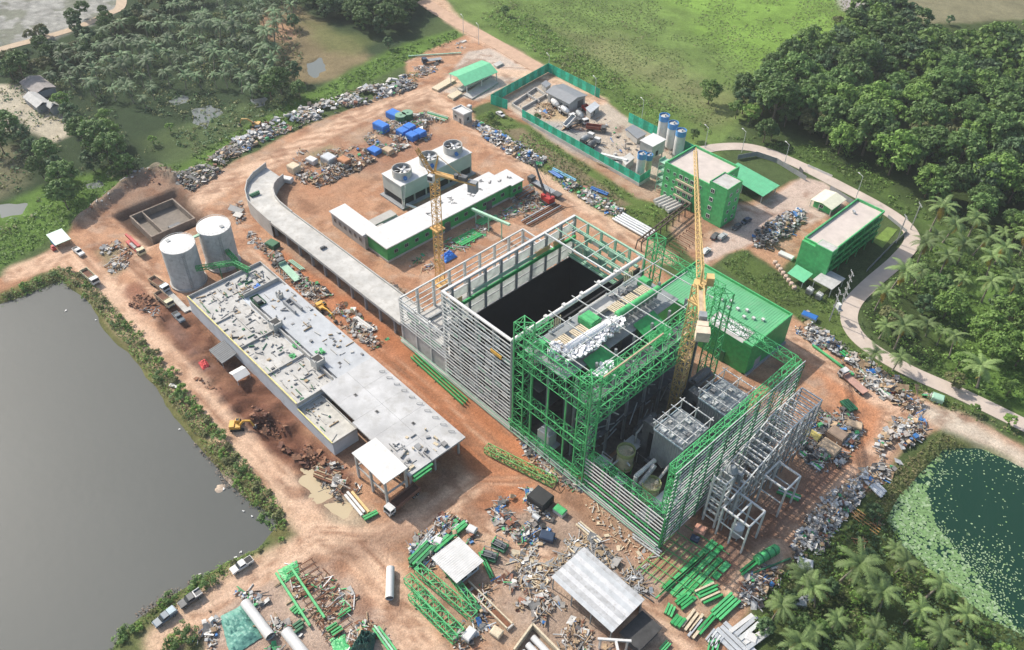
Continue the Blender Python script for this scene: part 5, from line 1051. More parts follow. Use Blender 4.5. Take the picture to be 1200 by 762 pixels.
# ================================================================== buildings
def wnd(t, mbs):
    for b, fr in mbs:
        f = P('window', fr, WHITE, t); P('pane', b, GLASS, f)
def window(t, axis, at, u, z, w, h, out, frame=WHITE):
    """window on a wall: axis 'x' wall lies at x=at (u along y), axis 'y' wall at y=at (u along x); out = +1/-1 outward"""
    f = MB(True); g = MB(True); a, c = sorted((at, at + out * .08)); a2, c2 = sorted((at, at + out * .11)); e = .14
    for (p0, p1, q0, q1) in ((u - w / 2 - e, u + w / 2 + e, z - e, z), (u - w / 2 - e, u + w / 2 + e, z + h, z + h + e), (u - w / 2 - e, u - w / 2, z, z + h), (u + w / 2, u + w / 2 + e, z, z + h), (u - .05, u + .05, z, z + h)):
        f.bx(a2, c2, p0, p1, q0, q1) if axis == 'x' else f.bx(p0, p1, a2, c2, q0, q1)
    for p0, p1 in ((u - w / 2, u - .05), (u + .05, u + w / 2)): g.bx(a, c, p0, p1, z, z + h) if axis == 'x' else g.bx(p0, p1, a, c, z, z + h)
    o = P('window', f, frame, t); P('pane', g, GLASS, o)
def parapet(t, x0, x1, y0, y1, z, h, m, w=.3):
    b = MB(True); b.bx(x0, x1, y0, y0 + w, z, z + h); b.bx(x0, x1, y1 - w, y1, z, z + h); b.bx(x0, x0 + w, y0 + w, y1 - w, z, z + h); b.bx(x1 - w, x1, y0 + w, y1 - w, z, z + h); return P('parapet', b, m, t)
rb = random.Random(17)
def clutter(t_or_none, x0, x1, y0, y1, z, n, mats, smax=1.2, seed=1, thin=.5):
    r = random.Random(seed); mb = MB(True)
    for k in range(n):
        w, d, h = r.uniform(.2, smax), r.uniform(.2, smax), r.uniform(.08, smax * .5)
        if r.random() < thin: w, d = r.uniform(.1, .25), r.uniform(1, 3)
        mb.box((r.uniform(x0, x1), r.uniform(y0, y1), z + h / 2), (w, d, h), 0, r.randrange(len(mats)), (0, 0, r.choice((0, PI / 2, r.uniform(0, 3)))))
    return mb
# ---- long grey building beside the lake road
t = T('long_building', 'long half-finished grey concrete building with a cluttered flat roof beside the lake road', 'building', (-158, 77, 0))
b = MB(True); b.bx(-205.5, -147, 64.5, 89.3, 0, 5.7); P('wall', b, MAT('blue_grey_render', (.50, .54, .59), .85, var=.12, scale=.2, dirt=.2, dirtcol=(.3, .3, .3)), t)
b = MB(True); b.bx(-147, -131, 64.5, 72, 0, 4.3); P('wall', b, MAT('blue_grey_render', (0, 0, 0)), t)
_root_long = t
parapet(t, -205.6, -146.9, 64.4, 89.4, 5.7, 1.1, CONCL, .25); parapet(t, -146.9, -130.9, 64.4, 72.05, 4.3, .7, CONCL, .2)
for x0, x1, y, z in ((-205.6, -147, 64.75, 6.82), (-146.8, -131, 64.6, 5.02)):
    b = MB(True); b.bx(x0, x1, y - .32, y - .02, z, z + .12); P('coping', b, MAT('yellow_edge_strip', (.62, .56, .22), .8, var=.2), t)
b = MB(True); b.bx(-205.3, -147.2, 64.7, 76.3, 5.72, 5.86); b.bx(-205.3, -194.6, 76.3, 89.1, 5.72, 5.86); P('roof_slab', b, CONCL, t)
b = MB(True); b.bx(-146.6, -131.2, 64.7, 71.9, 4.31, 4.4); P('roof_slab', b, MAT('cream_screed', (.46, .45, .41), .9, var=.2, dirt=.2, dirtcol=(.4, .37, .3)), t)
b = MB(True); b.bx(-190, -147.2, 77.8, 89.1, 5.9, 7.0); b.bx(-194.4, -190, 77.8, 89.1, 5.74, 5.8); P('roof_deck', b, MAT('grey_deck', (.40, .42, .44), .85, var=.12, scale=.3, dirt=.25, dirtcol=(.30, .31, .32)), t)
for k in range(5):
    b = MB(True); x0 = -147 + k * 7.8; b.bx(x0, x0 + 7.76, 71.2 if x0 > -131.5 else 72.1, 80.6, 6.9, 7.4 + .008 * (k % 2)); b.bx(x0, x0 + 7.76, 80.64, 89.2, 6.9, 7.4 + .008 * ((k + 1) % 2)); P('roof', b, WHITEC, t)
for k in range(10):
    b = MB(True); x = -141 + k * 3.2; b.beam((x, 87.2, 7.4), (x, 87.2, 8.0), .09); b.beam((x, 87.2, 8.0), (x + 1, 88.2, 8.0), .09); b.beam((x + 1, 88.2, 8.0), (x + 1, 88.2, 7.4), .09); b.beam((x + 1, 88.2, 7.45), (x, 87.2, 7.45), .09); P('starter_hoop', b, STEELD, t)
b = MB(True); b.bx(-121.8, -108.9, 64.4, 71.6, 9.3, 9.55); P('canopy_roof', b, WHITE, t)
for x in (-121.2, -115.3, -109.4):
    for y in (65, 71):
        b = MB(True); b.bx(x - .28, x + .28, y - .28, y + .28, 0, 9.3); P('column', b, CONCL, t)
for x in np.linspace(-146, -110, 8):
    for y in (72.8, 80.5, 88.3):
        if x > -130 or y > 85: b = MB(True); b.bx(x - .25, x + .25, y - .25, y + .25, 0, 6.9); P('column', b, CONC, t)
b = MB(True); b.beam((-121.2, 65, 4.6), (-109.4, 65, 4.6), .35, .5); b.beam((-109.4, 65, 4.6), (-109.4, 71, 4.6), .35, .5); b.beam((-121.2, 65, 4.6), (-121.2, 71, 4.6), .35, .5); P('floor_beam', b, CONC, t)
b = MB(True); b.bx(-146.8, -110, 79, 79.3, 0.1, 6.8); P('inner_wall', b, CONCG, t)
# roof furniture: kerb ends along the roof, hatches, upstand boxes
for k, (x, y) in enumerate(((-139, 77), (-130.5, 77.6), (-121, 82), (-186, 84), (-170, 83), (-160, 85), (-152, 81))):
    b = MB(True); z = 7.41 if x > -147 else 7.01; b.bx(x, x + 1.0, y, y + .8, z, z + .12); h = P('roof_hatch', b, GREY, t)
    b = MB(True); b.bx(x + .15, x + .85, y + .15, y + .65, z + .12, z + .16); P('opening', b, BLACK, h)
def upstand(x0, y0, w, d, z0, h, lab):
    o = T('roof_shaft', lab, 'roof shaft', (x0 + w / 2, y0 + d / 2, z0)); b = MB(True); b.bx(x0, x0 + w, y0, y0 + d, z0, z0 + h)
    for k in range(4): b.bx(x0 + (k % 2) * (w - .35), x0 + (k % 2) * (w - .35) + .35, y0 + (k // 2) * (d - .35), y0 + (k // 2) * (d - .35) + .35, z0 + h, z0 + h + .7)
    P('walls', b, CONCL, o); b = MB(True); b.bx(x0 + .4, x0 + w - .4, y0 + .4, y0 + d - .4, z0 + h, z0 + h + .05); P('opening', b, BLACK, o)
upstand(-178, 75.4, 3.0, 3.0, 5.9, 2.6, 'square grey shaft with four corner posts in the middle of the long roof'); upstand(-157, 75.6, 3.0, 3.0, 5.9, 3.0, 'square grey shaft with four corner posts at the low end of the long roof'); upstand(-187, 83.6, 1.8, 1.5, 7.0, 1.6, 'small square shaft near the tank end of the long roof')
b = MB(True); b.bx(-183, -176.6, 83.4, 84, 7.02, 8.3); b.bx(-183, -176.6, 85.6, 86.2, 7.02, 8.3); b.bx(-183, -182.6, 84, 85.6, 7.02, 8.1); S1('roof_trough', b, CONCG, 'long open concrete trough on the grey deck of the long roof', 'trough')
RC = [CONCL, CONC, GREY, WOOD, DUCT, GREEND]
def rubbish(name, mb, mats, label): return S1(name, mb, mats, label, 'building debris', kind='stuff')
rubbish('roof_debris', clutter(None, -204, -148, 65.5, 76, 5.87, 190, RC, 1.0, 5), RC, 'scattered shuttering and concrete waste over the long roof beside its yellow edge')
rubbish('roof_debris', clutter(None, -204, -195.5, 76, 88, 5.87, 60, RC, 1.3, 6), RC, 'scattered shuttering and timber at the tank end of the long roof')
rubbish('roof_debris', clutter(None, -146, -132, 65, 71.5, 4.41, 26, RC, .8, 7), RC, 'a few bits of waste on the low cream roof section')
rubbish('roof_debris', clutter(None, -190, -150, 80, 88.5, 7.02, 50, [GREY, CONCL, WOOD], 1.0, 8), [GREY, CONCL, WOOD], 'loose timbers on the grey deck of the long roof')
rubbish('roof_debris', clutter(None, -118, -109, 72.5, 84, 7.42, 34, [GREY, CONCG, WOODL], 1.5, 9), [GREY, CONCG, WOODL], 'boxes and timbers at the free end of the white long roof')
o = T('skip', 'dark green waste skip standing on the long roof near the tanks', 'skip', (-189, 78.6, 5.9)); b = MB(True); b.add([(-191, 77.6, 5.9), (-187, 77.6, 5.9), (-187, 79.8, 5.9), (-191, 79.8, 5.9), (-191.6, 77.3, 7.6), (-186.5, 77.3, 7.6), (-186.5, 80.1, 7.6), (-191.6, 80.1, 7.6)], ((0, 3, 2, 1), (0, 1, 5, 4), (1, 2, 6, 5), (2, 3, 7, 6), (3, 0, 4, 7))); b.bx(-191.2, -187, 77.7, 79.7, 6.0, 7.0); P('bin', b, GREEND, o)
b = MB(True); b.bx(-190.5, -188, 77.9, 79.5, 7.0, 7.9); P('waste', b, GREY, o)
for k, (x, y, z) in enumerate(((-163, 73.6, 5.88), (-166.5, 77, 5.88), (-158.5, 79.8, 7.05), (-196, 82.5, 5.88))):
    b = MB(True); r = random.Random(k)
    for j in range(9): b.box((x + r.uniform(-.8, .8), y + r.uniform(-.8, .8), z + .15 + j * .05), (r.uniform(.5, 1.2), r.uniform(.4, .9), .2), r.uniform(0, 3))
    S1('tarpaulin', b, BLUE if k == 3 else GREEN, ('green sheet crumpled on the long roof near the low shaft', 'green sheet beside the dark gap of the long roof', 'small green sheet on the grey deck edge of the long roof', 'small blue sheet at the tank end of the long roof')[k], 'sheet')
b = MB(True); b.bx(-107.9, -107.2, 72, 78, 6.6, 7.1); b.bx(-107.1, -106.5, 71.4, 77, 6.3, 6.8); S1('green_trough', b, GREEN, 'green steel trough hanging at the free end of the white long roof', 'trough')
for x0, x1, y0, y1, h in ((-190, -148, 76.6, 76.9, 1.5), (-194.7, -194.4, 77, 89, 1.3), (-176, -175.7, 65, 76.5, .7), (-162, -161.7, 65, 76.5, .6), (-190, -180, 70.6, 70.85, .5), (-157, -149, 70, 70.3, .5), (-190, -189.7, 65, 70.5, .5)):
    b = MB(True); b.bx(x0, x1, y0, y1, 5.87, 5.87 + h); P('upstand_wall', b, CONC, _root_long)
# lean-tos against the long building
o = T('lean_to', 'dark grey corrugated lean-to roof against the long building', 'lean-to', (-181.5, 61.6, 0)); b = MB(True); b.add([(-185.5, 59.4, 2.2), (-178, 59.4, 2.2), (-178, 64.3, 3), (-185.5, 64.3, 3), (-185.5, 59.4, 2.08), (-178, 59.4, 2.08), (-178, 64.3, 2.88), (-185.5, 64.3, 2.88)], MB.BF)
for k in range(11): b.beam((-185.2 + k * .7, 59.4, 2.24), (-185.2 + k * .7, 64.3, 3.04), .14, .08)
P('roof', b, MAT('slate_sheet', (.10, .115, .13), .6, var=.2), o)
b = MB(True); [b.bx(x - .08, x + .08, 59.5, 59.66, 0, 2.1) for x in (-185.3, -181.7, -178.2)]; P('post', b, STEELD, o)
o = T('lean_to', 'small white tent roof against the long building next to the grey lean-to', 'tent', (-171.6, 61, 0)); b = MB(True); b.prof([(-173.8, 2), (-171.6, 2.9), (-169.4, 2), (-169.4, 1.9), (-171.6, 2.8), (-173.8, 1.9)], 59, 63.2); P('roof', b, WHITE, o)
b = MB(True); [b.bx(x - .06, x + .06, y - .06, y + .06, 0, 1.95) for x in (-173.6, -169.6) for y in (59.2, 63)]; P('post', b, STEEL, o)
# ---- tanks
for k, (x, y, r, lab) in enumerate(((-220.3, 71.2, 5.15, 'concrete storage tank with a white lid, nearer the dump trucks'), (-221.3, 83.9, 5.15, 'concrete storage tank with a white lid, farther from the dump trucks'))):
    t = T('storage_tank', lab, 'tank', (x, y, 0)); b = MB(True); b.cyl(x, y, 0, 14.3, r, 40); P('shell', b, CONCT, t)
    b = MB(True); b.cyl(x, y, 14.3, 14.6, r + .1, 40); b.cyl(x, y, 14.6, 14.9, r, 40, 0, .5); lid = P('lid', b, WHITE, t)
    b = MB(True); b.box((x - 3.0 + (k * 5.4), y + (-1.4 if k == 0 else 1.6), 14.84), (1.3, 1.1, .3)); P('hatch', b, STEELD, lid)
    b = MB(True)
    for j in range(24): a = 2 * PI * j / 24; b.beam((x + (r - .2) * math.cos(a), y + (r - .2) * math.sin(a), 14.5), (x + (r - .2) * math.cos(a), y + (r - .2) * math.sin(a), 15.3), .06)
    b.ring(x, y, 15.25, 15.32, r - .15, .08, 24); P('handrail', b, STEEL, t)
    b = MB(True); b.beam((x + r + .3, y - 1.6, 0), (x + r + .3, y - 1.6, 14), .12); b.beam((x + r + .3, y - .9, 0), (x + r + .3, y - .9, 14), .12); [b.beam((x + r + .3, y - 1.6, z), (x + r + .3, y - .9, z), .08) for z in np.arange(.5, 14, .6)]; P('ladder', b, STEELD, t)
    b = MB(True); b.cyl(x, y, -.3, .5, r + .5, 40); P('base', b, CONC, t)
t = T('pipe_bridge', 'green pipe bridge running from the two tanks to the long roof', 'pipe bridge', (-209, 79, 0))
for p, q in (((-214.6, 72.5, 8.2), (-209.5, 82.5, 8.2)), ((-209.5, 82.5, 8.2), (-203, 84, 8.2)), ((-216, 84, 8.2), (-209.5, 83.6, 8.2))):
    b = MB(True); b.truss(p, q, 1.2, 1.1, 6, .12); P('span', b, GREEN, t)
for x, y in ((-211.5, 78.5), (-209.3, 83), (-204.5, 83.8)): b = MB(True); b.bx(x - .15, x + .15, y - .15, y + .15, 0, 7.2); P('post', b, GREEND, t)
b = MB(True); b.bx(-221.6, -220.6, 76.4, 78.9, 13.6, 14.0); S1('link_walkway', b, GREENP, 'pale green walkway joining the tops of the two tanks', 'walkway')
b = MB(True); b.bx(-229, -207, 62.8, 64.6, 0, .5); b.bx(-208.5, -206.3, 64.6, 90, 0, .5); S1('kerb_wall', b, CONCL, 'pale concrete kerb wall around the foot of the tanks', 'wall')
# ---- sunken basin
t = T('concrete_basin', 'sunken concrete basin with dividing walls in the excavated pit', 'basin', (-258, 80, -2.5))
b = MB(True)
for q in ((-265.5, -249.2, 73.0, 73.5), (-265.5, -249.2, 88.6, 89.1), (-265.5, -265, 73.5, 88.6), (-249.7, -249.2, 73.5, 88.6), (-265, -249.7, 77.2, 77.6)): b.bx(q[0], q[1], q[2], q[3], -2.9, .3)
P('wall', b, MAT('muddy_basin_wall', (.23, .19, .155), .95, var=.3, dirt=.4, dirtcol=(.16, .1, .07)), t); b = MB(True); b.bx(-265, -249.7, 73.5, 88.6, -2.75, -2.3); P('floor', b, MAT('wet_screed', (.17, .145, .12), .8, var=.25, dirt=.3, dirtcol=(.1, .09, .08)), t)
b = MB(True); b.bx(-253, -250.5, 80.5, 84.5, -2.3, -1.0); P('sump', b, DUCT, t)
b = MB(True)
for k in range(14): b.beam((-265.2 + k * .05, 74 + k * 1.05, .3), (-265.2, 74 + k * 1.05, 1.6), .08)
P('starter_bars', b, RUST, t)
# ---- curved access ramp
t = T('access_ramp', 'long pale concrete access ramp curving round at its far end toward the rubble', 'ramp', (-205, 107, 0))
RO = [(-152.9, 103.4, 6.9), (-175, 103.2, 6.7), (-200, 103.2, 6.3), (-222, 103.2, 5.7), (-231, 103.6, 5.2), (-239, 104.6, 4.6), (-246, 107.6, 3.9), (-251.5, 111.6, 3.2), (-255.5, 116.5, 2.4), (-258.6, 123.2, 1.6)]
RI = [(-152.9, 112.0, 6.9), (-175, 111.8, 6.7), (-200, 111.7, 6.3), (-222, 111.6, 5.7), (-230, 111.9, 5.2), (-235.2, 113.0, 4.6), (-240.2, 115.2, 3.9), (-243.4, 117.6, 3.2), (-245.8, 120.4, 2.4), (-247.6, 123.6, 1.6)]
b = MB(True); w = MB(True); vs = []
for o_, i_ in zip(RO, RI): vs += [o_, i_, (i_[0], i_[1], i_[2] - .7), (o_[0], o_[1], o_[2] - .7)]
fs = []
for k in range(len(RO) - 1):
    for a in range(4): fs.append((k * 4 + a, k * 4 + (a + 1) % 4, (k + 1) * 4 + (a + 1) % 4, (k + 1) * 4 + a))
fs += [(3, 2, 1, 0), tuple(len(vs) - 4 + q for q in range(4))]; b.add(vs, fs); P('deck', b, CONCL, t)
for nm, L_, sg in (('kerb', RO, 1), ('kerb', RI, -1)):
    w = MB(True)
    for k in range(len(L_) - 1):
        p, q = Vector(L_[k]), Vector(L_[k + 1]); h = 1.5 if k >= 3 else .55
        if k >= 3: w.beam(p - Vector((0, 0, h * .5 + p.z * .5 - 1)), q - Vector((0, 0, h * .5 + q.z * .5 - 1)), .3, h + p.z * .5 + 2.6)
        else: w.beam(p + Vector((0, 0, .2)), q + Vector((0, 0, .2)), .3, .8)
    P('side_wall', w, CONC, t)
for k in range(10):
    x = -157 - k * 7.2; z = 6.0 - .1 * k
    b = MB(True)
    for y in (104.4, 110.8): b.bx(x - .35, x + .35, y - .35, y + .35, 0, z)
    b.bx(x - .4, x + .4, 103.6, 111.6, z - .6, z - .05); P('pier', b, CONCG, t)
b = MB(True); b.bx(-222, -153, 107.8, 108.1, .1, 5); P('spine_wall', b, CONCG, t)
b = MB(True); b.bx(-242.6, -241.2, 107.2, 110.6, 4.4, 5.1); b.bx(-242.2, -241.6, 107, 110.8, 5.1, 5.3); S1('green_barrier', b, GREEND, 'dark green barrier lying on the bend of the access ramp', 'barrier')
b = MB(True); b.bx(-198.4, -197.8, 106.8, 108.4, 6.35, 7.2); b.bx(-198.2, -197.6, 108.5, 108.9, 6.35, 6.8); S1('tool_box', b, DUCT, 'small dark tool box standing on the ramp deck', 'box')
b = MB(True); b.box((-243.5, 101.5, .9), (5, 2.2, .2), .5, 0, (.3, .2, .5)); b.box((-240.5, 100.6, .7), (4, 2.0, .2), .2, 0, (.3, -.2, .2)); S1('concrete_slab', b, CONCL, 'pale broken slab leaning against the outer foot of the ramp bend', 'slab')
# ---- long green and white building
t = T('service_building', 'long L-shaped green building with a flat white roof in front of the cooling tower', 'building', (-190, 152, 0))
b = MB(True); b.bx(-195.5, -185, 123, 177, .8, 5.7); b.bx(-192.5, -184.2, 177, 182.8, .8, 5.7); P('wall', b, GREEN, t)
b = MB(True); b.bx(-214.5, -195.5, 121.8, 127.6, 0, 5.2); P('wall', b, CONC, t)
b = MB(True); b.bx(-195.6, -184.9, 122.9, 177, 0, .8); b.bx(-192.6, -184.1, 177, 182.9, 0, .8); P('plinth', b, CONC, t)
b = MB(True); b.bx(-196, -184.6, 122.6, 177.2, 5.7, 6.1); b.bx(-193, -183.8, 177.2, 183.2, 5.7, 6.0); b.bx(-215, -196, 121.4, 128, 5.2, 5.6); P('roof', b, WHITE, t)
for k in range(12): window(t, 'x', -185, 126.5 + k * 4.3, 2.6, 1.3, 1.2, 1, STEELD)
for k in range(2): window(t, 'x', -184.2, 178.8 + k * 2.4, 2.6, 1.2, 1.2, 1, STEELD)
for k in range(6): window(t, 'y', 121.8, -212.5 + k * 2.9, 2.2, 1.2, 1.4, -1, STEELD)
for y in (147, 166):
    b = MB(True); b.bx(-184.98, -184.85, y, y + 2.6, .1, 3.6); P('door', b, DUCT, t)
for k, (x, y) in enumerate(((-193, 152), (-192, 156), (-190, 155), (-189, 163), (-190, 167), (-191, 173), (-193.5, 171), (-190, 145), (-188.5, 176), (-188, 180))):
    b = MB(True); r = random.Random(k); [b.box((x + r.uniform(-1, 1), y + r.uniform(-.6, .6), 6.16), (r.uniform(.4, 1.6), r.uniform(.1, .5), .12), r.uniform(0, 3)) for j in range(5)]
    S1('roof_scraps', b, GREY, 'dark scraps lying on the white roof of the L-shaped green building', 'scrap', group='scraps on the white roof')
b = MB(True); b.bx(-207, -196.4, 128.4, 141, 0, .6); b.bx(-206.6, -203, 129, 140.6, .6, 1.4); b.bx(-202.6, -197, 129, 134, .6, 1.1); S1('yard_slab', b, [CONC], 'grey open yard slab with kerbs inside the corner of the L-shaped building', 'slab')
# ---- cooling tower
t = T('cooling_tower', 'grey cooling tower block with three round fan stacks on its white deck', 'cooling tower', (-211.5, 162, 0))
b = MB(True); b.bx(-216.9, -206.2, 145.7, 178, 3.4, 8.8); P('casing', b, MAT('grey_green_cladding', (.40, .44, .42), .7, var=.1, scale=.3, dirt=.15, dirtcol=(.33, .35, .33)), t)
b = MB(True); b.bx(-216.4, -206.7, 146.2, 177.5, 0, 3.4); P('basin', b, BLACK, t)
for y in np.linspace(146, 177.7, 7):
    for x in (-216.7, -206.45): b = MB(True); b.bx(x - .2, x + .2, y - .25, y + .25, 0, 3.4); P('column', b, CONC, t)
b = MB(True); b.bx(-217, -206, 145.4, 178.3, 8.8, 9.1); P('deck', b, WHITE, t)
b = MB(True); b.bx(-218, -205, 144.6, 179, 0, .5); P('base', b, CONCG, t)
b = MB(True); b.beam((-206, 145.4, 0), (-206, 146.8, 9), .2); b.beam((-205.2, 145.4, 0), (-205.2, 146.8, 9), .2); [b.beam((-206, 145.4 + z / 9 * 1.4, z), (-205.2, 145.4 + z / 9 * 1.4, z), .1) for z in np.arange(.5, 9, .7)]; P('ladder', b, STEEL, t)
for k, y in enumerate((150.2, 162.3, 173.6)):
    x = -211.3; b = MB(True); b.ring(x, y, 9.1, 12.0, 3.5, .25, 28); f = P('fan_stack', b, CONCL, t)
    b = MB(True); b.cyl(x, y, 9.15, 9.5, 3.2, 28); P('well', b, BLACK, f)
    b = MB(True)
    for j in range(6):
        a = j * PI / 3 + k * .3; c, s_ = math.cos(a), math.sin(a); n_ = Vector((-s_, c, 0))
        p0 = Vector((x + c * .5, y + s_ * .5, 11.1)); p1 = Vector((x + c * 3.1, y + s_ * 3.1, 11.1)); w0 = n_ * .3; w1 = n_ * .52; u = Vector((0, 0, .22)); th = Vector((0, 0, .06))
        b.add([p0 - w0 - u, p0 + w0 + u, p1 + w1 + u * .6, p1 - w1 - u * .6, p0 - w0 - u + th, p0 + w0 + u + th, p1 + w1 + u * .6 + th, p1 - w1 - u * .6 + th], MB.BF)
    b.cyl(x, y, 10.6, 11.5, .6, 12); P('blades', b, WHITE, f)
    b = MB(True); b.tube((x + 3.5, y - 1.4, 10.2), (x + 4.1, y - 1.6, 10.2), .7, None, 12); P('motor', b, BLUEP, f)
b = MB(True); b.tube((-205, 146.5, 1.6), (-198, 148.5, 1.6), .5, None, 10); S1('pipe', b, STEEL, 'pale pipe between the cooling tower foot and the white-roofed building', 'pipe')
b = MB(True); b.bx(-184.2, -178, 158.3, 158.7, 4.4, 4.8); b.beam((-184, 158.5, 5), (-165, 158.3, 8.5), .9, .7); [b.bx(x - .15, x + .15, 158.3, 158.6, 0, z) for x, z in ((-182, 4.6), (-175.5, 6), (-169, 7.2))]; S1('cable_gallery', b, GREENP, 'pale green cable gallery bridging from the green building to the steel hall', 'cable gallery')
# ---- green office block
t = T('office_building', 'bright green four-storey office block with a stair tower beside the batching yard', 'office building', (-137, 227, 0))
b = MB(True); b.bx(-150, -130.6, 219, 236, 0, 12.9); b.bx(-130.6, -123.2, 218.4, 226.8, 0, 15.2); P('wall', b, GREENL, t)
parapet(t, -150, -130.6, 219, 236, 12.9, .9, GREENL, .4); parapet(t, -130.6, -123.2, 218.4, 226.8, 15.2, .35, GREEN, .3)
b = MB(True); b.bx(-149.6, -131, 219.4, 235.6, 12.9, 12.98); P('roof', b, MAT('pinkish_roof_screed', (.50, .44, .40), .9, var=.12, scale=.3, dirt=.2, dirtcol=(.4, .36, .33)), t)
b = MB(True); b.bx(-130.3, -123.5, 218.7, 226.5, 15.2, 15.27); P('roof', b, CONCL, t)
for fl in range(4):
    for x in (-148.2, -145.3, -134.2):
        window(t, 'y', 219, x, 1.2 + fl * 3.1, .9, 1.0, -1, GREENP)
    for x in (-142.6, -140.2, -137.8): window(t, 'y', 219, x, 1.2 + fl * 3.1, 1.2, 1.3, -1, STEEL)
    if fl < 3: b = MB(True); b.bx(-144, -136.2, 218.0, 218.99, 3.3 + fl * 3.1, 3.6 + fl * 3.1); b.bx(-144, -136.2, 217.95, 218.05, 3.6 + fl * 3.1, 4.1 + fl * 3.1); P('balcony', b, WOODL, t)
    window(t, 'y', 218.4, -128.8, 1.6 + fl * 3.4, 1.2, 1.3, -1); window(t, 'x', -123.2, 221, 1.6 + fl * 3.4, 1.0, 1.1, 1); window(t, 'x', -123.2, 224.6, 1.6 + fl * 3.4, 1.0, 1.1, 1)
    for y in (222, 226, 230, 233.6): window(t, 'x', -150, y, 1.2 + fl * 3.1, 1.1, 1.2, -1); 
    for y in (229, 232.6): window(t, 'x', -130.6, y, 1.2 + fl * 3.1, 1.1, 1.2, 1)
b = MB(True)
for fl in range(4): b.bx(-153, -150.1, 219.5, 223, 3.0 + fl * 3.1, 3.2 + fl * 3.1); b.beam((-153, 221, .2 + fl * 3.1), (-150.2, 221, 3 + fl * 3.1), .3); b.bx(-153, -152.9, 219.5, 223, 3.2 + fl * 3.1, 4.0 + fl * 3.1)
for y in (219.6, 222.9): b.bx(-153, -152.8, y - .1, y + .1, 0, 12.6)
P('fire_stair', b, GREENP, t)
t = T('carport', 'wide green sheet carport roof behind the green office block', 'carport', (-130, 246, 0))
b = MB(True); b.add([(-140, 241.2, 4.7), (-121.6, 240.6, 3.6), (-121.6, 251, 3.6), (-140, 251, 4.7), (-140, 241.2, 4.55), (-121.6, 240.6, 3.45), (-121.6, 251, 3.45), (-140, 251, 4.55)], [f[::-1] for f in MB.BF])
for k in range(13): b.beam((-140, 241.6 + k * .76, 4.74), (-121.6, 241.1 + k * .8, 3.64), .1, .06)
P('roof', b, GREENT, t)
for x in (-139, -131, -122.5):
    for y in (241.6, 250.4): b = MB(True); b.bx(x - .12, x + .12, y - .12, y + .12, 0, 3.5); P('post', b, STEEL, t)
t = T('guard_house', 'small green guard house with a cream two-pitch roof near the road wall', 'guard house', (-105.3, 257, 0))
b = MB(True); b.bx(-108.6, -102, 253.6, 261, 0, 2.9); P('wall', b, GREENL, t)
b = MB(True); b.prof([(-109.6, 2.9), (-105.3, 3.7), (-101, 2.9), (-101, 2.75), (-105.3, 3.55), (-109.6, 2.75)], 252.4, 262.2); P('roof', b, MAT('cream_roof', (.62, .61, .48), .7, var=.1), t)
for y in (255, 259): window(t, 'x', -102, y, 1, 1.2, 1.1, 1)
window(t, 'y', 253.6, -105.5, 1, 1.2, 1.1, -1)
for x in (-109.3, -106, -101.4): b = MB(True); b.bx(x - .12, x + .12, 252.6, 252.84, 0, 2.8); P('post', b, WHITE, t)
# ---- green building by the road bend
t = T('workshop_building', 'long green block with open balconies and a pale flat roof inside the road bend', 'building', (-88, 235, 0))
b = MB(True); b.bx(-93.4, -84.6, 219.2, 251.4, 0, 11.2); P('wall', b, GREENL, t)
b = MB(True); b.bx(-93.5, -82.9, 218.2, 219.2, 0, 11.4); b.bx(-88.8, -82.9, 219.2, 221.8, 10.6, 12.6); b.bx(-88.8, -82.9, 218.2, 219.2, 11.4, 12.6); P('end_wall', b, GREENL, t)
parapet(t, -93.5, -83.4, 219.2, 251.6, 11.2, .9, GREENL, .35)
b = MB(True); b.bx(-93.1, -83.8, 219.6, 251.2, 11.2, 11.28); P('roof', b, MAT('pinkish_roof_screed', (0, 0, 0)), t)
b = MB(True); b.bx(-88.6, -83.1, 218.5, 221.6, 12.6, 12.68); P('roof', b, CONCL, t)
for fl in range(3):
    b = MB(True); z = 2.9 + fl * 2.8; b.bx(-84.6, -83.0, 219.2, 251.4, z, z + .25); b.bx(-83.15, -83.0, 219.2, 251.4, z + .25, z + 1.1); P('balcony', b, GREEN, t)
    for k in range(7): window(t, 'x', -84.6, 222.5 + k * 4.3, .6 + fl * 2.9 if fl else .5, 1.6, 1.7, 1, STEELD)
for k in range(6): b = MB(True); y = 221.6 + k * 5.6; b.bx(-83.3, -83.0, y, y + .3, 0, 11.2); P('column', b, GREEN, t)
for k in range(5): window(t, 'x', -93.4, 224 + k * 5.6, 5, 1.4, 1.3, -1)
b = MB(True); b.bx(-90.4, -89.8, 243.4, 244.2, 11.3, 12.2); b.cyl(-90.9, 244.6, 11.3, 11.9, .35, 10); S1('roof_unit', b, SILV, 'small silver unit on the pale flat roof inside the road bend', 'roof unit')
t = T('canopy', 'pale green lean-to canopy at the foot of the green block inside the road bend', 'canopy', (-87.5, 213.6, 0))
b = MB(True); b.add([(-92.2, 211.4, 2.6), (-86, 211.0, 2.6), (-86, 216.2, 3.3), (-92.2, 216.6, 3.3), (-92.2, 211.4, 2.48), (-86, 211.0, 2.48), (-86, 216.2, 3.18), (-92.2, 216.6, 3.18)], MB.BF); P('roof', b, GREENT, t)
for x in (-91.8, -86.4): b = MB(True); b.bx(x - .08, x + .08, 211.4, 211.56, 0, 2.5); P('post', b, STEEL, t)
t = T('transformer_shelter', 'grey-roofed shelter with transformers beside the pale green canopy', 'shelter', (-80.5, 216, 0))
b = MB(True); b.bx(-84.4, -77.6, 213.4, 221.4, 3.4, 3.6); P('roof', b, MAT('shelter_sheet', (.42, .42, .41), .7, var=.2), t)
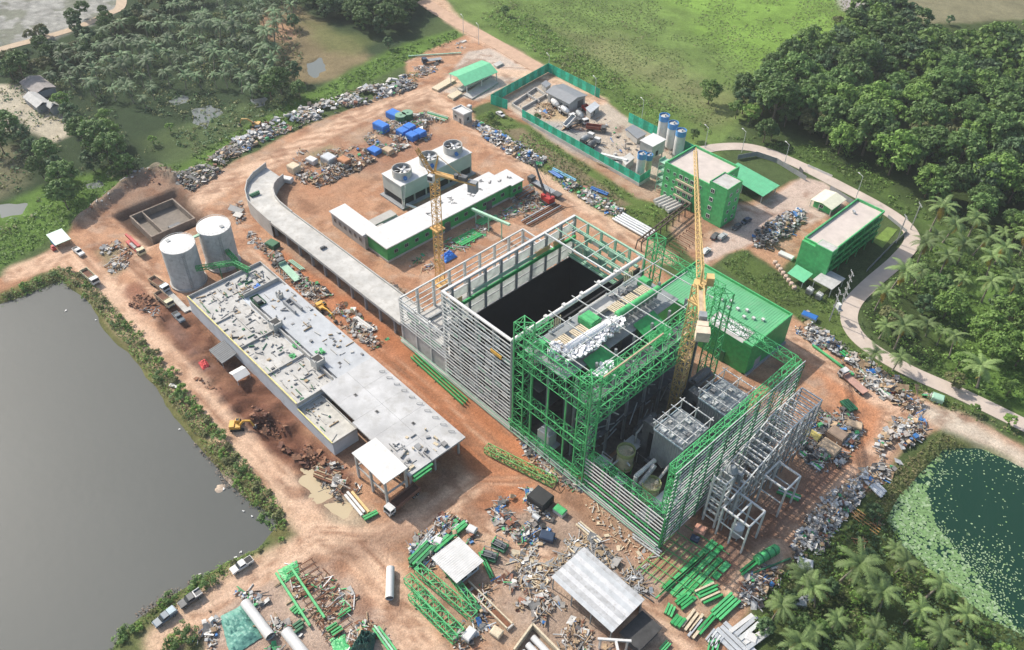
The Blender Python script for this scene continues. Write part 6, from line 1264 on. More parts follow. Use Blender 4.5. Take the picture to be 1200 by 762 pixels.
for x in (-84, -78):
    for y in (214, 221): b = MB(True); b.bx(x - .1, x + .1, y - .1, y + .1, 0, 3.4); P('post', b, STEEL, t)
for k in range(2):
    o = T('transformer', ('grey finned transformer in front of the grey-roofed shelter, on the canopy side', 'grey finned transformer in front of the grey-roofed shelter, on the pole side')[k], 'transformer', (-83.2 + k * 3.4, 210.8, 0)); x, y = -83.2 + k * 3.4, 210.8
    b = MB(True); b.bx(x - .9, x + .9, y - .7, y + .7, .2, 2.1); P('tank', b, STEEL, o); b = MB(True); [b.bx(x - .8 + j * .26, x - .7 + j * .26, y - 1.1, y + 1.1, .4, 1.8) for j in range(7)]; P('fins', b, STEELD, o)
    for j in range(3): b = MB(True); b.cyl(x - .5 + j * .5, y, 2.1, 2.9, .12, 8); P('bushing', b, WHITE, o)
# ---- walls and fences
TEALD = MAT('older_fence_sheet', (.015, .33, .2), .6, var=.3)
def fence(pts, h, name, label, cat, m, base=0.0, mb_base=None, post=2.5):
    t = T(name, label, cat, (pts[0][0], pts[0][1], 0)); bs = MB(True); k = 0
    for (ax, ay), (bx_, by_) in zip(pts[:-1], pts[1:]):
        L_ = math.hypot(bx_ - ax, by_ - ay); n = max(1, int(L_ / post)); d = Vector((bx_ - ax, by_ - ay, 0)) / L_; nn = Vector((-d.y, d.x, 0))
        for j in range(n):
            p = Vector((ax, ay, 0)) + d * (L_ * j / n); q = Vector((ax, ay, 0)) + d * (L_ * (j + 1) / n) - d * .06; o_ = nn * (.05 if j % 2 else 0)
            pan = MB(True); pan.beam(p + o_ + Vector((0, 0, base + h / 2)), q + o_ + Vector((0, 0, base + h / 2)), .08, h); P('panel', pan, TEALD if m is TEAL and k % 2 else m, t)
            k += 1
        if base: bs.beam(Vector((ax, ay, base / 2)), Vector((bx_, by_, base / 2)), .3, base)
    if base: P('base_wall', bs, mb_base or CONC, t)
    return t
fence([(-232.6, 221.0), (-240.6, 219.0), (-244.8, 257.2), (-213.4, 256.2)], 4.2, 'sheet_fence', 'green sheet fence round the corner end of the batching yard with the grey shed', 'fence', TEAL)
fence([(-222.5, 219.6), (-158.9, 217.6), (-159.2, 224)], 3.2, 'sheet_fence', 'long green sheet fence on a concrete base between batching yard and green verge', 'fence', TEAL, 1.3, CONCL)
fence([(-192.2, 250.2), (-158.0, 249.4), (-156, 236)], 4.2, 'sheet_fence', 'green sheet fence behind the three tall silos', 'fence', TEAL)
fence([G(*p)[:2] for p in ((864, 186), (886, 182), (910, 190), (936, 206), (944, 211))], 2.0, 'boundary_wall', 'grey concrete boundary wall curving beside the road behind the carport', 'wall', CONCG)
fence([G(*p)[:2] for p in ((972, 222), (1000, 240))], 2.0, 'boundary_wall', 'dark grey boundary wall stretch behind the guard house', 'wall', CONCG)
fence([G(*p)[:2] for p in ((1040, 254), (1062, 272), (1046, 286), (1015, 318))], 1.2, 'boundary_wall', 'low grey boundary wall beside the lawn of the green block', 'wall', CONCG)
fence([G(*p)[:2] for p in ((946, 194), (975, 207))], .9, 'guard_rail', 'white guard rail on the outer side of the road bend', 'guard rail', WHITE)
b = MB(True); q = G(938, 202); b.box((q.x, q.y, 1), (2.6, .2, 2.0), -.5); S1('gate', b, DUCT, 'dark gate leaf at the road entrance by the boundary wall', 'gate')
q = G(1037, 268); b = MB(); b.prism([tuple(G(*p)[:2]) for p in ((1022, 282), (1040, 265), (1052, 268), (1034, 290))], 0.0, .05); S1('lawn', b, MAT('mown_lawn', (.14, .22, .04), 1, var=.3, bump=.4), 'small bright lawn patch beside the green block', 'lawn', kind='structure')
# ---- batching yard
t = T('storage_shed', 'grey gabled shed in the fenced batching yard', 'shed', (-220, 242, 0))
b = MB(True); b.bx(-226, -213.8, 238, 247.6, 0, 4.3); P('wall', b, CONCL, t)
b = MB(True); b.prof([(-226.8, 4.2), (-226.8, 4.4), (-213, 4.4), (-213, 4.2)], 236, 236.2)
b.v = []; b.f = []; b.m = []; b.add([(-227, 237.2, 4.3), (-213, 237.2, 4.3), (-213, 242, 5.6), (-227, 242, 5.6), (-213, 248.2, 4.3), (-227, 248.2, 4.3), (-227, 237.2, 4.15), (-213, 237.2, 4.15), (-213, 242, 5.45), (-227, 242, 5.45), (-213, 248.2, 4.15), (-227, 248.2, 4.15)], ((0, 1, 2, 3), (3, 2, 4, 5), (6, 9, 8, 7), (9, 11, 10, 8), (0, 6, 7, 1), (5, 4, 10, 11), (1, 7, 8, 2), (2, 8, 10, 4), (0, 3, 9, 6), (3, 5, 11, 9))); P('roof', b, ROOFG, t)
b = MB(True); b.add([(-213.8, 238, 4.28), (-213.8, 247.6, 4.28), (-213.8, 242, 5.44), (-214.0, 238, 4.28), (-214.0, 247.6, 4.28), (-214.0, 242, 5.44)], ((0, 1, 2), (5, 4, 3))); b.add([(-226, 238, 4.28), (-226, 247.6, 4.28), (-226, 242, 5.44)], ((2, 1, 0),)); P('gable', b, CONCL, t)
b = MB(True); b.bx(-213.78, -213.7, 243, 246.5, 0, 3.2); P('door', b, DUCT, t)
for k in range(4): window(t, 'y', 238, -224 + k * 3, 1.5, 1, 1, -1, STEELD)
for k, (pts, z, lab, m) in enumerate((([(686, 126), (697, 118), (703, 123), (692, 132)], 2.8, 'pale low roof beside the grey shed door', SILV), ([(733, 150), (742, 145), (758, 156), (747, 162)], 3.0, 'grey site-office roof near the three tall silos', ROOFG), ([(634, 97), (640, 93), (646, 98), (640, 102)], 2.6, 'small dark roof at the top corner of the green fence', ROOFG), ([(728, 185), (738, 178), (744, 184), (733, 193)], 3.0, 'pale box roof beside the two short silos', CONCL))):
    t = T('small_shed', lab, 'shed', G(*pts[0])); P_ = [tuple(G(a, b_, z)[:2]) for a, b_ in pts]; c = [sum(p[i] for p in P_) / 4 for i in (0, 1)]
    b = MB(True); b.prism([(c[0] + (p[0] - c[0]) * .88, c[1] + (p[1] - c[1]) * .88) for p in P_], 0, z - .1); P('wall', b, CONC, t); b = MB(True); b.prism(P_, z - .1, z + .1); P('roof', b, m, t)
def silo(x, y, r, h, lab, m=WHITE):
    t = T('cement_silo', lab, 'silo', (x, y, 0)); b = MB(True); b.cyl(x, y, 2.6, h - 1.7, r, 20); b.cyl(x, y, 1, 2.6, .4, 20, 0, r); P('barrel', b, m, t)
    b = MB(True); b.cyl(x, y, h - 1.7, h - .3, r + .03, 20); b.ring(x, y, h - .3, h + .5, r + .1, .12, 16); P('top_band', b, MAT('silo_blue', (.07, .26, .55), .5, var=.15), t)
    b = MB(True); b.cyl(x, y, h - .3, h, r, 20, 0, r * .6); b.cyl(x + .4, y, h, h + .9, .35, 8); P('cap', b, CONCL, t)
    for k in range(4): a = PI / 4 + k * PI / 2; b = MB(True); b.beam((x + r * .9 * math.cos(a), y + r * .9 * math.sin(a), 0), (x + r * .9 * math.cos(a), y + r * .9 * math.sin(a), 3.4), .2); P('leg', b, STEEL, t)
for k, (px, py) in enumerate(((774, 168), (784, 177), (793, 186))):
    q = G(px, py); silo(q.x, q.y, 1.95, 12.2, ('tall white cement silo with a blue top, first of three from the shed side', 'tall white cement silo with a blue top, middle one of three', 'tall white cement silo with a blue top, nearest the green office block')[k])
q = G(749, 207); silo(q.x, q.y, 1.6, 10, 'white cement silo with a blue top at the near corner of the green fence'); q = G(758, 203); silo(q.x, q.y, 1.3, 8, 'slim cream silo behind the near corner silo', CREAM)
t = T('hopper_house', 'pale box-shaped batching tower between the silos', 'batching tower', (-168, 235.3, 0)); b = MB(True); b.bx(-171, -165.2, 231.6, 239, 2.6, 8); P('casing', b, CONCL, t); b = MB(True); b.bx(-171.3, -164.9, 231.3, 239.3, 8, 8.2); P('roof', b, WHITE, t)
b = MB(True); b.bx(-169, -167.4, 231.5, 231.59, 2.6, 5); b.bx(-165.19, -165.1, 234, 235.4, 3, 5); P('opening', b, BLACK, t)
for x in (-170.6, -165.6):
    for y in (232, 238.6): b = MB(True); b.bx(x - .2, x + .2, y - .2, y + .2, 0, 2.6); P('leg', b, STEEL, t)
b = MB(True); q0, q1 = G(704, 182), G(734, 196); b.beam(q0 + Vector((0, 0, .9)), q1 + Vector((0, 0, 3.2)), 1.2, .8); S1('conveyor', b, STEEL, 'pale covered conveyor rising toward the pale box roof', 'conveyor')
b = MB(True); [b.tube(G(710 + k, 186 + k * 3) + Vector((0, 0, .7)), G(738 + k, 187 + k * 3) + Vector((0, 0, .7)), .7, None, 10) for k in (0, 2)]; S1('white_tubes', b, WHITE, 'pair of fat white tubes lying inside the green fence', 'pipes')
b = MB(True)
for k, (pts) in enumerate((((600, 123), (628, 104)), ((612, 128), (640, 112)), ((600, 123), (612, 131)), ((617, 111), (632, 120)), ((628, 104), (642, 114)))): p, q = G(*pts[0]), G(*pts[1]); b.beam(p + Vector((0, 0, .6)), q + Vector((0, 0, .6)), .4, 1.2)
S1('settling_bays', b, CONC, 'low concrete bay walls in the corner of the batching yard', 'wall')
# ---- upper yard
t = T('open_shelter', 'open green-roofed shelter over long concrete slabs at the top of the works', 'shelter', (-259, 226, 0))
b = MB(True); b.add([(-265, 217, 5.2), (-259.6, 217, 5.8), (-253.4, 216, 4.2), (-265, 236, 5.2), (-259.6, 236, 5.8), (-253.4, 235, 4.2)] + [(-265, 217, 5.05), (-259.6, 217, 5.65), (-253.4, 216, 4.05), (-265, 236, 5.05), (-259.6, 236, 5.65), (-253.4, 235, 4.05)], ((0, 1, 4, 3), (1, 2, 5, 4), (6, 9, 10, 7), (7, 10, 11, 8), (0, 6, 7, 1), (1, 7, 8, 2), (3, 4, 10, 9), (4, 5, 11, 10), (2, 8, 11, 5), (0, 3, 9, 6))); P('roof', b, GREENT, t)
for y in (217.6, 226, 234.6):
    for x in (-264.4, -254): b = MB(True); b.bx(x - .15, x + .15, y - .15, y + .15, 0, 4.2 if x > -260 else 5.1); P('post', b, STEEL, t)
for k, (pts, h, m, lab) in enumerate((([(506, 104), (526, 92), (534, 95), (513, 107)], .9, WOODL, 'tan stack of slabs nearest the rubble heap'), ([(524, 113), (536, 107), (542, 110), (531, 117)], .9, WOODL, 'short tan stack of slabs before the white kiosk'), ([(536, 104), (572, 86), (577, 89), (541, 107)], .6, CONC, 'long grey slab bed below the green shelter, first row'), ([(543, 111), (575, 91), (584, 97), (553, 116)], .5, CONC, 'long grey slab bed below the green shelter, outer row'), ([(578, 76), (586, 72), (590, 75), (582, 79)], .8, CONCL, 'small slab stack at the far end of the green shelter'))):
    b = MB(True); b.prism([tuple(G(*p)[:2]) for p in pts], 0, h * .45); b.prism([tuple(G(p[0], p[1], .0)[:2]) for p in pts], h * .5, h); S1('slab_stack', b, m, lab, 'slab stack')
t = T('white_kiosk', 'small white flat-roofed kiosk with a parapet beside the site road', 'kiosk', (-238.2, 201.4, 0)); b = MB(True); b.bx(-241.6, -235, 199.2, 203.6, 0, 4.2); P('wall', b, CONCL, t); parapet(t, -241.8, -234.8, 199, 203.8, 4.2, .6, WHITE, .3)
b = MB(True); b.bx(-241.4, -235.2, 199.4, 203.4, 4.2, 4.3); P('roof', b, WHITE, t)
window(t, 'y', 199.2, -240, 1.4, 1, 1.2, -1, STEELD); b = MB(True); b.bx(-237.6, -236.6, 199.1, 199.19, 0, 2.1); P('door', b, DUCT, t); window(t, 'x', -235, 201.5, 1.4, 1, 1.2, 1, STEELD)
# ---- hut and hangar in the bottom yards
t = T('site_hut', 'white-roofed site hut between the scrap piles in the bottom yard', 'hut', (-84.8, 66.2, 0)); b = MB(True); b.bx(-87.8, -81.2, 63.2, 69.6, 0, 3.1); P('wall', b, MAT('pale_blue_render', (.46, .50, .53), .8, var=.1, dirt=.2, dirtcol=(.35, .33, .3)), t)
b = MB(True); b.bx(-89.2, -80.4, 62.2, 70.4, 3.3, 3.5)
for k in range(16): b.bx(-89.1 + k * .55, -88.98 + k * .55, 62.25, 70.35, 3.5, 3.54)
P('roof', b, WHITE, t)
for y in (65, 68): window(t, 'x', -81.2, y, 1.1, 1.5, 1.2, 1, STEELD)
window(t, 'y', 63.2, -85.5, 1.1, 1.5, 1.2, -1, STEELD); b = MB(True); b.bx(-83.3, -82.2, 63.1, 63.19, 0, 2.1); P('door', b, STEELD, t)
t = T('workshop_shelter', 'open-sided workshop shelter with a silver sheet roof in the bottom yard', 'shelter', (-57.6, 83.4, 0))
HX0, HX1, HY0, HY1 = -66.6, -48.6, 78.0, 88.6
for k in range(9):
    b = MB(True); w_ = (HY1 - HY0) / 9; ya, yb = HY0 + k * w_, HY0 + (k + 1) * w_ + .06; za, zb = 4.9 + .7 * k / 9 + .02 * (k % 2), 4.9 + .7 * (k + 1) / 9 + .02 * (k % 2)
    for xa, xb in ((HX0, HX0 + 9.2), (HX0 + 9.15, HX1)): dz = .015 * (xa > HX0); b.add([(xa, ya, za + dz), (xb, ya, za + dz), (xb, yb, zb + dz), (xa, yb, zb + dz), (xa, ya, za - .08), (xb, ya, za - .08), (xb, yb, zb - .08), (xa, yb, zb - .08)], [MB.BF[i][::-1] if 0 else MB.BF[i] for i in range(6)])
    P('roof_sheet', b, (SILV, MAT('weathered_sheet', (.40, .41, .42), .55, .2, var=.25, dirt=.4, dirtcol=(.24, .23, .21)), MAT('new_sheet', (.54, .55, .56), .45, .1, var=.15, dirt=.2))[(k * 7 + k // 3) % 3], t)
for x in np.linspace(HX0 + .4, HX1 - .4, 4):
    for y in (HY0 + .4, HY1 - .4): b = MB(True); b.bx(x - .12, x + .12, y - .12, y + .12, 0, 4.8); P('post', b, STEELD, t)
b = MB(True); b.bx(HX0 + .3, HX1 - .3, HY1 - .3, HY1 - .2, 0, 3); P('back_wall', b, RUST, t)
o = T('workshop_annex', 'dark flat annex beside the silver workshop shelter', 'shed', (-44.5, 84, 0)); b = MB(True); b.bx(-48, -43, 80.6, 87.4, 0, 2.4); P('wall', b, DUCT, o); b = MB(True); b.bx(-48.2, -42.6, 80.2, 87.8, 2.4, 2.6); P('roof', b, MAT('black_sheet', (.045, .045, .045), .8, var=.4), o)
o = T('gantry', 'white steel goal-shaped frame at the corner of the silver workshop shelter', 'frame', (-47.3, 77.5, 0)); 
for p, q in (((-49.5, 75.6, 0), (-49.5, 75.6, 4)), ((-45.3, 79.4, 0), (-45.3, 79.4, 4)), ((-45.0, 76.2, 0), (-45.0, 76.2, 4))): b = MB(True); b.beam(p, q, .4); P('post', b, WHITE, o)
b = MB(True); b.beam((-50, 75.2, 4), (-44.8, 80, 4), .5); P('beam', b, WHITE, o); b = MB(True); b.beam((-47, 77.6, 4.02), (-44.6, 75.8, 4.02), .5); P('beam', b, WHITE, o)
# ---- small structures left
t = T('watch_hut', 'small open hut with a pale green roof at the left end of the lake road', 'hut', G(72, 282)); c = G(72, 284)
b = MB(True); b.add([(c.x - 4, c.y - 2.6, 2.6), (c.x + 3.2, c.y - 2.6, 2.2), (c.x + 3.2, c.y + 2.6, 2.2), (c.x - 4, c.y + 2.6, 2.6), (c.x - 4, c.y - 2.6, 2.5), (c.x + 3.2, c.y - 2.6, 2.1), (c.x + 3.2, c.y + 2.6, 2.1), (c.x - 4, c.y + 2.6, 2.5)], [f[::-1] for f in MB.BF]); P('roof', b, MAT('mint_sheet', (.50, .64, .55), .6, var=.1), t)
for dx in (-3.6, 2.8):
    for dy in (-2.2, 2.2): b = MB(True); b.bx(c.x + dx - .1, c.x + dx + .1, c.y + dy - .1, c.y + dy + .1, 0, 2.2); P('post', b, WOOD, t)
b = MB(True); b.bx(c.x - 3, c.x + .6, c.y - 2.3, c.y - 2.1, 0, 1.6); P('tarpaulin', b, BLUE, t)
b = MB(True); b.bx(c.x + .9, c.x + 2.6, c.y - 3.8, c.y - 2.6, 0, .9); b.bx(c.x + 1.1, c.x + 2.2, c.y - 3.6, c.y - 2.8, .9, 1.5); S1('crate', b, RED, 'red crate in front of the pale green hut', 'crate')
for k, (px, py, w, d, rz, lab) in enumerate(((47, 106, 15, 9, .05, 'grey-roofed house nearer the quarry in the left scrub'), (46, 124, 13, 6, .05, 'long pale-roofed house on the bare yard in the left scrub'), (64, 130, 5, 4, .05, 'small roof beside the long pale-roofed house'))):
    q = G(px, py); t = T('farm_house', lab, 'house', q, rz); b = MB(); b.bx(-w / 2 + .4, w / 2 - .4, -d / 2 + .4, d / 2 - .4, 0, 3); P('wall', b, CONCG, t)
    b = MB(); b.prof([(-d / 2, 3), (0, 4.4), (d / 2, 3), (d / 2, 2.8), (0, 4.2), (-d / 2, 2.8)], -w / 2, w / 2); b.v = [(yy, xx, zz) for xx, yy, zz in b.v]; b.f = [f[::-1] for f in b.f]; P('roof', b, MAT('old_grey_roof', (.24, .22, .21), .85, var=.25) if k == 0 else MAT('pale_old_roof', (.38, .38, .37), .8, var=.2), t)
    b = MB(); b.bx(-.5, .5, -d / 2 + .3, -d / 2 + .39, 0, 2.1); P('door', b, WOOD, t)
# ---- lamp posts and power poles
def lamp(px, py, h, lab, arm=(-1, .3), m=STEEL, grp=None):
    q = G(px, py); t = T('street_lamp', lab, 'street lamp', q, 0, grp); b = MB(); b.tube((0, 0, 0), (0, 0, h), .14, .09, 8); P('pole', b, m, t); b = MB(); a = Vector((arm[0], arm[1], 0)).normalized() * 1.8; b.beam((0, 0, h), a + Vector((0, 0, h + .3)), .1); P('arm', b, m, t); b = MB(); b.box(a * 1.15 + Vector((0, 0, h + .3)), (.9, .35, .18), math.atan2(a.y, a.x)); P('lamp_head', b, WHITE, t)
for px, py, h, lab in ((1003, 231, 9, 'street lamp beside the roof end of the green block'), (919, 192, 8.5, 'street lamp on the outer road edge above the boundary wall'), (869, 178, 9, 'street lamp left of the carport at the road'), (826, 172, 8.5, 'street lamp behind the green office block'), (752, 138, 8, 'street lamp behind the silos fence'), (697, 112, 8, 'street lamp at the shed end of the batching yard'), (561, 51, 9, 'street lamp where the top road meets the works'), (543, 38, 8, 'street lamp along the top road'), (643, 82, 7, 'street lamp at the corner of the green fence')): lamp(px, py, h, lab)
def pole(px, py, h, arms, lab, lean=0):
    q = G(px, py); t = T('power_pole', lab, 'power pole', q); b = MB(); b.beam((0, 0, 0), (lean, 0, h), .28); P('pole', b, CONCL, t)
    for k, z in enumerate(arms):
        b = MB(); b.beam((-1.1, 1.1, z), (1.1, -1.1, z), .16); ar = P('cross_arm', b, STEELD, t); [P('insulator', MB().cyl(u, -u, z, z + .35, .1, 6), WHITE, ar) for u in (-1, -.4, .4, 1)]
for px, py, h, arms, lab in ((972, 375, 12, (11.6, 9), 'power pole in the weeds nearest the bright green plant roof'), (982, 368, 12, (11.6, 9.4, 7), 'power pole with three arms beside the transformer shelter'), (987, 352, 11.5, (11.2, 9), 'power pole between the shelter and the road bend'), (1050, 284, 11, (10.6,), 'power pole behind the lawn at the top of the bend'), (1067, 268, 10.5, (10.2,), 'power pole on the outer side of the road at the top of the bend')): pole(px, py, h, arms, lab)
b = MB(); p, q = G(972, 375), G(984, 368); b.bx(0, 0.01, 0, .01, 0, .01)
t = T('power_platform', 'platform with a transformer carried between two power poles in the weeds', 'transformer platform', (p + q) / 2); b = MB(); b.box((0, 0, 4), (3.2, 1.4, .2), -.5); P('deck', b, STEELD, t); b = MB(); b.box((0, 0, 4.9), (1.4, 1, 1.6), -.5); P('tank', b, STEEL, t)
# ================================================================== vehicles (x forward, z up)
def wheels(t, xs_, w, r, dual=False):
    for x in xs_:
        for s in (-1, 1):
            m_ = MB(); wd = .5 if dual else .28; m_.tube((x, s * (w / 2 - wd), r), (x, s * w / 2, r), r, None, 12); wh = P('wheel', m_, RUBBER, t)
            q = MB(); q.tube((x, s * w / 2, r), (x, s * (w / 2 + .03), r), r * .5, None, 8); P('rim', q, STEELD, wh)
def heading(rear, front):
    a, c = G(*rear), G(*front); return (a + c) / 2, math.atan2(c.y - a.y, c.x - a.x)
def lights(t, x, w, z, xr):
    for s in (-1, 1):
        m_ = MB(); m_.box((x, s * w * .38, z), (.08, .35, .2)); P('headlight', m_, WHITE, t); m_ = MB(); m_.box((xr, s * w * .42, z), (.08, .25, .25)); P('tail_light', m_, RED, t)
def pickup(rear, front, col, lab, bed='open', name='pickup_truck'):
    c, a = heading(rear, front); t = T(name, lab, 'pickup', c, a); w = 1.85
    b = MB(); b.prof([(-2.65, .45), (2.6, .45), (2.65, .95), (2.45, 1.08), (1.1, 1.15), (-2.65, 1.15)], -w / 2, w / 2); b.prof([(-.85, 1.15), (1.05, 1.15), (.45, 1.72), (-.75, 1.75)], -w / 2 + .1, w / 2 - .1); P('body', b, col, t)
    b = MB(); b.prof([(.62, 1.62), (1.12, 1.17), (1.17, 1.2), (.66, 1.68)], -w / 2 + .18, w / 2 - .18); P('windscreen', b, GLASS, t)
    for s in (-1, 1): b = MB(); b.prof([(-.7, 1.2), (.85, 1.2), (.4, 1.66), (-.65, 1.68)], s * (w / 2 - .1) - .01, s * (w / 2 - .1) + .02); P('window', b, GLASS, t)
    if bed == 'open':
        b = MB(); b.bx(-2.55, -.95, -w / 2 + .12, w / 2 - .12, 1.152, 1.165); P('bed', b, BLACK, t)
    elif bed == 'canopy':
        b = MB(); b.prof([(-2.6, 1.15), (-.85, 1.15), (-.85, 1.75), (-2.45, 1.72)], -w / 2 + .08, w / 2 - .08); P('canopy', b, LBLUE, t)
    else:
        b = MB(); b.bx(-2.55, -.95, -w / 2 + .12, w / 2 - .12, 1.152, 1.165); P('bed', b, DUCT, t)
        b = MB(); b.bx(-2.65, -.95, -w / 2, -w / 2 + .14, 1.15, 1.5); b.bx(-2.65, -.95, w / 2 - .14, w / 2, 1.15, 1.5); b.bx(-1.2, -.95, -w / 2 + .14, w / 2 - .14, 1.3, 1.5); P('rail', b, WHITE, t)
    lights(t, 2.66, w, .8, -2.67); wheels(t, (-1.6, 1.65), 1.9, .38); return t
def car(rear, front, col, lab, van=False):
    c, a = heading(rear, front); t = T('parked_car', lab, 'car', c, a); w = 1.75
    b = MB(); b.prof([(-2.1, .35), (2.1, .35), (2.15, .8), (1.1, .95), (-2.1, 1.0)], -w / 2, w / 2); b.prof([(-2.0 if van else -1.6, .98), (1.15, .95), (.5, 1.45), (-1.9 if van else -1.0, 1.5)], -w / 2 + .1, w / 2 - .1); P('body', b, col, t)
    b = MB(); b.prof([(.62, 1.4), (1.2, .97), (1.25, 1.0), (.66, 1.46)], -w / 2 + .15, w / 2 - .15); P('windscreen', b, GLASS, t)
    for s in (-1, 1): b = MB(); b.prof([(-1.4, 1.02), (.9, 1.0), (.45, 1.4), (-.95, 1.43)], s * (w / 2 - .1) - .01, s * (w / 2 - .1) + .02); P('window', b, GLASS, t)
    lights(t, 2.14, w, .7, -2.12); wheels(t, (-1.3, 1.35), 1.78, .32); return t
def cabin(t, x, w, m, h=2.5, L_=1.9):
    b = MB(); b.prof([(x - L_ / 2, .8), (x + L_ / 2, .8), (x + L_ / 2, 1.6), (x + L_ / 2 - .25, h), (x - L_ / 2, h)], -w / 2, w / 2); c_ = P('cab', b, m, t)
    b = MB(); b.prof([(x + L_ / 2 + .02, 1.6), (x + L_ / 2 + .05, 1.6), (x + L_ / 2 - .2, h - .12), (x + L_ / 2 - .24, h - .12)], -w / 2 + .12, w / 2 - .12); P('windscreen', b, GLASS, c_)
    for s in (-1, 1): b = MB(); b.bx(x - .5, x + .6, s * w / 2 - .02, s * w / 2 + .02, 1.5, h - .2); P('window', b, GLASS, c_)
def truck(rear, front, lab, kind, cabm=WHITE, loadm=RUST, L_=8.0, name='dump_truck', cat='truck', tilt=0):
    c, a = heading(rear, front); t = T(name, lab, cat, c, a); w = 2.4; f = L_ / 2; r = -L_ / 2
    b = MB(); b.bx(r, f - .2, -.45, .45, .65, 1.0); b.bx(f - .5, f, -w / 2, w / 2, .5, .9); P('chassis', b, DUCT, t); cabin(t, f - 1.0, w, cabm)
    if kind == 'tip':
        x0, x1 = r, f - 2.3; b = MB(); z = 1.05; e = .09
        b.bx(x0, x1, -w / 2, w / 2, z, z + .12); b.bx(x0, x1, -w / 2, -w / 2 + e, z + .12, z + 1.3); b.bx(x0, x1, w / 2 - e, w / 2, z + .12, z + 1.3); b.bx(x1 - e, x1, -w / 2 + e, w / 2 - e, z + .12, z + 1.5); b.bx(x0, x0 + e, -w / 2 + e, w / 2 - e, z + .12, z + 1.1)
        for k in range(5): xx = x0 + .3 + k * (x1 - x0 - .6) / 4; b.bx(xx - .06, xx + .06, -w / 2 - .06, -w / 2, z, z + 1.3); b.bx(xx - .06, xx + .06, w / 2, w / 2 + .06, z, z + 1.3)
        if tilt: b.v = [(x0 + (x - x0) * math.cos(tilt) - (zz - z) * math.sin(tilt), y, z + (x - x0) * math.sin(tilt) + (zz - z) * math.cos(tilt)) for x, y, zz in b.v]
        P('tipper_bed', b, loadm if loadm is not RUST else RUST, t)
        if not tilt: b = MB(); b.bx(x0 + e, x1 - e, -w / 2 + e, w / 2 - e, z + .12, z + .35); P('bed_floor', b, MAT('soil_stained_bed', (.15, .075, .05), .95, var=.35), t)
    elif kind == 'flat':
        b = MB(); b.bx(r, f - 2.3, -w / 2, w / 2, 1.05, 1.25); b.bx(f - 2.5, f - 2.3, -w / 2, w / 2, 1.25, 2.2); P('flatbed', b, loadm, t)
    elif kind == 'mixer':
        b = MB(); b.tube((r + .2, 0, 2.5), (r + 1.8, 0, 2.25), .75, 1.25, 14); b.tube((r + 1.8, 0, 2.25), (r + 3.4, 0, 2.0), 1.25, 1.2, 14); b.tube((r + 3.4, 0, 2.0), (r + 4.6, 0, 1.85), 1.2, .7, 14); P('drum', b, loadm, t)
        b = MB(); b.bx(r - .3, r + .3, -.7, .7, 1.2, 2.9); P('chute', b, DUCT, t)
    lights(t, f + .02, w, .85, r - .02); wheels(t, (r + 1.0, r + 2.3, f - 1.1), 2.45, .5, True); return t
pickup((297, 655), (271, 672), WHITE, 'white pickup with an empty dark bed, farthest along the shore road'); pickup((236, 695), (212, 711), DUCT, 'dark pickup with white bed rails, middle of three on the shore road', 'rails'); pickup((207, 715), (182, 734), MAT('slate_blue_paint', (.11, .15, .19), .35, var=.1), 'slate blue pickup with a silver bed canopy, nearest the bottom edge', 'canopy')
pickup((87, 291), (99, 301), WHITE, 'small white pickup parked beside the pale green hut'); pickup((206, 369), (214, 377), MAT('blue_grey_paint', (.09, .12, .15), .35), 'dark grey pickup parked in front of the two dump trucks', 'open')
truck((98, 319), (116, 335), 'white-cabbed dump truck driving alone on the lake road near the water', 'tip', WHITE, CREAM, 8.2); truck((178, 329), (198, 343), 'white-cabbed dump truck with a muddy bed close to the tank foot', 'tip', MAT('pale_blue_cab', (.55, .62, .68), .4), TAN, 8.2); truck((185, 346), (203, 361), 'cream-cabbed dump truck with a muddy bed behind the dark grey pickup', 'tip', CREAM, TAN, 7.8)
truck((490, 573), (453, 604), 'white dump truck with a brown bed parked at the open end of the long building', 'tip', WHITE, MAT('brown_bed', (.22, .11, .08), .9, var=.2), 10.2); truck((1014, 463), (983, 436), 'red and white flatbed truck driving along the scrap strip on the right', 'flat', WHITE, MAT('dusty_pink_bed', (.42, .25, .2), .85, var=.25), 9.6, 'flatbed_truck')
truck((356, 337), (322, 302), 'dark flatbed truck carrying pale green panels between ramp and long building', 'flat', DUCT, GREENP, 12.5, 'flatbed_truck')
car((880, 256), (868, 263), DARKBL, 'dark blue car parked at the foot of the green office stair tower'); car((838, 284), (854, 272), SILV, 'silver van on the drive below the green office block', True); car((833, 282), (842, 273), DUCT, 'dark grey car beside the silver van'); car((581, 131), (592, 138), WHITE, 'white car at the gap in the green fence')
car((820, 300), (833, 290), STEEL, 'pale car parked at the roadside below the silver van'); car((868, 263), (858, 270), DUCT, 'dark car tucked against the green office stair tower')
truck((646, 122), (660, 132), 'white concrete mixer truck beside the grey shed, first in the row', 'mixer', WHITE, WHITE, 8, 'mixer_truck'); truck((658, 131), (672, 140), 'white concrete mixer truck beside the grey shed, second in the row', 'mixer', WHITE, SILV, 8, 'mixer_truck'); truck((662, 151), (680, 143), 'dump truck with its pale bed raised in the middle of the batching yard', 'tip', DUCT, SILV, 8, tilt=.5); truck((676, 136), (687, 146), 'mixer truck with a grey drum behind the raised dump truck', 'mixer', WHITE, STEELD, 8, 'mixer_truck')
truck((687, 151), (710, 154), 'dark red dump truck standing crosswise in the batching yard', 'tip', DUCT, MAT('dark_red_bed', (.25, .06, .04), .7), 8.2); truck((681, 170), (694, 160), 'mixer truck near the long green fence, left one', 'mixer', WHITE, STEELD, 8, 'mixer_truck'); truck((690, 176), (701, 166), 'mixer truck near the long green fence, right one', 'mixer', WHITE, DUCT, 8, 'mixer_truck')
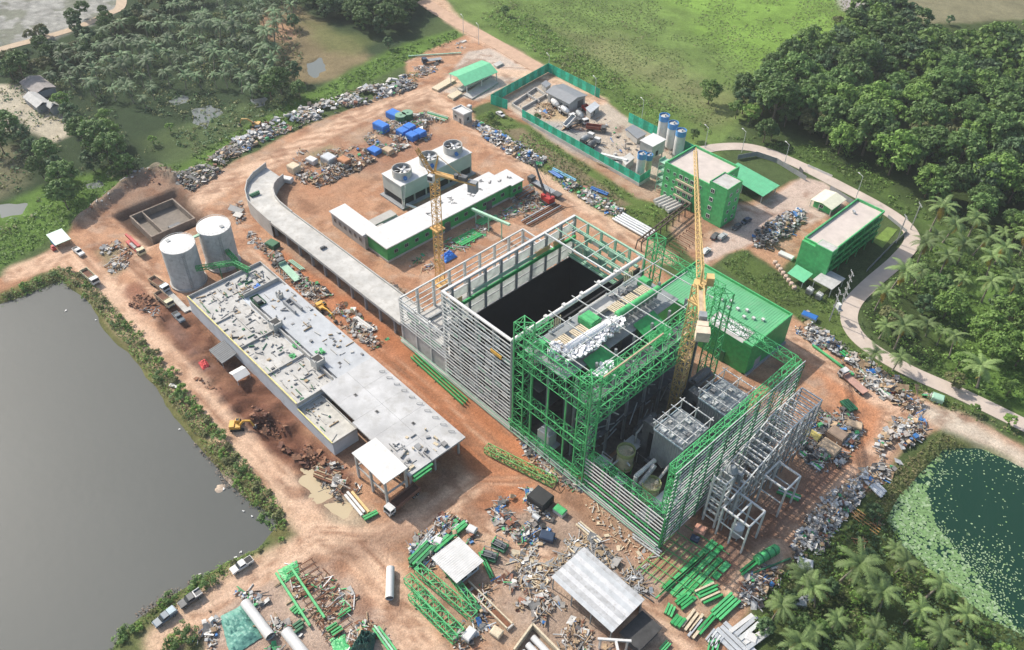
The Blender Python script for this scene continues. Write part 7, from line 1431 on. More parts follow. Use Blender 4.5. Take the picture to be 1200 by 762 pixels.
truck((684, 127), (694, 136), 'dark red lorry parked behind the grey shed near the fence end', 'tip', DUCT, RED, 7)
truck((520, 70), (492, 74), 'dark truck with a load of machinery at the top of the works', 'flat', DARKBL, STEELD, 9, 'flatbed_truck')
def excavator(base, face, lab, m, reach=1.0, up=.5, small=1.0):
    c = G(*base); e = G(*face); a = math.atan2(e.y - c.y, e.x - c.x); t = T('excavator', lab, 'excavator', c, a); t.scale = (small,) * 3
    for s in (-1, 1):
        b = MB(); b.prof([(-1.7, .1), (-1.9, .45), (-1.6, .85), (1.6, .85), (1.9, .45), (1.7, .1)], s * 1.0 - .3, s * 1.0 + .3); P('track', b, RUBBER, t)
    b = MB(); b.bx(-1.9, .9, -1.2, 1.2, .95, 1.7); b.bx(-1.9, -.6, -1.2, 1.2, 1.7, 2.05); b.cyl(0, 0, .7, .95, .8, 12); P('body', b, m, t)
    b = MB(); b.prof([(-.3, 1.7), (1.1, 1.7), (1.1, 2.2), (.8, 2.75), (-.3, 2.75)], .2, 1.15); cb = P('cab', b, m, t); b = MB(); b.bx(-.2, .75, 1.15, 1.18, 1.9, 2.6); b.prof([(1.13, 2.1), (1.15, 2.1), (.87, 2.65), (.84, 2.65)], .3, 1.05); b.bx(-.1, .7, .3, 1.05, 2.75, 2.78); P('window', b, GLASS, cb)
    p0 = Vector((.7, -.3, 1.6)); p1 = Vector((2.6 * reach, -.3, 1.6 + 2.6 * up)); p2 = Vector((4.6 * reach, -.3, 1.5 + 2.4 * up)); p3 = Vector((5.6 * reach, -.3, .5))
    b = MB(); b.beam(p0, p1, .4, .5); b.beam(p1, p2, .35, .45); P('boom', b, m, t); b = MB(); b.beam(p2, p3, .3, .38); P('arm', b, m, t); b = MB(); b.prof([(p3.x - .5, .1), (p3.x + .5, .15), (p3.x + .3, .9), (p3.x - .3, .8)], -.8, .2); P('bucket', b, DUCT, t)
excavator((279, 501), (293, 500), 'yellow excavator with a dark cab at the edge of the dug trench', YEL, .8, .6); excavator((300, 148), (286, 147), 'orange excavator reaching over the rubble heap by the swamp', ORG, 1.2, .6); excavator((378, 362), (396, 378), 'yellow excavator with a long low boom between long building and ramp', YEL, 1.35, .35); excavator((655, 122), (640, 128), 'small dark excavator by the sand heap in the batching yard', DUCT, .8, .5, .8)
c, a = heading((149, 281), (171, 302)); t = T('boom_truck', 'truck with a long red folded boom and a pale cab near the excavated basin', 'truck', c, a); b = MB(); b.bx(-5, 4, -1.1, 1.1, .7, 1.15); P('chassis', b, RED, t); cabin(t, 4.2, 2.4, CREAM, 2.6)
b = MB(); b.beam((-5.6, 0, 3.0), (3, .2, 2.6), .7, .8); b.beam((-5.2, .8, 2.2), (2.2, .8, 2.1), .5, .5); P('boom', b, RED, t); b = MB(); b.bx(-2, 1.5, -1.0, 1.0, 1.2, 1.9); P('deck', b, STEELD, t); wheels(t, (-3.6, -2.4, 3.4), 2.4, .5, True)
c = G(641, 236); e = G(626, 188, 13); a = math.atan2(e.y - c.y, e.x - c.x); t = T('crawler_crane', 'small red crane with a raised dark boom between the green building and the verge', 'crane', c, a)
for s in (-1, 1): b = MB(); b.prof([(-2.2, .1), (-2.5, .5), (-2.1, 1), (2.1, 1), (2.5, .5), (2.2, .1)], s * 1.4 - .35, s * 1.4 + .35); P('track', b, RUBBER, t)
b = MB(); b.bx(-2.6, 1.6, -1.4, 1.4, 1.1, 2.6); b.bx(-2.6, -1.4, -1.4, 1.4, 2.6, 3.0); P('body', b, RED, t); b = MB(); b.bx(.4, 1.9, .4, 1.4, 1.2, 3.1); P('cab', b, RED, t)
d = e - c; b = MB(); L2 = Vector((math.hypot(d.x, d.y), 0, 13)); b.beam((1.4, -.2, 2), L2, .55, .55); b.beam((1.4, -.9, 2), L2, .2); P('boom', b, DUCT, t); b = MB(); b.beam((-1.8, 0, 3), (-1.0, 0, 6), .2); b.beam((-1.0, 0, 6), L2, .07); b.beam(L2 + Vector((-1.2, -3, 0)), L2 + Vector((1.2, 3, 0)), .25); P('rigging', b, DUCT, t)
p, q = G(620, 211), G(656, 232); t = T('low_loader', 'dark low-loader trailer loaded with pale beams beside the small red crane', 'trailer', (p + q) / 2, math.atan2(q.y - p.y, q.x - p.x)); b = MB(); b.bx(-7, 7, -1.25, 1.25, .8, 1.1); b.bx(5, 8, -1.25, 1.25, 1.1, 1.6); b.bx(-7.6, -5.6, -1.2, 1.2, .9, 2.6); P('deck', b, DUCT, t); b = MB(); [b.beam((-5, y, 1.25), (6, y, 1.25), .3) for y in (-.9, -.3, .3, .9)]; P('load', b, SILV, t); wheels(t, (-6.4, 4, 5.2, 6.4), 2.5, .45, True)
for k, (px, py, rz, lab) in enumerate(((586, 640, .3, 'dark green generator set nearer the scrap pile'), (574, 652, .5, 'dark green generator set next to the white-roofed hut'))):
    t = T('generator_set', lab, 'generator', G(px, py), rz); b = MB(); b.bx(-1.8, 1.8, -1.3, 1.3, .1, .6); P('skid', b, GREEND, t); b = MB(); b.bx(-1.4, .6, -.7, .7, .6, 1.7); b.tube((.6, 0, 1.1), (1.6, 0, 1.1), .5, None, 10); P('engine', b, DUCT, t); b = MB(); [b.beam((x, y, .6), (x, y, 2.1), .12) for x in (-1.7, 0, 1.7) for y in (-1.2, 1.2)]; [b.beam((-1.7, y, 2.1), (1.7, y, 2.1), .12) for y in (-1.2, 0, 1.2)]; P('cage', b, STEELD, t); b = MB(); b.bx(-1.8, -1.5, -.9, .9, .7, 1.9); P('radiator', b, GREEN, t)
# ================================================================== yards: heaps, stacks and loose things
def heap(name, label, px, spacing, mats, wts, h, smax, seed, bars=.25, cat='scrap heap', thin=.46):
    """a heap of mixed pieces nobody could count; piled over an uneven mound"""
    pts = poly_pts(px, spacing * .72, seed, .5); pk = np.array(pts); pts = [p for p, v in zip(pts, fbm(pk[:, 0], pk[:, 1], 4.5, 61 + seed % 9, 3)) if v > thin]; poly = GX(px); r = random.Random(seed); mb = MB(True); A = np.array(pts)
    d = np.maximum(0, sdist(poly, A[:, 0], A[:, 1])); hh = h * np.clip(d / 3.5, .08, 1) * (0.35 + 1.0 * fbm(A[:, 0], A[:, 1], 5, 33 + seed % 7))
    ix = r.choices(range(len(mats)), wts, k=len(pts)); fav = r.choices(range(len(mats)), wts, k=40); zone = fbm(A[:, 0], A[:, 1], 6, 21 + seed % 5)
    for (x, y), z, m, zo in zip(pts, hh, ix, zone):
        s = (.12 + r.random() ** 3.6) * smax * .9; k = r.random()
        if r.random() < .5: m = fav[int(zo * 97) % 40]
        if k < bars * 1.3: sz = (s * 2.6 + .8, r.uniform(.1, .28), r.uniform(.08, .22)); e = (r.uniform(-.15, .15), r.uniform(-.25, .25), r.uniform(0, PI))
        elif k < bars * 1.3 + .35: sz = (s * 1.7 + .2, s * 1.0 + .15, r.uniform(.04, .14)); e = (r.uniform(-.5, .5), r.uniform(-.5, .5), r.uniform(0, PI))
        else: sz = (s * .7 + .15, s * .6 + .15, s * .45 + .1); e = (r.uniform(-.4, .4), r.uniform(-.4, .4), r.uniform(0, PI))
        mb.box((x, y, ground_z(x, y) + .1 + z * r.uniform(.75, 1.1) + sz[2] * .4), sz, 0, m, e)
    o = S1(name, mb, mats, label, cat, kind='stuff'); return o
def SM(n, c, d): return MAT('scrap_' + n, c, .75, var=.4, scale=.7, dirt=.5, dirtcol=d)
MIX = [SM('white', (.58, .57, .54), (.3, .26, .21)), SM('silver', (.40, .41, .41), (.22, .19, .16)), SM('grey', (.2, .195, .185), (.3, .27, .23)), SM('black', (.045, .045, .047), (.14, .11, .09)), SM('tan', (.40, .29, .18), (.22, .14, .09)), SM('timber', (.25, .17, .10), (.38, .31, .22)), SM('blue', (.03, .16, .42), (.25, .3, .35)), SM('green', (.04, .30, .11), (.2, .28, .16)), SM('rust', (.2, .08, .045), (.3, .2, .14)), SM('concrete', (.36, .33, .30), (.24, .17, .12))]
def W10(w=3, s=3, g=3, d=3, t=1, wo=2, b=.5, gr=.5, r=1, c=2): return (w * .6, s * .8, g * 1.2, d, t + .6, wo + .6, b * 1.5, gr * 1.6, r + .4, c)
heap('rubble_heap', 'long heap of white, grey and dark rubble between the site road and the swamp', [(268, 168), (300, 150), (345, 128), (400, 110), (462, 90), (490, 86), (488, 102), (430, 120), (380, 136), (330, 156), (285, 178)], 1.1, MIX, W10(9, 5, 4, 3, 1, 1, .2, .1, .5, 5), 1.3, 2.3, 1, .2, thin=.43)
heap('rubble_heap', 'dark grey end of the rubble heap beside the excavated basin', [(203, 208), (235, 190), (268, 168), (285, 178), (262, 200), (225, 224)], 1.0, MIX, W10(2, 2, 6, 6, .5, 1, .1, 0, .8, 4), 1.6, 1.9, 2, .2, thin=.42)
heap('rubble_heap', 'stony rubble on the earth berm around the excavated basin', [(98, 256), (120, 232), (150, 208), (188, 194), (208, 206), (190, 214), (150, 222), (118, 250)], 1.8, [GREY, CONC, SOIL, SOILD], (4, 3, 4, 3), .8, 1.1, 3, .1)
heap('scrap_heap', 'low scatter of white scrap where the top road enters the works', [(484, 78), (512, 72), (520, 80), (492, 90)], 1.4, MIX, W10(6, 4, 2, 2), .8, 1.6, 4)
heap('scrap_heap', 'low scatter of pale stone beside the top road', [(528, 50), (545, 46), (556, 52), (540, 58)], 1.8, [CONCL, SILV], (3, 1), .4, 1.4, 5)
heap('junk_heap', 'jumble of grey and brown junk in the middle of the upper yard', [(345, 205), (370, 190), (402, 178), (428, 172), (440, 188), (412, 203), (380, 216), (362, 222)], .95, MIX, W10(2, 3, 4, 3, 2, 3, .3, .2, 1.5, 3), 1.8, 1.7, 6)
heap('junk_heap', 'jumble of pale building goods around the blue covers in the upper yard', [(425, 162), (448, 142), (500, 130), (520, 142), (500, 165), (452, 182)], .95, MIX, W10(3, 4, 3, 3, 1.5, 2, .6, 1.2, .5, 3), 1.2, 1.5, 7, .35)
heap('junk_heap', 'broken concrete and brush beside the left junk of the upper yard', [(340, 190), (352, 172), (372, 180), (405, 165), (420, 170), (380, 190), (355, 204)], 1.3, [CONC, SOIL, WOOD, GREY], (2, 3, 2, 2), .8, 1.2, 8)
heap('scrap_heap', 'long row of white and black scrap beside the verge near the kiosk', [(552, 140), (572, 146), (608, 166), (640, 188), (632, 197), (600, 182), (562, 158)], .85, MIX, W10(7, 4, 2, 4, .3, .3, .6, .2, .3, 1), 1.5, 1.9, 9, .15, thin=.38)
heap('scrap_heap', 'row of white scrap beside the verge opposite the steel hall', [(652, 208), (672, 212), (700, 228), (732, 246), (728, 256), (700, 244), (660, 220)], .85, MIX, W10(6, 4, 2, 3, .3, .3, .8, 1, .3, 1), 1.3, 1.7, 10, .2, thin=.38)
heap('scrap_heap', 'heap of grey tyres, drums and sacks in the yard of the green office', [(880, 280), (898, 262), (915, 250), (940, 244), (944, 256), (925, 278), (905, 292), (886, 290)], .8, MIX, W10(3, 4, 5, 6, .5, .5, 1, .1, .3, 2), 2.2, 1.6, 11, .1, thin=.3)
heap('scrap_heap', 'strip of white and blue scrap beside the bright green plant building', [(928, 368), (945, 362), (966, 385), (990, 405), (985, 424), (955, 405), (934, 390)], .75, MIX, W10(7, 4, 3, 4, .5, .5, 1.6, .4, .3, 1.5), 1.8, 1.4, 12, .15)
heap('scrap_heap', 'strip of mixed tan and grey scrap along the bank below the road bend', [(966, 392), (1000, 412), (1050, 442), (1095, 464), (1112, 478), (1080, 490), (1045, 470), (1010, 450), (985, 425)], .9, MIX, W10(3, 3, 4, 3, 4, 3, .4, .8, .6, 3), 1.4, 1.9, 13, .3)
heap('rubbish_heap', 'heap of pale sacks and boards by the corner of the sandy bank', [(1025, 528), (1036, 500), (1060, 484), (1086, 494), (1080, 520), (1050, 536)], .8, MIX, W10(6, 4, 2, 1, 5, 2, .8, .1, .6, 2), 2.0, 1.9, 14, .15)
heap('rubbish_heap', 'white rubbish heap along the edge of the palm thicket', [(926, 640), (944, 606), (972, 578), (1002, 556), (1014, 578), (990, 608), (962, 648), (935, 660)], .7, MIX, W10(12, 7, 3, 2, 1, 1, .3, .2, .4, 1), 1.9, 1.3, 15, .1, thin=.38)
heap('rubbish_heap', 'scrap spread between the scrap strip and the lily pond', [(1005, 556), (1030, 530), (1060, 535), (1040, 565), (1015, 585)], 1.0, MIX, W10(4, 4, 4, 2, 2, 3, .3, .6, 1, 2), 1.0, 1.6, 16, .3)
heap('scrap_heap', 'crowded scrap and machine parts beside the grey steel gallery', [(930, 520), (945, 485), (968, 468), (1000, 486), (1012, 502), (1000, 525), (980, 556), (950, 548)], .8, MIX, W10(2, 4, 4, 5, 2, 1.5, .8, 1.2, 1.2, 1), 1.4, 1.9, 17, .35)
heap('scrap_heap', 'mixed scrap behind the black container in the bottom yard', [(572, 600), (592, 575), (620, 570), (650, 606), (645, 630), (612, 640), (588, 622)], .75, MIX, W10(3, 4, 4, 3, 1.5, 1.5, 1.2, 1.5, 1, 2), 1.2, 1.6, 18, .3)
heap('timber_litter', 'timber and shuttering litter spread between the generators and the silver shelter', [(600, 650), (640, 625), (690, 640), (672, 668), (648, 672), (640, 700), (606, 690)], .95, [WOOD, WOODL, GREY, CONC, SILV], (5, 3, 3, 2, 2), .5, 1.5, 19, .5)
heap('timber_litter', 'litter of shuttering and blue scraps along the near side of the silver shelter', [(570, 668), (600, 660), (640, 690), (700, 745), (720, 765), (660, 765), (610, 720)], .95, MIX, W10(1, 2, 4, 3, 2, 5, .8, .2, 1, 3), .7, 1.6, 20, .45)
heap('timber_litter', 'line of timber along the far side of the silver shelter', [(660, 630), (690, 625), (752, 672), (770, 700), (748, 700), (700, 662)], .9, [WOOD, GREY, CONC, SILV, DUCT], (4, 3, 2, 2, 2), .6, 2.2, 21, .6)
heap('scrap_heap', 'scrap in front of the lattice towers along the hall foot', [(602, 505), (615, 508), (672, 552), (690, 575), (672, 575), (620, 540)], .85, MIX, W10(4, 4, 4, 3, 1, 1, .5, .5, 1, 2), .9, 1.3, 22, .3)
heap('scrap_heap', 'scrap around the steel bundles in front of the white-roofed hut', [(478, 640), (500, 612), (522, 602), (548, 610), (560, 632), (530, 640), (505, 668), (486, 668)], .8, MIX, W10(3, 5, 3, 3, 1, 1, 1, 1.5, .8, 1), .9, 1.5, 23, .4)
heap('scrap_heap', 'small scrap around the end of the piled green trusses', [(545, 690), (575, 680), (580, 715), (560, 760), (530, 760)], 1.0, MIX, W10(4, 4, 3, 3, 1, 2), .8, 1.4, 24, .3)
heap('scrap_heap', 'scrap and sacks around the green tarpaulin in the bottom left yard', [(230, 735), (256, 700), (280, 690), (300, 692), (345, 735), (370, 770), (320, 770), (300, 730), (285, 712), (262, 716), (250, 770), (232, 770)], .8, MIX, W10(6, 5, 4, 3, 2, 1, 1, .6, .5, 2), .9, 1.4, 25, .2)
heap('timber_litter', 'litter of small timber among the rusty trestles', [(335, 660), (365, 655), (420, 700), (470, 765), (400, 765), (345, 700)], 1.2, [WOOD, RUST, CONC, WHITE, GREENL], (4, 4, 3, 1, 1), .35, 1.3, 26, .5)
heap('scrap_heap', 'builders scrap between the access ramp and the long building', [(300, 285), (318, 282), (350, 318), (400, 350), (455, 396), (438, 410), (385, 372), (330, 322)], .95, MIX, W10(2, 3, 4, 3, 2, 4, .1, .4, 1, 4), .9, 1.4, 27, .35)
heap('scrap_heap', 'timber and rubble on the far side of the access ramp', [(372, 285), (392, 295), (440, 322), (476, 340), (466, 348), (425, 330), (380, 300)], 1.0, MIX, W10(2, 2, 4, 2, 2, 5, .1, .1, 1, 3), .8, 1.5, 28, .4)
heap('rubble_heap', 'rubble and slabs on the weedy island near the boom truck', [(114, 290), (140, 282), (155, 296), (148, 312), (130, 322), (118, 306)], 1.1, [CONC, CONCL, GREY, WOOD, SOIL], (3, 2, 3, 2, 3), .6, 1.6, 29, .2)
heap('rubble_heap', 'pale rubble along the outer foot of the ramp bend', [(268, 235), (282, 230), (290, 262), (310, 285), (300, 292), (278, 265)], 1.1, [CONC, CONCL, GREY, SOIL], (3, 2, 3, 3), .6, 1.2, 30, .2)
heap('scrap_heap', 'pipes and debris beside the puddle at the end of the long building', [(368, 545), (400, 540), (425, 575), (400, 590), (378, 570)], .9, MIX, W10(1, 1, 4, 4, 2, 4, .1, .2, 3, 2), .8, 1.5, 31, .4)
heap('soil_clods', 'dark clods of dug soil along the lake side of the long building', [(228, 440), (262, 455), (330, 495), (385, 540), (400, 565), (352, 545), (300, 500), (240, 462)], 1.2, [SOIL, SOILD], (1, 1), 1.0, 1.5, 32, 0, 'soil')
heap('soil_clods', 'clods of red soil dumped on the road junction by the dump trucks', [(150, 345), (165, 338), (182, 350), (172, 366), (152, 360)], 1.1, [SOIL, SOILD], (2, 1), .8, 1.3, 33, 0, 'soil')
heap('sand_heap', 'brown sand heap beside the settling bays in the batching yard', [(628, 122), (645, 118), (655, 130), (642, 140), (626, 134)], 1.0, [TAN, SOIL, WOOD], (3, 2, 1), 1.2, .9, 34, 0, 'sand')
heap('timber_litter', 'rusty brush and bars on the edge of the palm thicket', [(985, 625), (1000, 600), (1030, 605), (1035, 625), (1010, 640)], .9, [RUST, WOOD, ORG], (3, 3, 1), .8, 1.6, 35, .7)
heap('scrap_heap', 'fragments of steel and bags at the lower edge of the thicket', [(860, 700), (880, 668), (910, 660), (925, 672), (900, 700), (870, 725)], .9, MIX, W10(5, 4, 3, 3, 1, 1), .7, 1.4, 36, .25)
heap('scrap_heap', 'metal scrap between the green building and the verge crane', [(600, 228), (622, 215), (640, 240), (625, 262), (604, 250)], 1.0, MIX, W10(1, 3, 4, 4, 1, 2, .2, .5, 2, 1), .6, 1.4, 37, .5)
heap('scrap_heap', 'scrap and planks before the green face of the L-shaped building', [(478, 312), (505, 290), (560, 262), (600, 240), (610, 248), (560, 280), (500, 318)], 1.2, MIX, W10(1, 2, 3, 2, 2, 3, .6, 2, 1, 2), .4, 1.5, 38, .5)
heap('gravel_scatter', 'pale litter scattered over the earth in front of the low rail wall', [(680, 590), (700, 585), (770, 645), (760, 670), (720, 640)], 1.5, [WOODL, CONCL, TAN], (2, 2, 2), .15, .7, 39, .2)
# ---- bundles: a strapped bundle is the thing, its bars are parts
def bundle(pa, pb, n, sp, w, h, m, label, name='steel_bundle', cat='steel bundle', z=.25, part='bar', spread=0.0, tube=False):
    a, c = G(*pa), G(*pb); d = (c - a).normalized(); nn = Vector((-d.y, d.x, 0)); t = T(name, label, cat, tuple((a + c) / 2)); r = random.Random(int(pa[0] * 7 + pb[1]))
    for k in range(n):
        o = nn * ((k - (n - 1) / 2) * sp); j = d * r.uniform(-.4, .4); s_ = nn * r.uniform(-spread, spread); b = MB(True); u = Vector((0, 0, z + h / 2))
        b.tube(a + o + j + u, c + o + j + s_ + u, w / 2, None, 10) if tube else b.beam(a + o + j + u, c + o + j + s_ + u, w, h)
        P(part, b, m if not isinstance(m, list) else m[k % len(m)], t)
    L_ = (c - a).length; b = MB(True)
    for q in (.15, .5, .85): p_ = a + d * L_ * q; b.beam(p_ - nn * (n * sp / 2) + Vector((0, 0, z / 2)), p_ + nn * (n * sp / 2) + Vector((0, 0, z / 2)), .18, z * .9)
    P('bearer', b, WOOD, t); return t
for a in (
 ((484, 417), (545, 472), 3, .95, .3, .7, GREEN, 'bundle of long green girders lying beside the hall facade', 'steel_bundle', 'girders'),
 ((332, 668), (372, 729), 2, 3.4, .5, .7, GREENL, 'pair of long bright green columns laid over the rusty trestles'),
 ((483, 662), (505, 640), 4, .8, .6, 1.0, [GREEND, GREEN], 'dark green crate-like bundle beside the white tube'),
 ((488, 648), (508, 622), 3, .5, .35, .5, [STEELD, SILV], 'grey girders behind the dark green bundle'),
 ((506, 638), (534, 616), 4, .6, .4, .5, [GREENP, SILV, GREEN, STEEL], 'pale green and silver beams north of the white-roofed hut'),
 ((508, 646), (546, 614), 2, .9, .7, .8, [GREEN, GREENL], 'two heavy bright green girders at the hut wall'),
 ((492, 668), (508, 646), 4, .6, .25, .3, RUST, 'rust-brown bars beside the dark green bundle'),
 ((563, 648), (577, 678), 2, .6, .4, .5, GREEN, 'green girder beside the hut on the generator side'),
 ((345, 718), (352, 712), 4, .7, .45, .5, GREEN, 'short green stack left of the trestles, upper one'), ((345, 738), (355, 731), 3, .8, .5, .6, GREEND, 'short dark green stack left of the trestles, lower one'),
 ((386, 742), (398, 734), 4, .7, .4, .5, GREEN, 'short green stack at the bottom of the trestles'), ((398, 722), (412, 713), 2, .6, .35, .4, GREEN, 'thin green bars at the right of the trestles'),
 ((440, 735), (462, 765), 3, .6, .4, .4, [GREENL, GREENP], 'green and pale bars beside the dark green cover'),
 ((408, 578), (428, 602), 3, .9, .6, .5, [WHITE, WHITE, YELC], 'white and yellow beams beside the muddy puddle'), ((427, 608), (443, 600), 2, .7, .5, .5, GREEN, 'short green beams beside the white and yellow ones'),
 ((372, 552), (398, 562), 7, .6, .4, .5, [RUST, WOOD], 'stack of brown logs and pipes behind the puddle'),
 ((676, 612), (702, 634), 3, .6, .4, .35, [WOODL, WHITE], 'long pale beams beside the earth in front of the low rail wall'),
 ((742, 627), (774, 650), 3, .7, .35, .4, SILV, 'silver beams lying at the corner of the hall'),
 ((820, 700), (842, 690), 5, .8, .45, .5, [GREEN, WOODL, GREENL], 'row of green beams at the palm edge of the laydown'), ((838, 722), (862, 700), 4, .8, .55, .6, GREENL, 'bright green beams next to the grey scrap at the palms'),
 ((803, 738), (818, 718), 3, 1.0, .6, .4, WOODL, 'tan planks, first stack beside the green plates'), ((808, 748), (824, 728), 2, 1.0, .6, .4, [WOODL, SILV], 'tan and silver planks, second stack beside the green plates'),
 ((795, 710), (808, 700), 4, .7, .5, .5, GREEN, 'short green beams in the middle of the laydown'), ((782, 722), (787, 710), 3, .7, .5, .4, GREENL, 'short bright green plates by the brown soil of the laydown'), ((790, 734), (798, 724), 3, .8, .7, .7, GREEN, 'small green box beams near the silver shelter annex'),
 ((818, 742), (836, 722), 2, .8, .5, .5, GREEN, 'green beams between the tan planks and the silver sheets'), ((775, 762), (784, 752), 3, .5, .3, .3, GREENL, 'thin green bars at the very bottom edge'), ((832, 755), (842, 742), 5, .6, .4, .4, [SILV, STEEL], 'silver bars at the bottom edge'), ((833, 768), (838, 748), 3, .9, .35, .4, GREENL, 'green bars crossing the silver bars at the bottom edge'),
 ((868, 672), (888, 656), 2, .8, .5, .5, GREEN, 'green beams on the dark soil near the fat green cylinder'), ((882, 672), (925, 655), 1, .5, .4, .4, GREEND, 'single long dark green beam at the edge of the rubbish'),
 ((842, 735), (880, 772), 4, 1.2, 1.0, .3, SILV, 'long silver sheet piles at the bottom right'), ((866, 750), (892, 730), 5, 1.2, .9, .5, [SILV, WHITE, STEEL], 'fan of silver channels below the palms', 'steel_bundle', 'steel channels', .3, 'bar', .8),
 ((648, 198), (675, 212), 2, .9, .6, .6, MAT('light_blue_pipe', (.12, .36, .52), .5), 'light blue pipes lying along the verge', 'pipe_bundle', 'pipes', .1, 'pipe', 0, True), ((645, 201), (658, 209), 2, .9, .9, .9, BLUEP, 'short dark blue pipes at the end of the light blue pipes', 'pipe_bundle', 'pipes', .1, 'pipe', 0, True),
 ((724, 254), (763, 276), 5, 1.2, 1.0, 1.0, SILV, 'bundle of long silver pipes beside the timber trestle', 'pipe_bundle', 'pipes', .1, 'pipe', .4, True), ((692, 220), (712, 228), 2, 1.0, .7, .7, BLUEP, 'blue pipe pieces behind the white scrap of the verge', 'pipe_bundle', 'pipes', .1, 'pipe', 0, True),
 ((774, 243), (790, 236), 6, 1.5, 1.4, 1.4, CONCL, 'row of fat pale concrete pipes below the green office', 'pipe_bundle', 'concrete pipes', .05, 'pipe', 0, True),
 ((500, 133), (524, 140), 5, .8, .4, .5, [GREENP, WOODL, GREEN], 'long pale and green beams beside the blue covers'), ((605, 232), (622, 222), 6, .7, .5, .9, [RUST, DUCT], 'stacked dark girders at the far end of the L-shaped building'), ((615, 262), (655, 240), 5, .9, .3, .4, [RUST, SILV, RUST], 'dark and silver beams before the far corner of the steel hall'),
 ((535, 285), (560, 272), 5, 1.0, .8, .25, GREEN, 'green plates laid out before the L-shaped green building'), ((560, 262), (575, 254), 4, .9, .6, .25, GREENL, 'smaller green plates near the gallery foot'),
 ((985, 412), (1050, 458), 2, 1.0, .5, .5, [GREEN, GREENL], 'long bright green girder line along the scrap strip'), ((1005, 432), (1045, 468), 2, .8, .5, .5, [WHITE, GREENP], 'white and pale green girder behind the flatbed truck'), ((952, 405), (1000, 440), 1, .6, .6, .5, GREENL, 'single green girder at the upper edge of the scrap strip'),
 ((938, 530), (962, 550), 3, .7, .5, .4, [SILV, GREEN, SILV], 'silver and green channels beside the cube frames'), ((988, 470), (1000, 482), 4, .7, .5, .7, GREEND, 'dark green beam stack beside the gallery top'), ((912, 575), (938, 585), 3, .7, .5, .4, [GREEN, SILV], 'green and white beams under the far cube frame'), ((1010, 555), (1035, 580), 3, 1.0, .9, .3, SILV, 'silver corrugated sheets across the rubbish near the lily pond'), ((985, 520), (1000, 505), 5, .7, .5, .4, [SILV, STEEL], 'silver sheets beside the big tan boxes'),
 ((355, 316), (340, 305), 3, .5, .3, .3, GREENP, 'few pale green bars behind the flatbed with panels'), ((415, 372), (437, 388), 3, .7, .6, .3, WHITE, 'white boards on the orange strip beside the ramp'), ((372, 385), (380, 394), 2, .6, .4, .3, WHITE, 'short white boards on the orange strip'),
 ((700, 190), (722, 200), 3, .5, .3, .4, [WOOD, SILV], 'loose beams beside the fat white tubes'), ((478, 66), (540, 62), 1, .6, .5, .4, GREENP, 'long pale girder beside the top dirt road'), ((1000, 600), (1030, 622), 4, .9, .2, .2, ORG, 'rusty orange scaffold poles leaning at the thicket edge')): bundle(*a)
for k, (pa, pb, L2, lab) in enumerate((((570, 528), (650, 568), 2.0, 'long pale green lattice truss lying in front of the hall'), ((478, 680), (540, 745), 2.0, 'green lattice truss on the pile, nearest the white tube'), ((490, 670), (556, 726), 2.0, 'green lattice truss on the pile, middle one'), ((520, 664), (556, 712), 1.2, 'thin green lattice truss on the pile, nearest the concrete trough'), ((482, 700), (534, 752), 1.5, 'green lattice truss on the pile, lowest in the picture'))):
    t = T('lattice_girder', lab, 'lattice girder', G(*pa)); b = MB(True); zz = 2.3 + (.5 if k == 2 else 0); b.truss(G(*pa) + Vector((0, 0, zz)), G(*pb) + Vector((0, 0, zz - .2)), 2.0 if k else 1.9, L2, 10 if k == 0 else 7, .13); P('lacing', b, GREENL if k else MAT('yellow_green_paint', (.17, .40, .12), .55, var=.2), t)
    for q in (.2, .8): b = MB(True); p_ = G(*pa).lerp(G(*pb), q); b.box(p_ + Vector((0, 0, .15)), (2.4, .3, .3), 1.2); P('bearer', b, WOOD, t)
# rusty trestles
for k in range(13):
    p_ = Vector(G(352, 664)).lerp(G(398, 742), k / 12); t = T('trestle', 'low rusty steel trestle in the row beside the green columns', 'trestle', p_, R(-4), 'rusty trestles'); b = MB(); b.beam((0, -3.4, .7), (0, 3.4, .7), .16); P('top_beam', b, RUST, t)
    for y in (-3, 0, 3): b = MB(); b.beam((-.3, y, 0), (0, y, .7), .1); b.beam((.3, y, 0), (0, y, .7), .1); P('leg', b, RUST, t)
def blk(name, px, py, sz, rz, m, label, cat, parts=None, z=0):
    """bevel-topped box thing with a lid part"""
    t = T(name, label, cat, G(px, py) + Vector((0, 0, z)), rz); x, y, h = sz; b = MB(); b.bx(-x / 2, x / 2, -y / 2, y / 2, .1, h * .86); P('body', b, m, t)
    b = MB(); b.add([(-x / 2 - .06, -y / 2 - .06, h * .86), (x / 2 + .06, -y / 2 - .06, h * .86), (x / 2 + .06, y / 2 + .06, h * .86), (-x / 2 - .06, y / 2 + .06, h * .86), (-x / 2 + .15, -y / 2 + .15, h), (x / 2 - .15, -y / 2 + .15, h), (x / 2 - .15, y / 2 - .15, h), (-x / 2 + .15, y / 2 - .15, h)], MB.BF); P('cover', b, parts or m, t)
    b = MB(); [b.beam((xx, -y / 2, .05), (xx, y / 2, .05), .14) for xx in (-x / 3, x / 3)]; P('skid', b, WOOD, t); return t
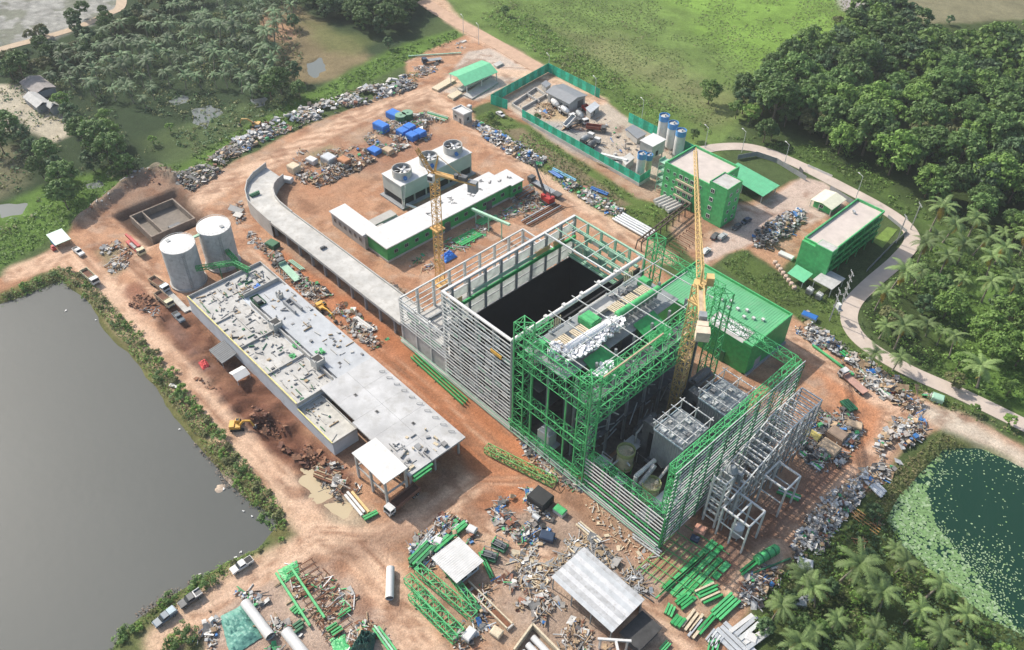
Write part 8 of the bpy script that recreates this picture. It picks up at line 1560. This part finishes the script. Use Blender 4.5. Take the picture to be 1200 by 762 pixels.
for a in (('covered_crate', 462, 137, (5.5, 4, 2.6), .1, BLUE, 'blue-covered crate, farthest of the blue ones, beside the green tanks', 'crate'), ('covered_crate', 447, 152, (6, 3.6, 3.2), .1, BLUE, 'large blue-covered crate, leftmost of the blue group', 'crate'), ('covered_crate', 472, 157, (4, 3.6, 2.4), .1, BLUE, 'blue-covered crate in front of the green tanks, left of four', 'crate'), ('covered_crate', 480, 152, (4, 3.6, 2.4), .1, BLUE, 'blue-covered crate in front of the green tanks, back of four', 'crate'), ('covered_crate', 483, 162, (4.2, 3.4, 2.4), .1, BLUE, 'blue-covered crate in front of the green tanks, nearest of four', 'crate'), ('covered_crate', 492, 159, (4.2, 3.6, 2.6), .1, BLUE, 'blue-covered crate in front of the green tanks, right of four', 'crate'), ('covered_crate', 439, 178, (4.6, 3.4, 1.8), .1, BLUE, 'single blue-covered crate nearest the cooling tower', 'crate'),
  ('crate', 455, 178, (4, 3, 1.8), .1, TAN, 'tan crate beside the single blue-covered one', 'crate'), ('crate', 345, 200, (4, 3.4, 2.8), .1, WOODL, 'pale tall crate at the ramp end of the junk', 'crate'), ('crate', 366, 190, (4, 2.6, 2), .2, WHITE, 'white crate behind the pale tall crate', 'crate'), ('crate', 386, 190, (5, 4, 3), .1, SILV, 'big grey wrapped crate in the middle of the junk', 'crate'), ('crate', 404, 193, (4.4, 3.2, 3), .1, MAT('orange_brown_box', (.42, .2, .1), .85, var=.3), 'orange-brown crate beside the grey wrapped one', 'crate'), ('crate', 337, 212, (4, 2.2, 1.8), .5, WHITE, 'white box on red earth beside the ramp end wall', 'crate'),
  ('scrap_container', 633, 588, (5, 4.4, 3), .1, MAT('tarred_sheet', (.025, .027, .028), .8, var=.3), 'black container with a ridged cover in the bottom scrap yard', 'container'), ('crate', 656, 600, (3, 2, 1.6), .1, WHITE, 'white crate with a green lid beside the black container', 'crate', GREENL), ('machine_block', 641, 630, (3.4, 2.4, 1.5), .5, DARKBL, 'dark blue machine block below the black container', 'machine'), ('water_tank', 553, 622, (2.2, 1.8, 1.4), .3, WHITE, 'white plastic tank behind the white-roofed hut', 'tank'), ('crate', 514, 635, (1.8, 1.6, 1.2), .4, WHITE, 'small white crate among the bundles', 'crate'), ('pad_block', 582, 742, (2.4, 2.0, 1.2), .2, WOODL, 'pale square block beside the concrete trough', 'block'), ('crate', 550, 745, (2, 3, 1.6), .2, WHITE, 'white crate at the lower end of the truss pile', 'crate'),
  ('crate', 970, 528, (5, 4, 2.2), 0, TAN, 'big tan box with a round hole near the gallery, nearer one', 'crate'), ('crate', 980, 512, (4.6, 3.4, 2.2), 0, MAT('brown_board', (.26, .19, .14), .85, var=.25), 'brown box beside the big tan one', 'crate'), ('crate', 951, 512, (4, 3, 1.4), .1, MAT('ochre_cover', (.48, .40, .12), .8, var=.3), 'ochre-topped box beside the gallery', 'crate'), ('crate', 1000, 500, (4, 2.4, 1.6), .4, TAN, 'tan box at the corner of the sandy track', 'crate'), ('crate', 948, 372, (4.6, 2.2, 1.4), .2, WHITE, 'white and blue bin on top of the scrap by the plant building', 'bin', BLUEP), ('crate', 1098, 468, (3, 2.4, 1.6), .3, GREENP, 'pale green box at the end of the scrap strip', 'crate'), ('crate', 1020, 436, (2.6, 1.8, 1.2), .4, BLUEP, 'blue drum crate in the scrap strip', 'crate'), ('crate', 1043, 458, (2, 1.8, 1.3), .4, RED, 'red box in the scrap strip', 'crate'), ('crate', 943, 662, (3.4, 3, .8), .5, SILV, 'grey flat box at the end of the white rubbish heap', 'crate'), ('crate', 906, 274, (4, 3, 2), .5, WHITE, 'white sacks block on the tyre heap', 'sacks'), ('crate', 921, 300, (5, 2, 1), .1, WHITE, 'white beam crate beside the green block wall', 'crate'), ('crate', 820, 622, (2.6, 2.4, 1.2), .3, MAT('salmon_cover', (.55, .28, .2), .8), 'salmon-coloured box beside the corner of the high rail wall', 'crate'), ('crate', 814, 632, (2, 1.6, 1), .3, DARKBL, 'dark blue box beside the salmon-coloured one', 'crate'), ('tool_skip', 320, 288, (4, 3, 1.8), .2, GREEND, 'grey-green skip under the bend of the ramp', 'skip'), ('crate', 880, 748, (2.4, 2, 1), .3, WHITE, 'pale sack under the palms at the lower edge', 'sack'), ('crate', 936, 705, (3, 2.2, 1), .6, SILV, 'pale sheet-covered box under the palms', 'crate'), ('site_toilet', 550, 128, (1.6, 1.6, 2.2), .2, WHITE, 'small white cabin at the edge of the kiosk road', 'cabin')): blk(*a)
# tanks, tubes, covers
for k, (px, py, r, h, m, lab) in enumerate(((470, 142, 2.2, 3, GREEN, 'round green tank beside the blue covers, nearer'), (478, 139, 2.2, 3, GREEN, 'round green tank beside the blue covers, farther'))):
    t = T('round_tank', lab, 'tank', G(px, py)); b = MB(); b.cyl(0, 0, .2, h, r, 18); P('shell', b, GREEND, t); b = MB(); b.cyl(0, 0, h, h + .25, r + .08, 18); b.cyl(0, 0, h + .25, h + .5, .4, 8); P('lid', b, MAT('sage_lid', (.16, .30, .2), .6), t)
for pa, pb, r, m, lab in (((458, 667), (457, 703), .95, WHITE, 'long white tube standing off the truss pile on the road edge'), ((288, 708), (318, 748), 1.1, WHITE, 'long white tube lying right of the green tarpaulin'), ((336, 742), (360, 772), 1.2, WHITE, 'long white tube running off the bottom edge'), ((625, 605), (632, 610), .8, SILV, 'short silver cylinder in the scrap behind the generators')):
    a, c = G(*pa) + Vector((0, 0, r)), G(*pb) + Vector((0, 0, r)); t = T('large_tube', lab, 'pipe', ((a + c) / 2).to_tuple()[:2] + (0,)); b = MB(True); b.tube(a, c, r, None, 20, caps=False); b.tube(a, c, r * .94, None, 20, caps=False); P('shell', b, m, t); d = (c - a).normalized(); b = MB(True); b.tube(a + d * .3, a + d * .32, r * .93, None, 20); b.tube(c - d * .32, c - d * .3, r * .93, None, 20); P('inner_cap', b, DUCT, t)
def cover(px, m, label, h=.6, seed=1, name='tarpaulin'):
    poly = [G(*p) for p in px]; a, b_, c, d = poly; n = 14; r = random.Random(seed); V = []; mb = MB(True)
    for i in range(n + 1):
        for j in range(n + 1):
            u, v = i / n, j / n; p = a.lerp(b_, u).lerp(d.lerp(c, u), v); e = min(u, 1 - u, v, 1 - v); V.append((p.x + r.uniform(-.08, .08), p.y + r.uniform(-.08, .08), .12 + h * min(1, e * 5) * (1 + r.uniform(-.35, .35))))
    w = n + 1; mb.add(V, [(i * w + j, i * w + j + 1, (i + 1) * w + j + 1, (i + 1) * w + j) for i in range(n) for j in range(n)]); return S1(name, mb, m, label, 'tarpaulin')
cover([(258, 722), (284, 708), (308, 746), (270, 770)], MAT('jade_tarpaulin', (.10, .27, .22), .55, var=.15, bump=.6, fine=1.5), 'large jade green tarpaulin spread in the bottom left yard', .8, 2); cover([(410, 762), (425, 738), (442, 742), (436, 768)], MAT('deep_green_tarpaulin', (.02, .09, .075), .5, var=.2, bump=.6), 'dark green cover over a heap at the bottom of the trestle yard', 2.4, 3)
cover([(386, 748), (404, 742), (414, 765), (394, 772)], GREENL, 'bright green net spread at the bottom of the trestles', .25, 4, 'safety_net'); cover([(325, 668), (348, 656), (352, 672), (334, 682)], GREENL, 'bright green plates spread at the head of the trestles', .3, 5, 'safety_net')
cover([(516, 300), (527, 292), (536, 300), (522, 308)], BLUE, 'crumpled blue tarpaulin beside the green building end', 1.0, 6); cover([(232, 424), (240, 420), (246, 428), (238, 433)], MAT('red_net', (.55, .06, .06), .6, var=.2), 'red plastic net in the dug strip by the lake road', .5, 7, 'safety_net'); cover([(940, 698), (950, 693), (956, 702), (944, 708)], SILV, 'silver sheet over something under the palms', .5, 8)
# laid-out green plates and reinforcement grid by the hall corner
for k in range(22):
    i, j = k % 4, k // 4; p_ = Vector(G(792, 692)).lerp(G(846, 640), j / 5.5) + Vector((i * 1.9 - 2, i * .2, 0)); b = MB(True); r = random.Random(k); b.box((p_.x, p_.y, .12 + .02 * i), (r.uniform(1.2, 1.8), r.uniform(2, 3.4), .14), r.uniform(-.06, .06)); b.box((p_.x, p_.y, .26 + .02 * i), (r.uniform(.6, 1.2), .12, .14), .05)
    S1('steel_plate', b, GREENL if (i + j) % 3 else GREEN, 'bright green steel plate laid out in rows beside the hall corner', 'steel plate', group='green plates by the hall corner')
t = T('bar_grid', 'grid of thin yellow-green bars laid on the ground at the hall corner', 'bar grid', G(770, 675))
for k in range(9): b = MB(True); b.beam(G(745 + k * 7, 668 + k * 5) + Vector((0, 0, .3)), G(790 + k * 7, 625 + k * 4.5) + Vector((0, 0, .3)), .16); P('bar', b, MAT('yellow_green_paint', (0, 0, 0)), t)
for k in range(7): b = MB(True); b.beam(G(748 + k * 9, 664 - k * 8) + Vector((0, 0, .46)), G(806 + k * 8, 704 - k * 9) + Vector((0, 0, .46)), .13); P('bar', b, GREEN, t)
for k in range(4): b = MB(True); b.beam(G(768 + k * 4, 702 - k * 4) + Vector((0, 0, .6)), G(818 + k * 4, 658 - k * 4) + Vector((0, 0, .6)), .3); P('bar', b, GREENL, t)
# concrete trough, bottom slabs, timber trestle, mooring bits
a, c = G(546, 684), G(598, 735); d = (c - a).normalized(); nn = Vector((-d.y, d.x, 0)); t = T('concrete_trough', 'long narrow concrete trough running down from the white-roofed hut', 'trough', tuple((a + c) / 2))
for s in (-1, 1): b = MB(True); b.beam(a + nn * s * .8 + Vector((0, 0, .3)), c + nn * s * .8 + Vector((0, 0, .3)), .3, .9); P('side', b, WOODL, t)
b = MB(True); b.beam(a + Vector((0, 0, .1)), c + Vector((0, 0, .1)), 1.3, .1); P('floor', b, RUST, t); b = MB(True); b.beam(c - nn * .95 + Vector((0, 0, .3)), c + nn * .95 + Vector((0, 0, .3)), .35, .9); P('end', b, CONCL, t)
t = T('low_shed', 'low pale walled bay with white tubes at the bottom edge', 'bay', G(625, 755)); a, c, e = G(602, 765), G(624, 735), G(660, 772); b = MB(True); b.beam(a + Vector((0, 0, 1)), c + Vector((0, 0, 1)), .4, 2); b.beam(c + Vector((0, 0, 1)), e + Vector((0, 0, 1)), .4, 2); P('wall', b, WOODL, t)
for k in range(3): b = MB(True); o = (e - c).normalized(); b.tube(c + (a - c) * (.25 + k * .28) + o * 1.5 + Vector((0, 0, .8)), c + (a - c) * (.25 + k * .28) + o * 11 + Vector((0, 0, .8)), .75, None, 12); P('tube', b, WHITE, t)
p, q = G(748, 292), G(806, 246); d = (q - p).normalized(); nn = Vector((-d.y, d.x, 0)); t = T('timber_trestle', 'dark timber trestle bridge running from the hall toward the office', 'trestle bridge', tuple((p + q) / 2))
for s in (-1, 1): b = MB(True); b.beam(p + nn * s * .8 + Vector((0, 0, 3.4)), q + nn * s * .8 + Vector((0, 0, 3.4)), .35, .5); P('beam', b, MAT('dark_timber', (.085, .065, .05), .95, var=.3), t)
for k in range(9):
    c = p.lerp(q, k / 8); b = MB(True)
    for s in (-1, 1): b.beam(c + nn * s * 1.2, c + nn * s * .8 + Vector((0, 0, 3.2)), .28)
    b.beam(c - nn + Vector((0, 0, 3.7)), c + nn + Vector((0, 0, 3.7)), .25); P('bent', b, MAT('dark_timber', (0, 0, 0)), t)
for k in range(10): p_ = Vector(G(772, 296)).lerp(G(808, 268), k / 9); b = MB(True); [b.beam((p_.x + i * 1.5, p_.y, .9), (p_.x + i * 1.5 + 1.3, p_.y, .9), .2) for i in range(4)]; b.beam((p_.x, p_.y, 0), (p_.x, p_.y, .9), .2); b.beam((p_.x + 5.6, p_.y, 0), (p_.x + 5.6, p_.y, .9), .2); S1('formwork_frame', b, RUST, 'low rusty formwork frame in the row beside the timber trestle', 'frame', group='rusty formwork frames')
for k, (px, py) in enumerate([(908 + i * 3.2, 306 + i * 4.2) for i in range(8)]):
    q = G(px, py + 2); b = MB(True); b.cyl(q.x, q.y, 0, .9, .75, 12); b.cyl(q.x, q.y, .9, 1.15, .75, 12, 0, .45); S1('sack', b, MAT('dusty_sack', (.5, .38, .31), .9, var=.2), 'bulging dusty sack in the row along the fence of the green block', 'sack', group='sacks by the green block')
for k, (px, py) in enumerate(((889, 283), (896, 276), (903, 270), (893, 286), (911, 262), (902, 282), (898, 268), (914, 272), (907, 288), (886, 276))):
    q = G(px, py); b = MB(True); r = random.Random(k); b.ring(q.x, q.y, 1.2 + r.random() * .8, 1.7 + r.random() * .3 + .7, 1.0, .42, 16); S1('tyre', b, DUCT, 'big grey tyre thrown on the heap in the office yard', 'tyre', group='tyres on the office heap')
for k, (px, py) in enumerate(((77, 363), (112, 374), (140, 400), (210, 502), (220, 505), (248, 512), (262, 572), (285, 598), (295, 604), (234, 672), (276, 652), (282, 646), (318, 640))):
    q = G(px, py, -1); r = random.Random(k); b = MB(True); b.box((q.x, q.y, -1.0), (r.uniform(.3, 1.0), .25, .18), r.uniform(0, 3)); b.box((q.x + .2, q.y + .1, -.95), (.3, .22, .15), r.uniform(0, 3)); S1('floating_litter', b, WHITE, 'white litter floating near the lake shore', 'litter', group='litter in the lake')
for k, (px, py, sx, sy, m, lab) in enumerate(((205, 452, 3, 1.2, WHITE, 'white board on the verge of the lake road'), (112, 330, 1, .8, WHITE, 'white scrap at the lake end of the bank'),)):
    q = G(px, py); b = MB(True); b.box((q.x, q.y, .3), (sx, sy, .15), .4, 0, (.1, .1, .5)); b.box((q.x + .3, q.y, .42), (sx * .5, sy * .7, .1), .2); S1('board', b, m, lab, 'board')
t = T('junk_pile_tyres', 'dark heap of bent pipes and tyres in front of the dump trucks', 'scrap', G(180, 364)); r = random.Random(4)
for k in range(12): b = MB(); u = Vector((r.uniform(-2.5, 2.5), r.uniform(-1.8, 1.8), r.uniform(.1, .8))); b.tube(u, u + Vector((r.uniform(-2, 2), r.uniform(-2, 2), r.uniform(0, .8))), .18, None, 7); P('pipe', b, STEELD if k % 2 else DUCT, t)
# loose piles of rubble things you could pick out in the heap
for k in range(60):
    s = k / 60; px = 275 + 205 * s; py = 166 - 74 * s + random.uniform(-7, 6); q = G(px, py); r = random.Random(k + 50); b = MB(True); w = r.uniform(1.2, 2.6)
    b.box((q.x, q.y, 1.0 + r.uniform(0, .6)), (w, w * r.uniform(.5, .9), r.uniform(.2, .7)), 0, 0, (r.uniform(-.5, .5), r.uniform(-.5, .5), r.uniform(0, 3))); b.box((q.x + .4, q.y + .3, 1.3), (w * .6, w * .4, .3), 0, 0, (r.uniform(-.5, .5), .2, r.uniform(0, 3)))
    S1('rubble_slab', b, r.choice((WHITE, WHITE, CONCL, SILV, CONC)), 'pale broken slab lying on top of the long rubble heap', 'slab', group='slabs on the rubble heap')
heap('yard_litter', 'scattered pallets and parts around the silos and bays of the batching yard', [(600, 122), (640, 104), (690, 130), (740, 150), (760, 190), (720, 186), (640, 140)], 3.2, MIX, W10(), .3, 1.8, 51, .35, 'litter', thin=.5)
# ---- air
hz = bpy.data.materials.new('haze_air'); hz.use_nodes = True; hn = hz.node_tree.nodes; hn.remove(hn['Principled BSDF']); pv = hn.new('ShaderNodeVolumePrincipled')
pv.inputs['Color'].default_value = (.82, .88, .95, 1); pv.inputs['Density'].default_value = 0.00013; pv.inputs['Anisotropy'].default_value = 0.2
hz.node_tree.links.new(pv.outputs[0], hn['Material Output'].inputs['Volume'])
b = MB(); b.bx(-5000, 5000, -5000, 5000, -4.5, 178); o = S1('haze', b, hz, 'thin haze in the air over the works and fields', 'haze', kind='stuff')
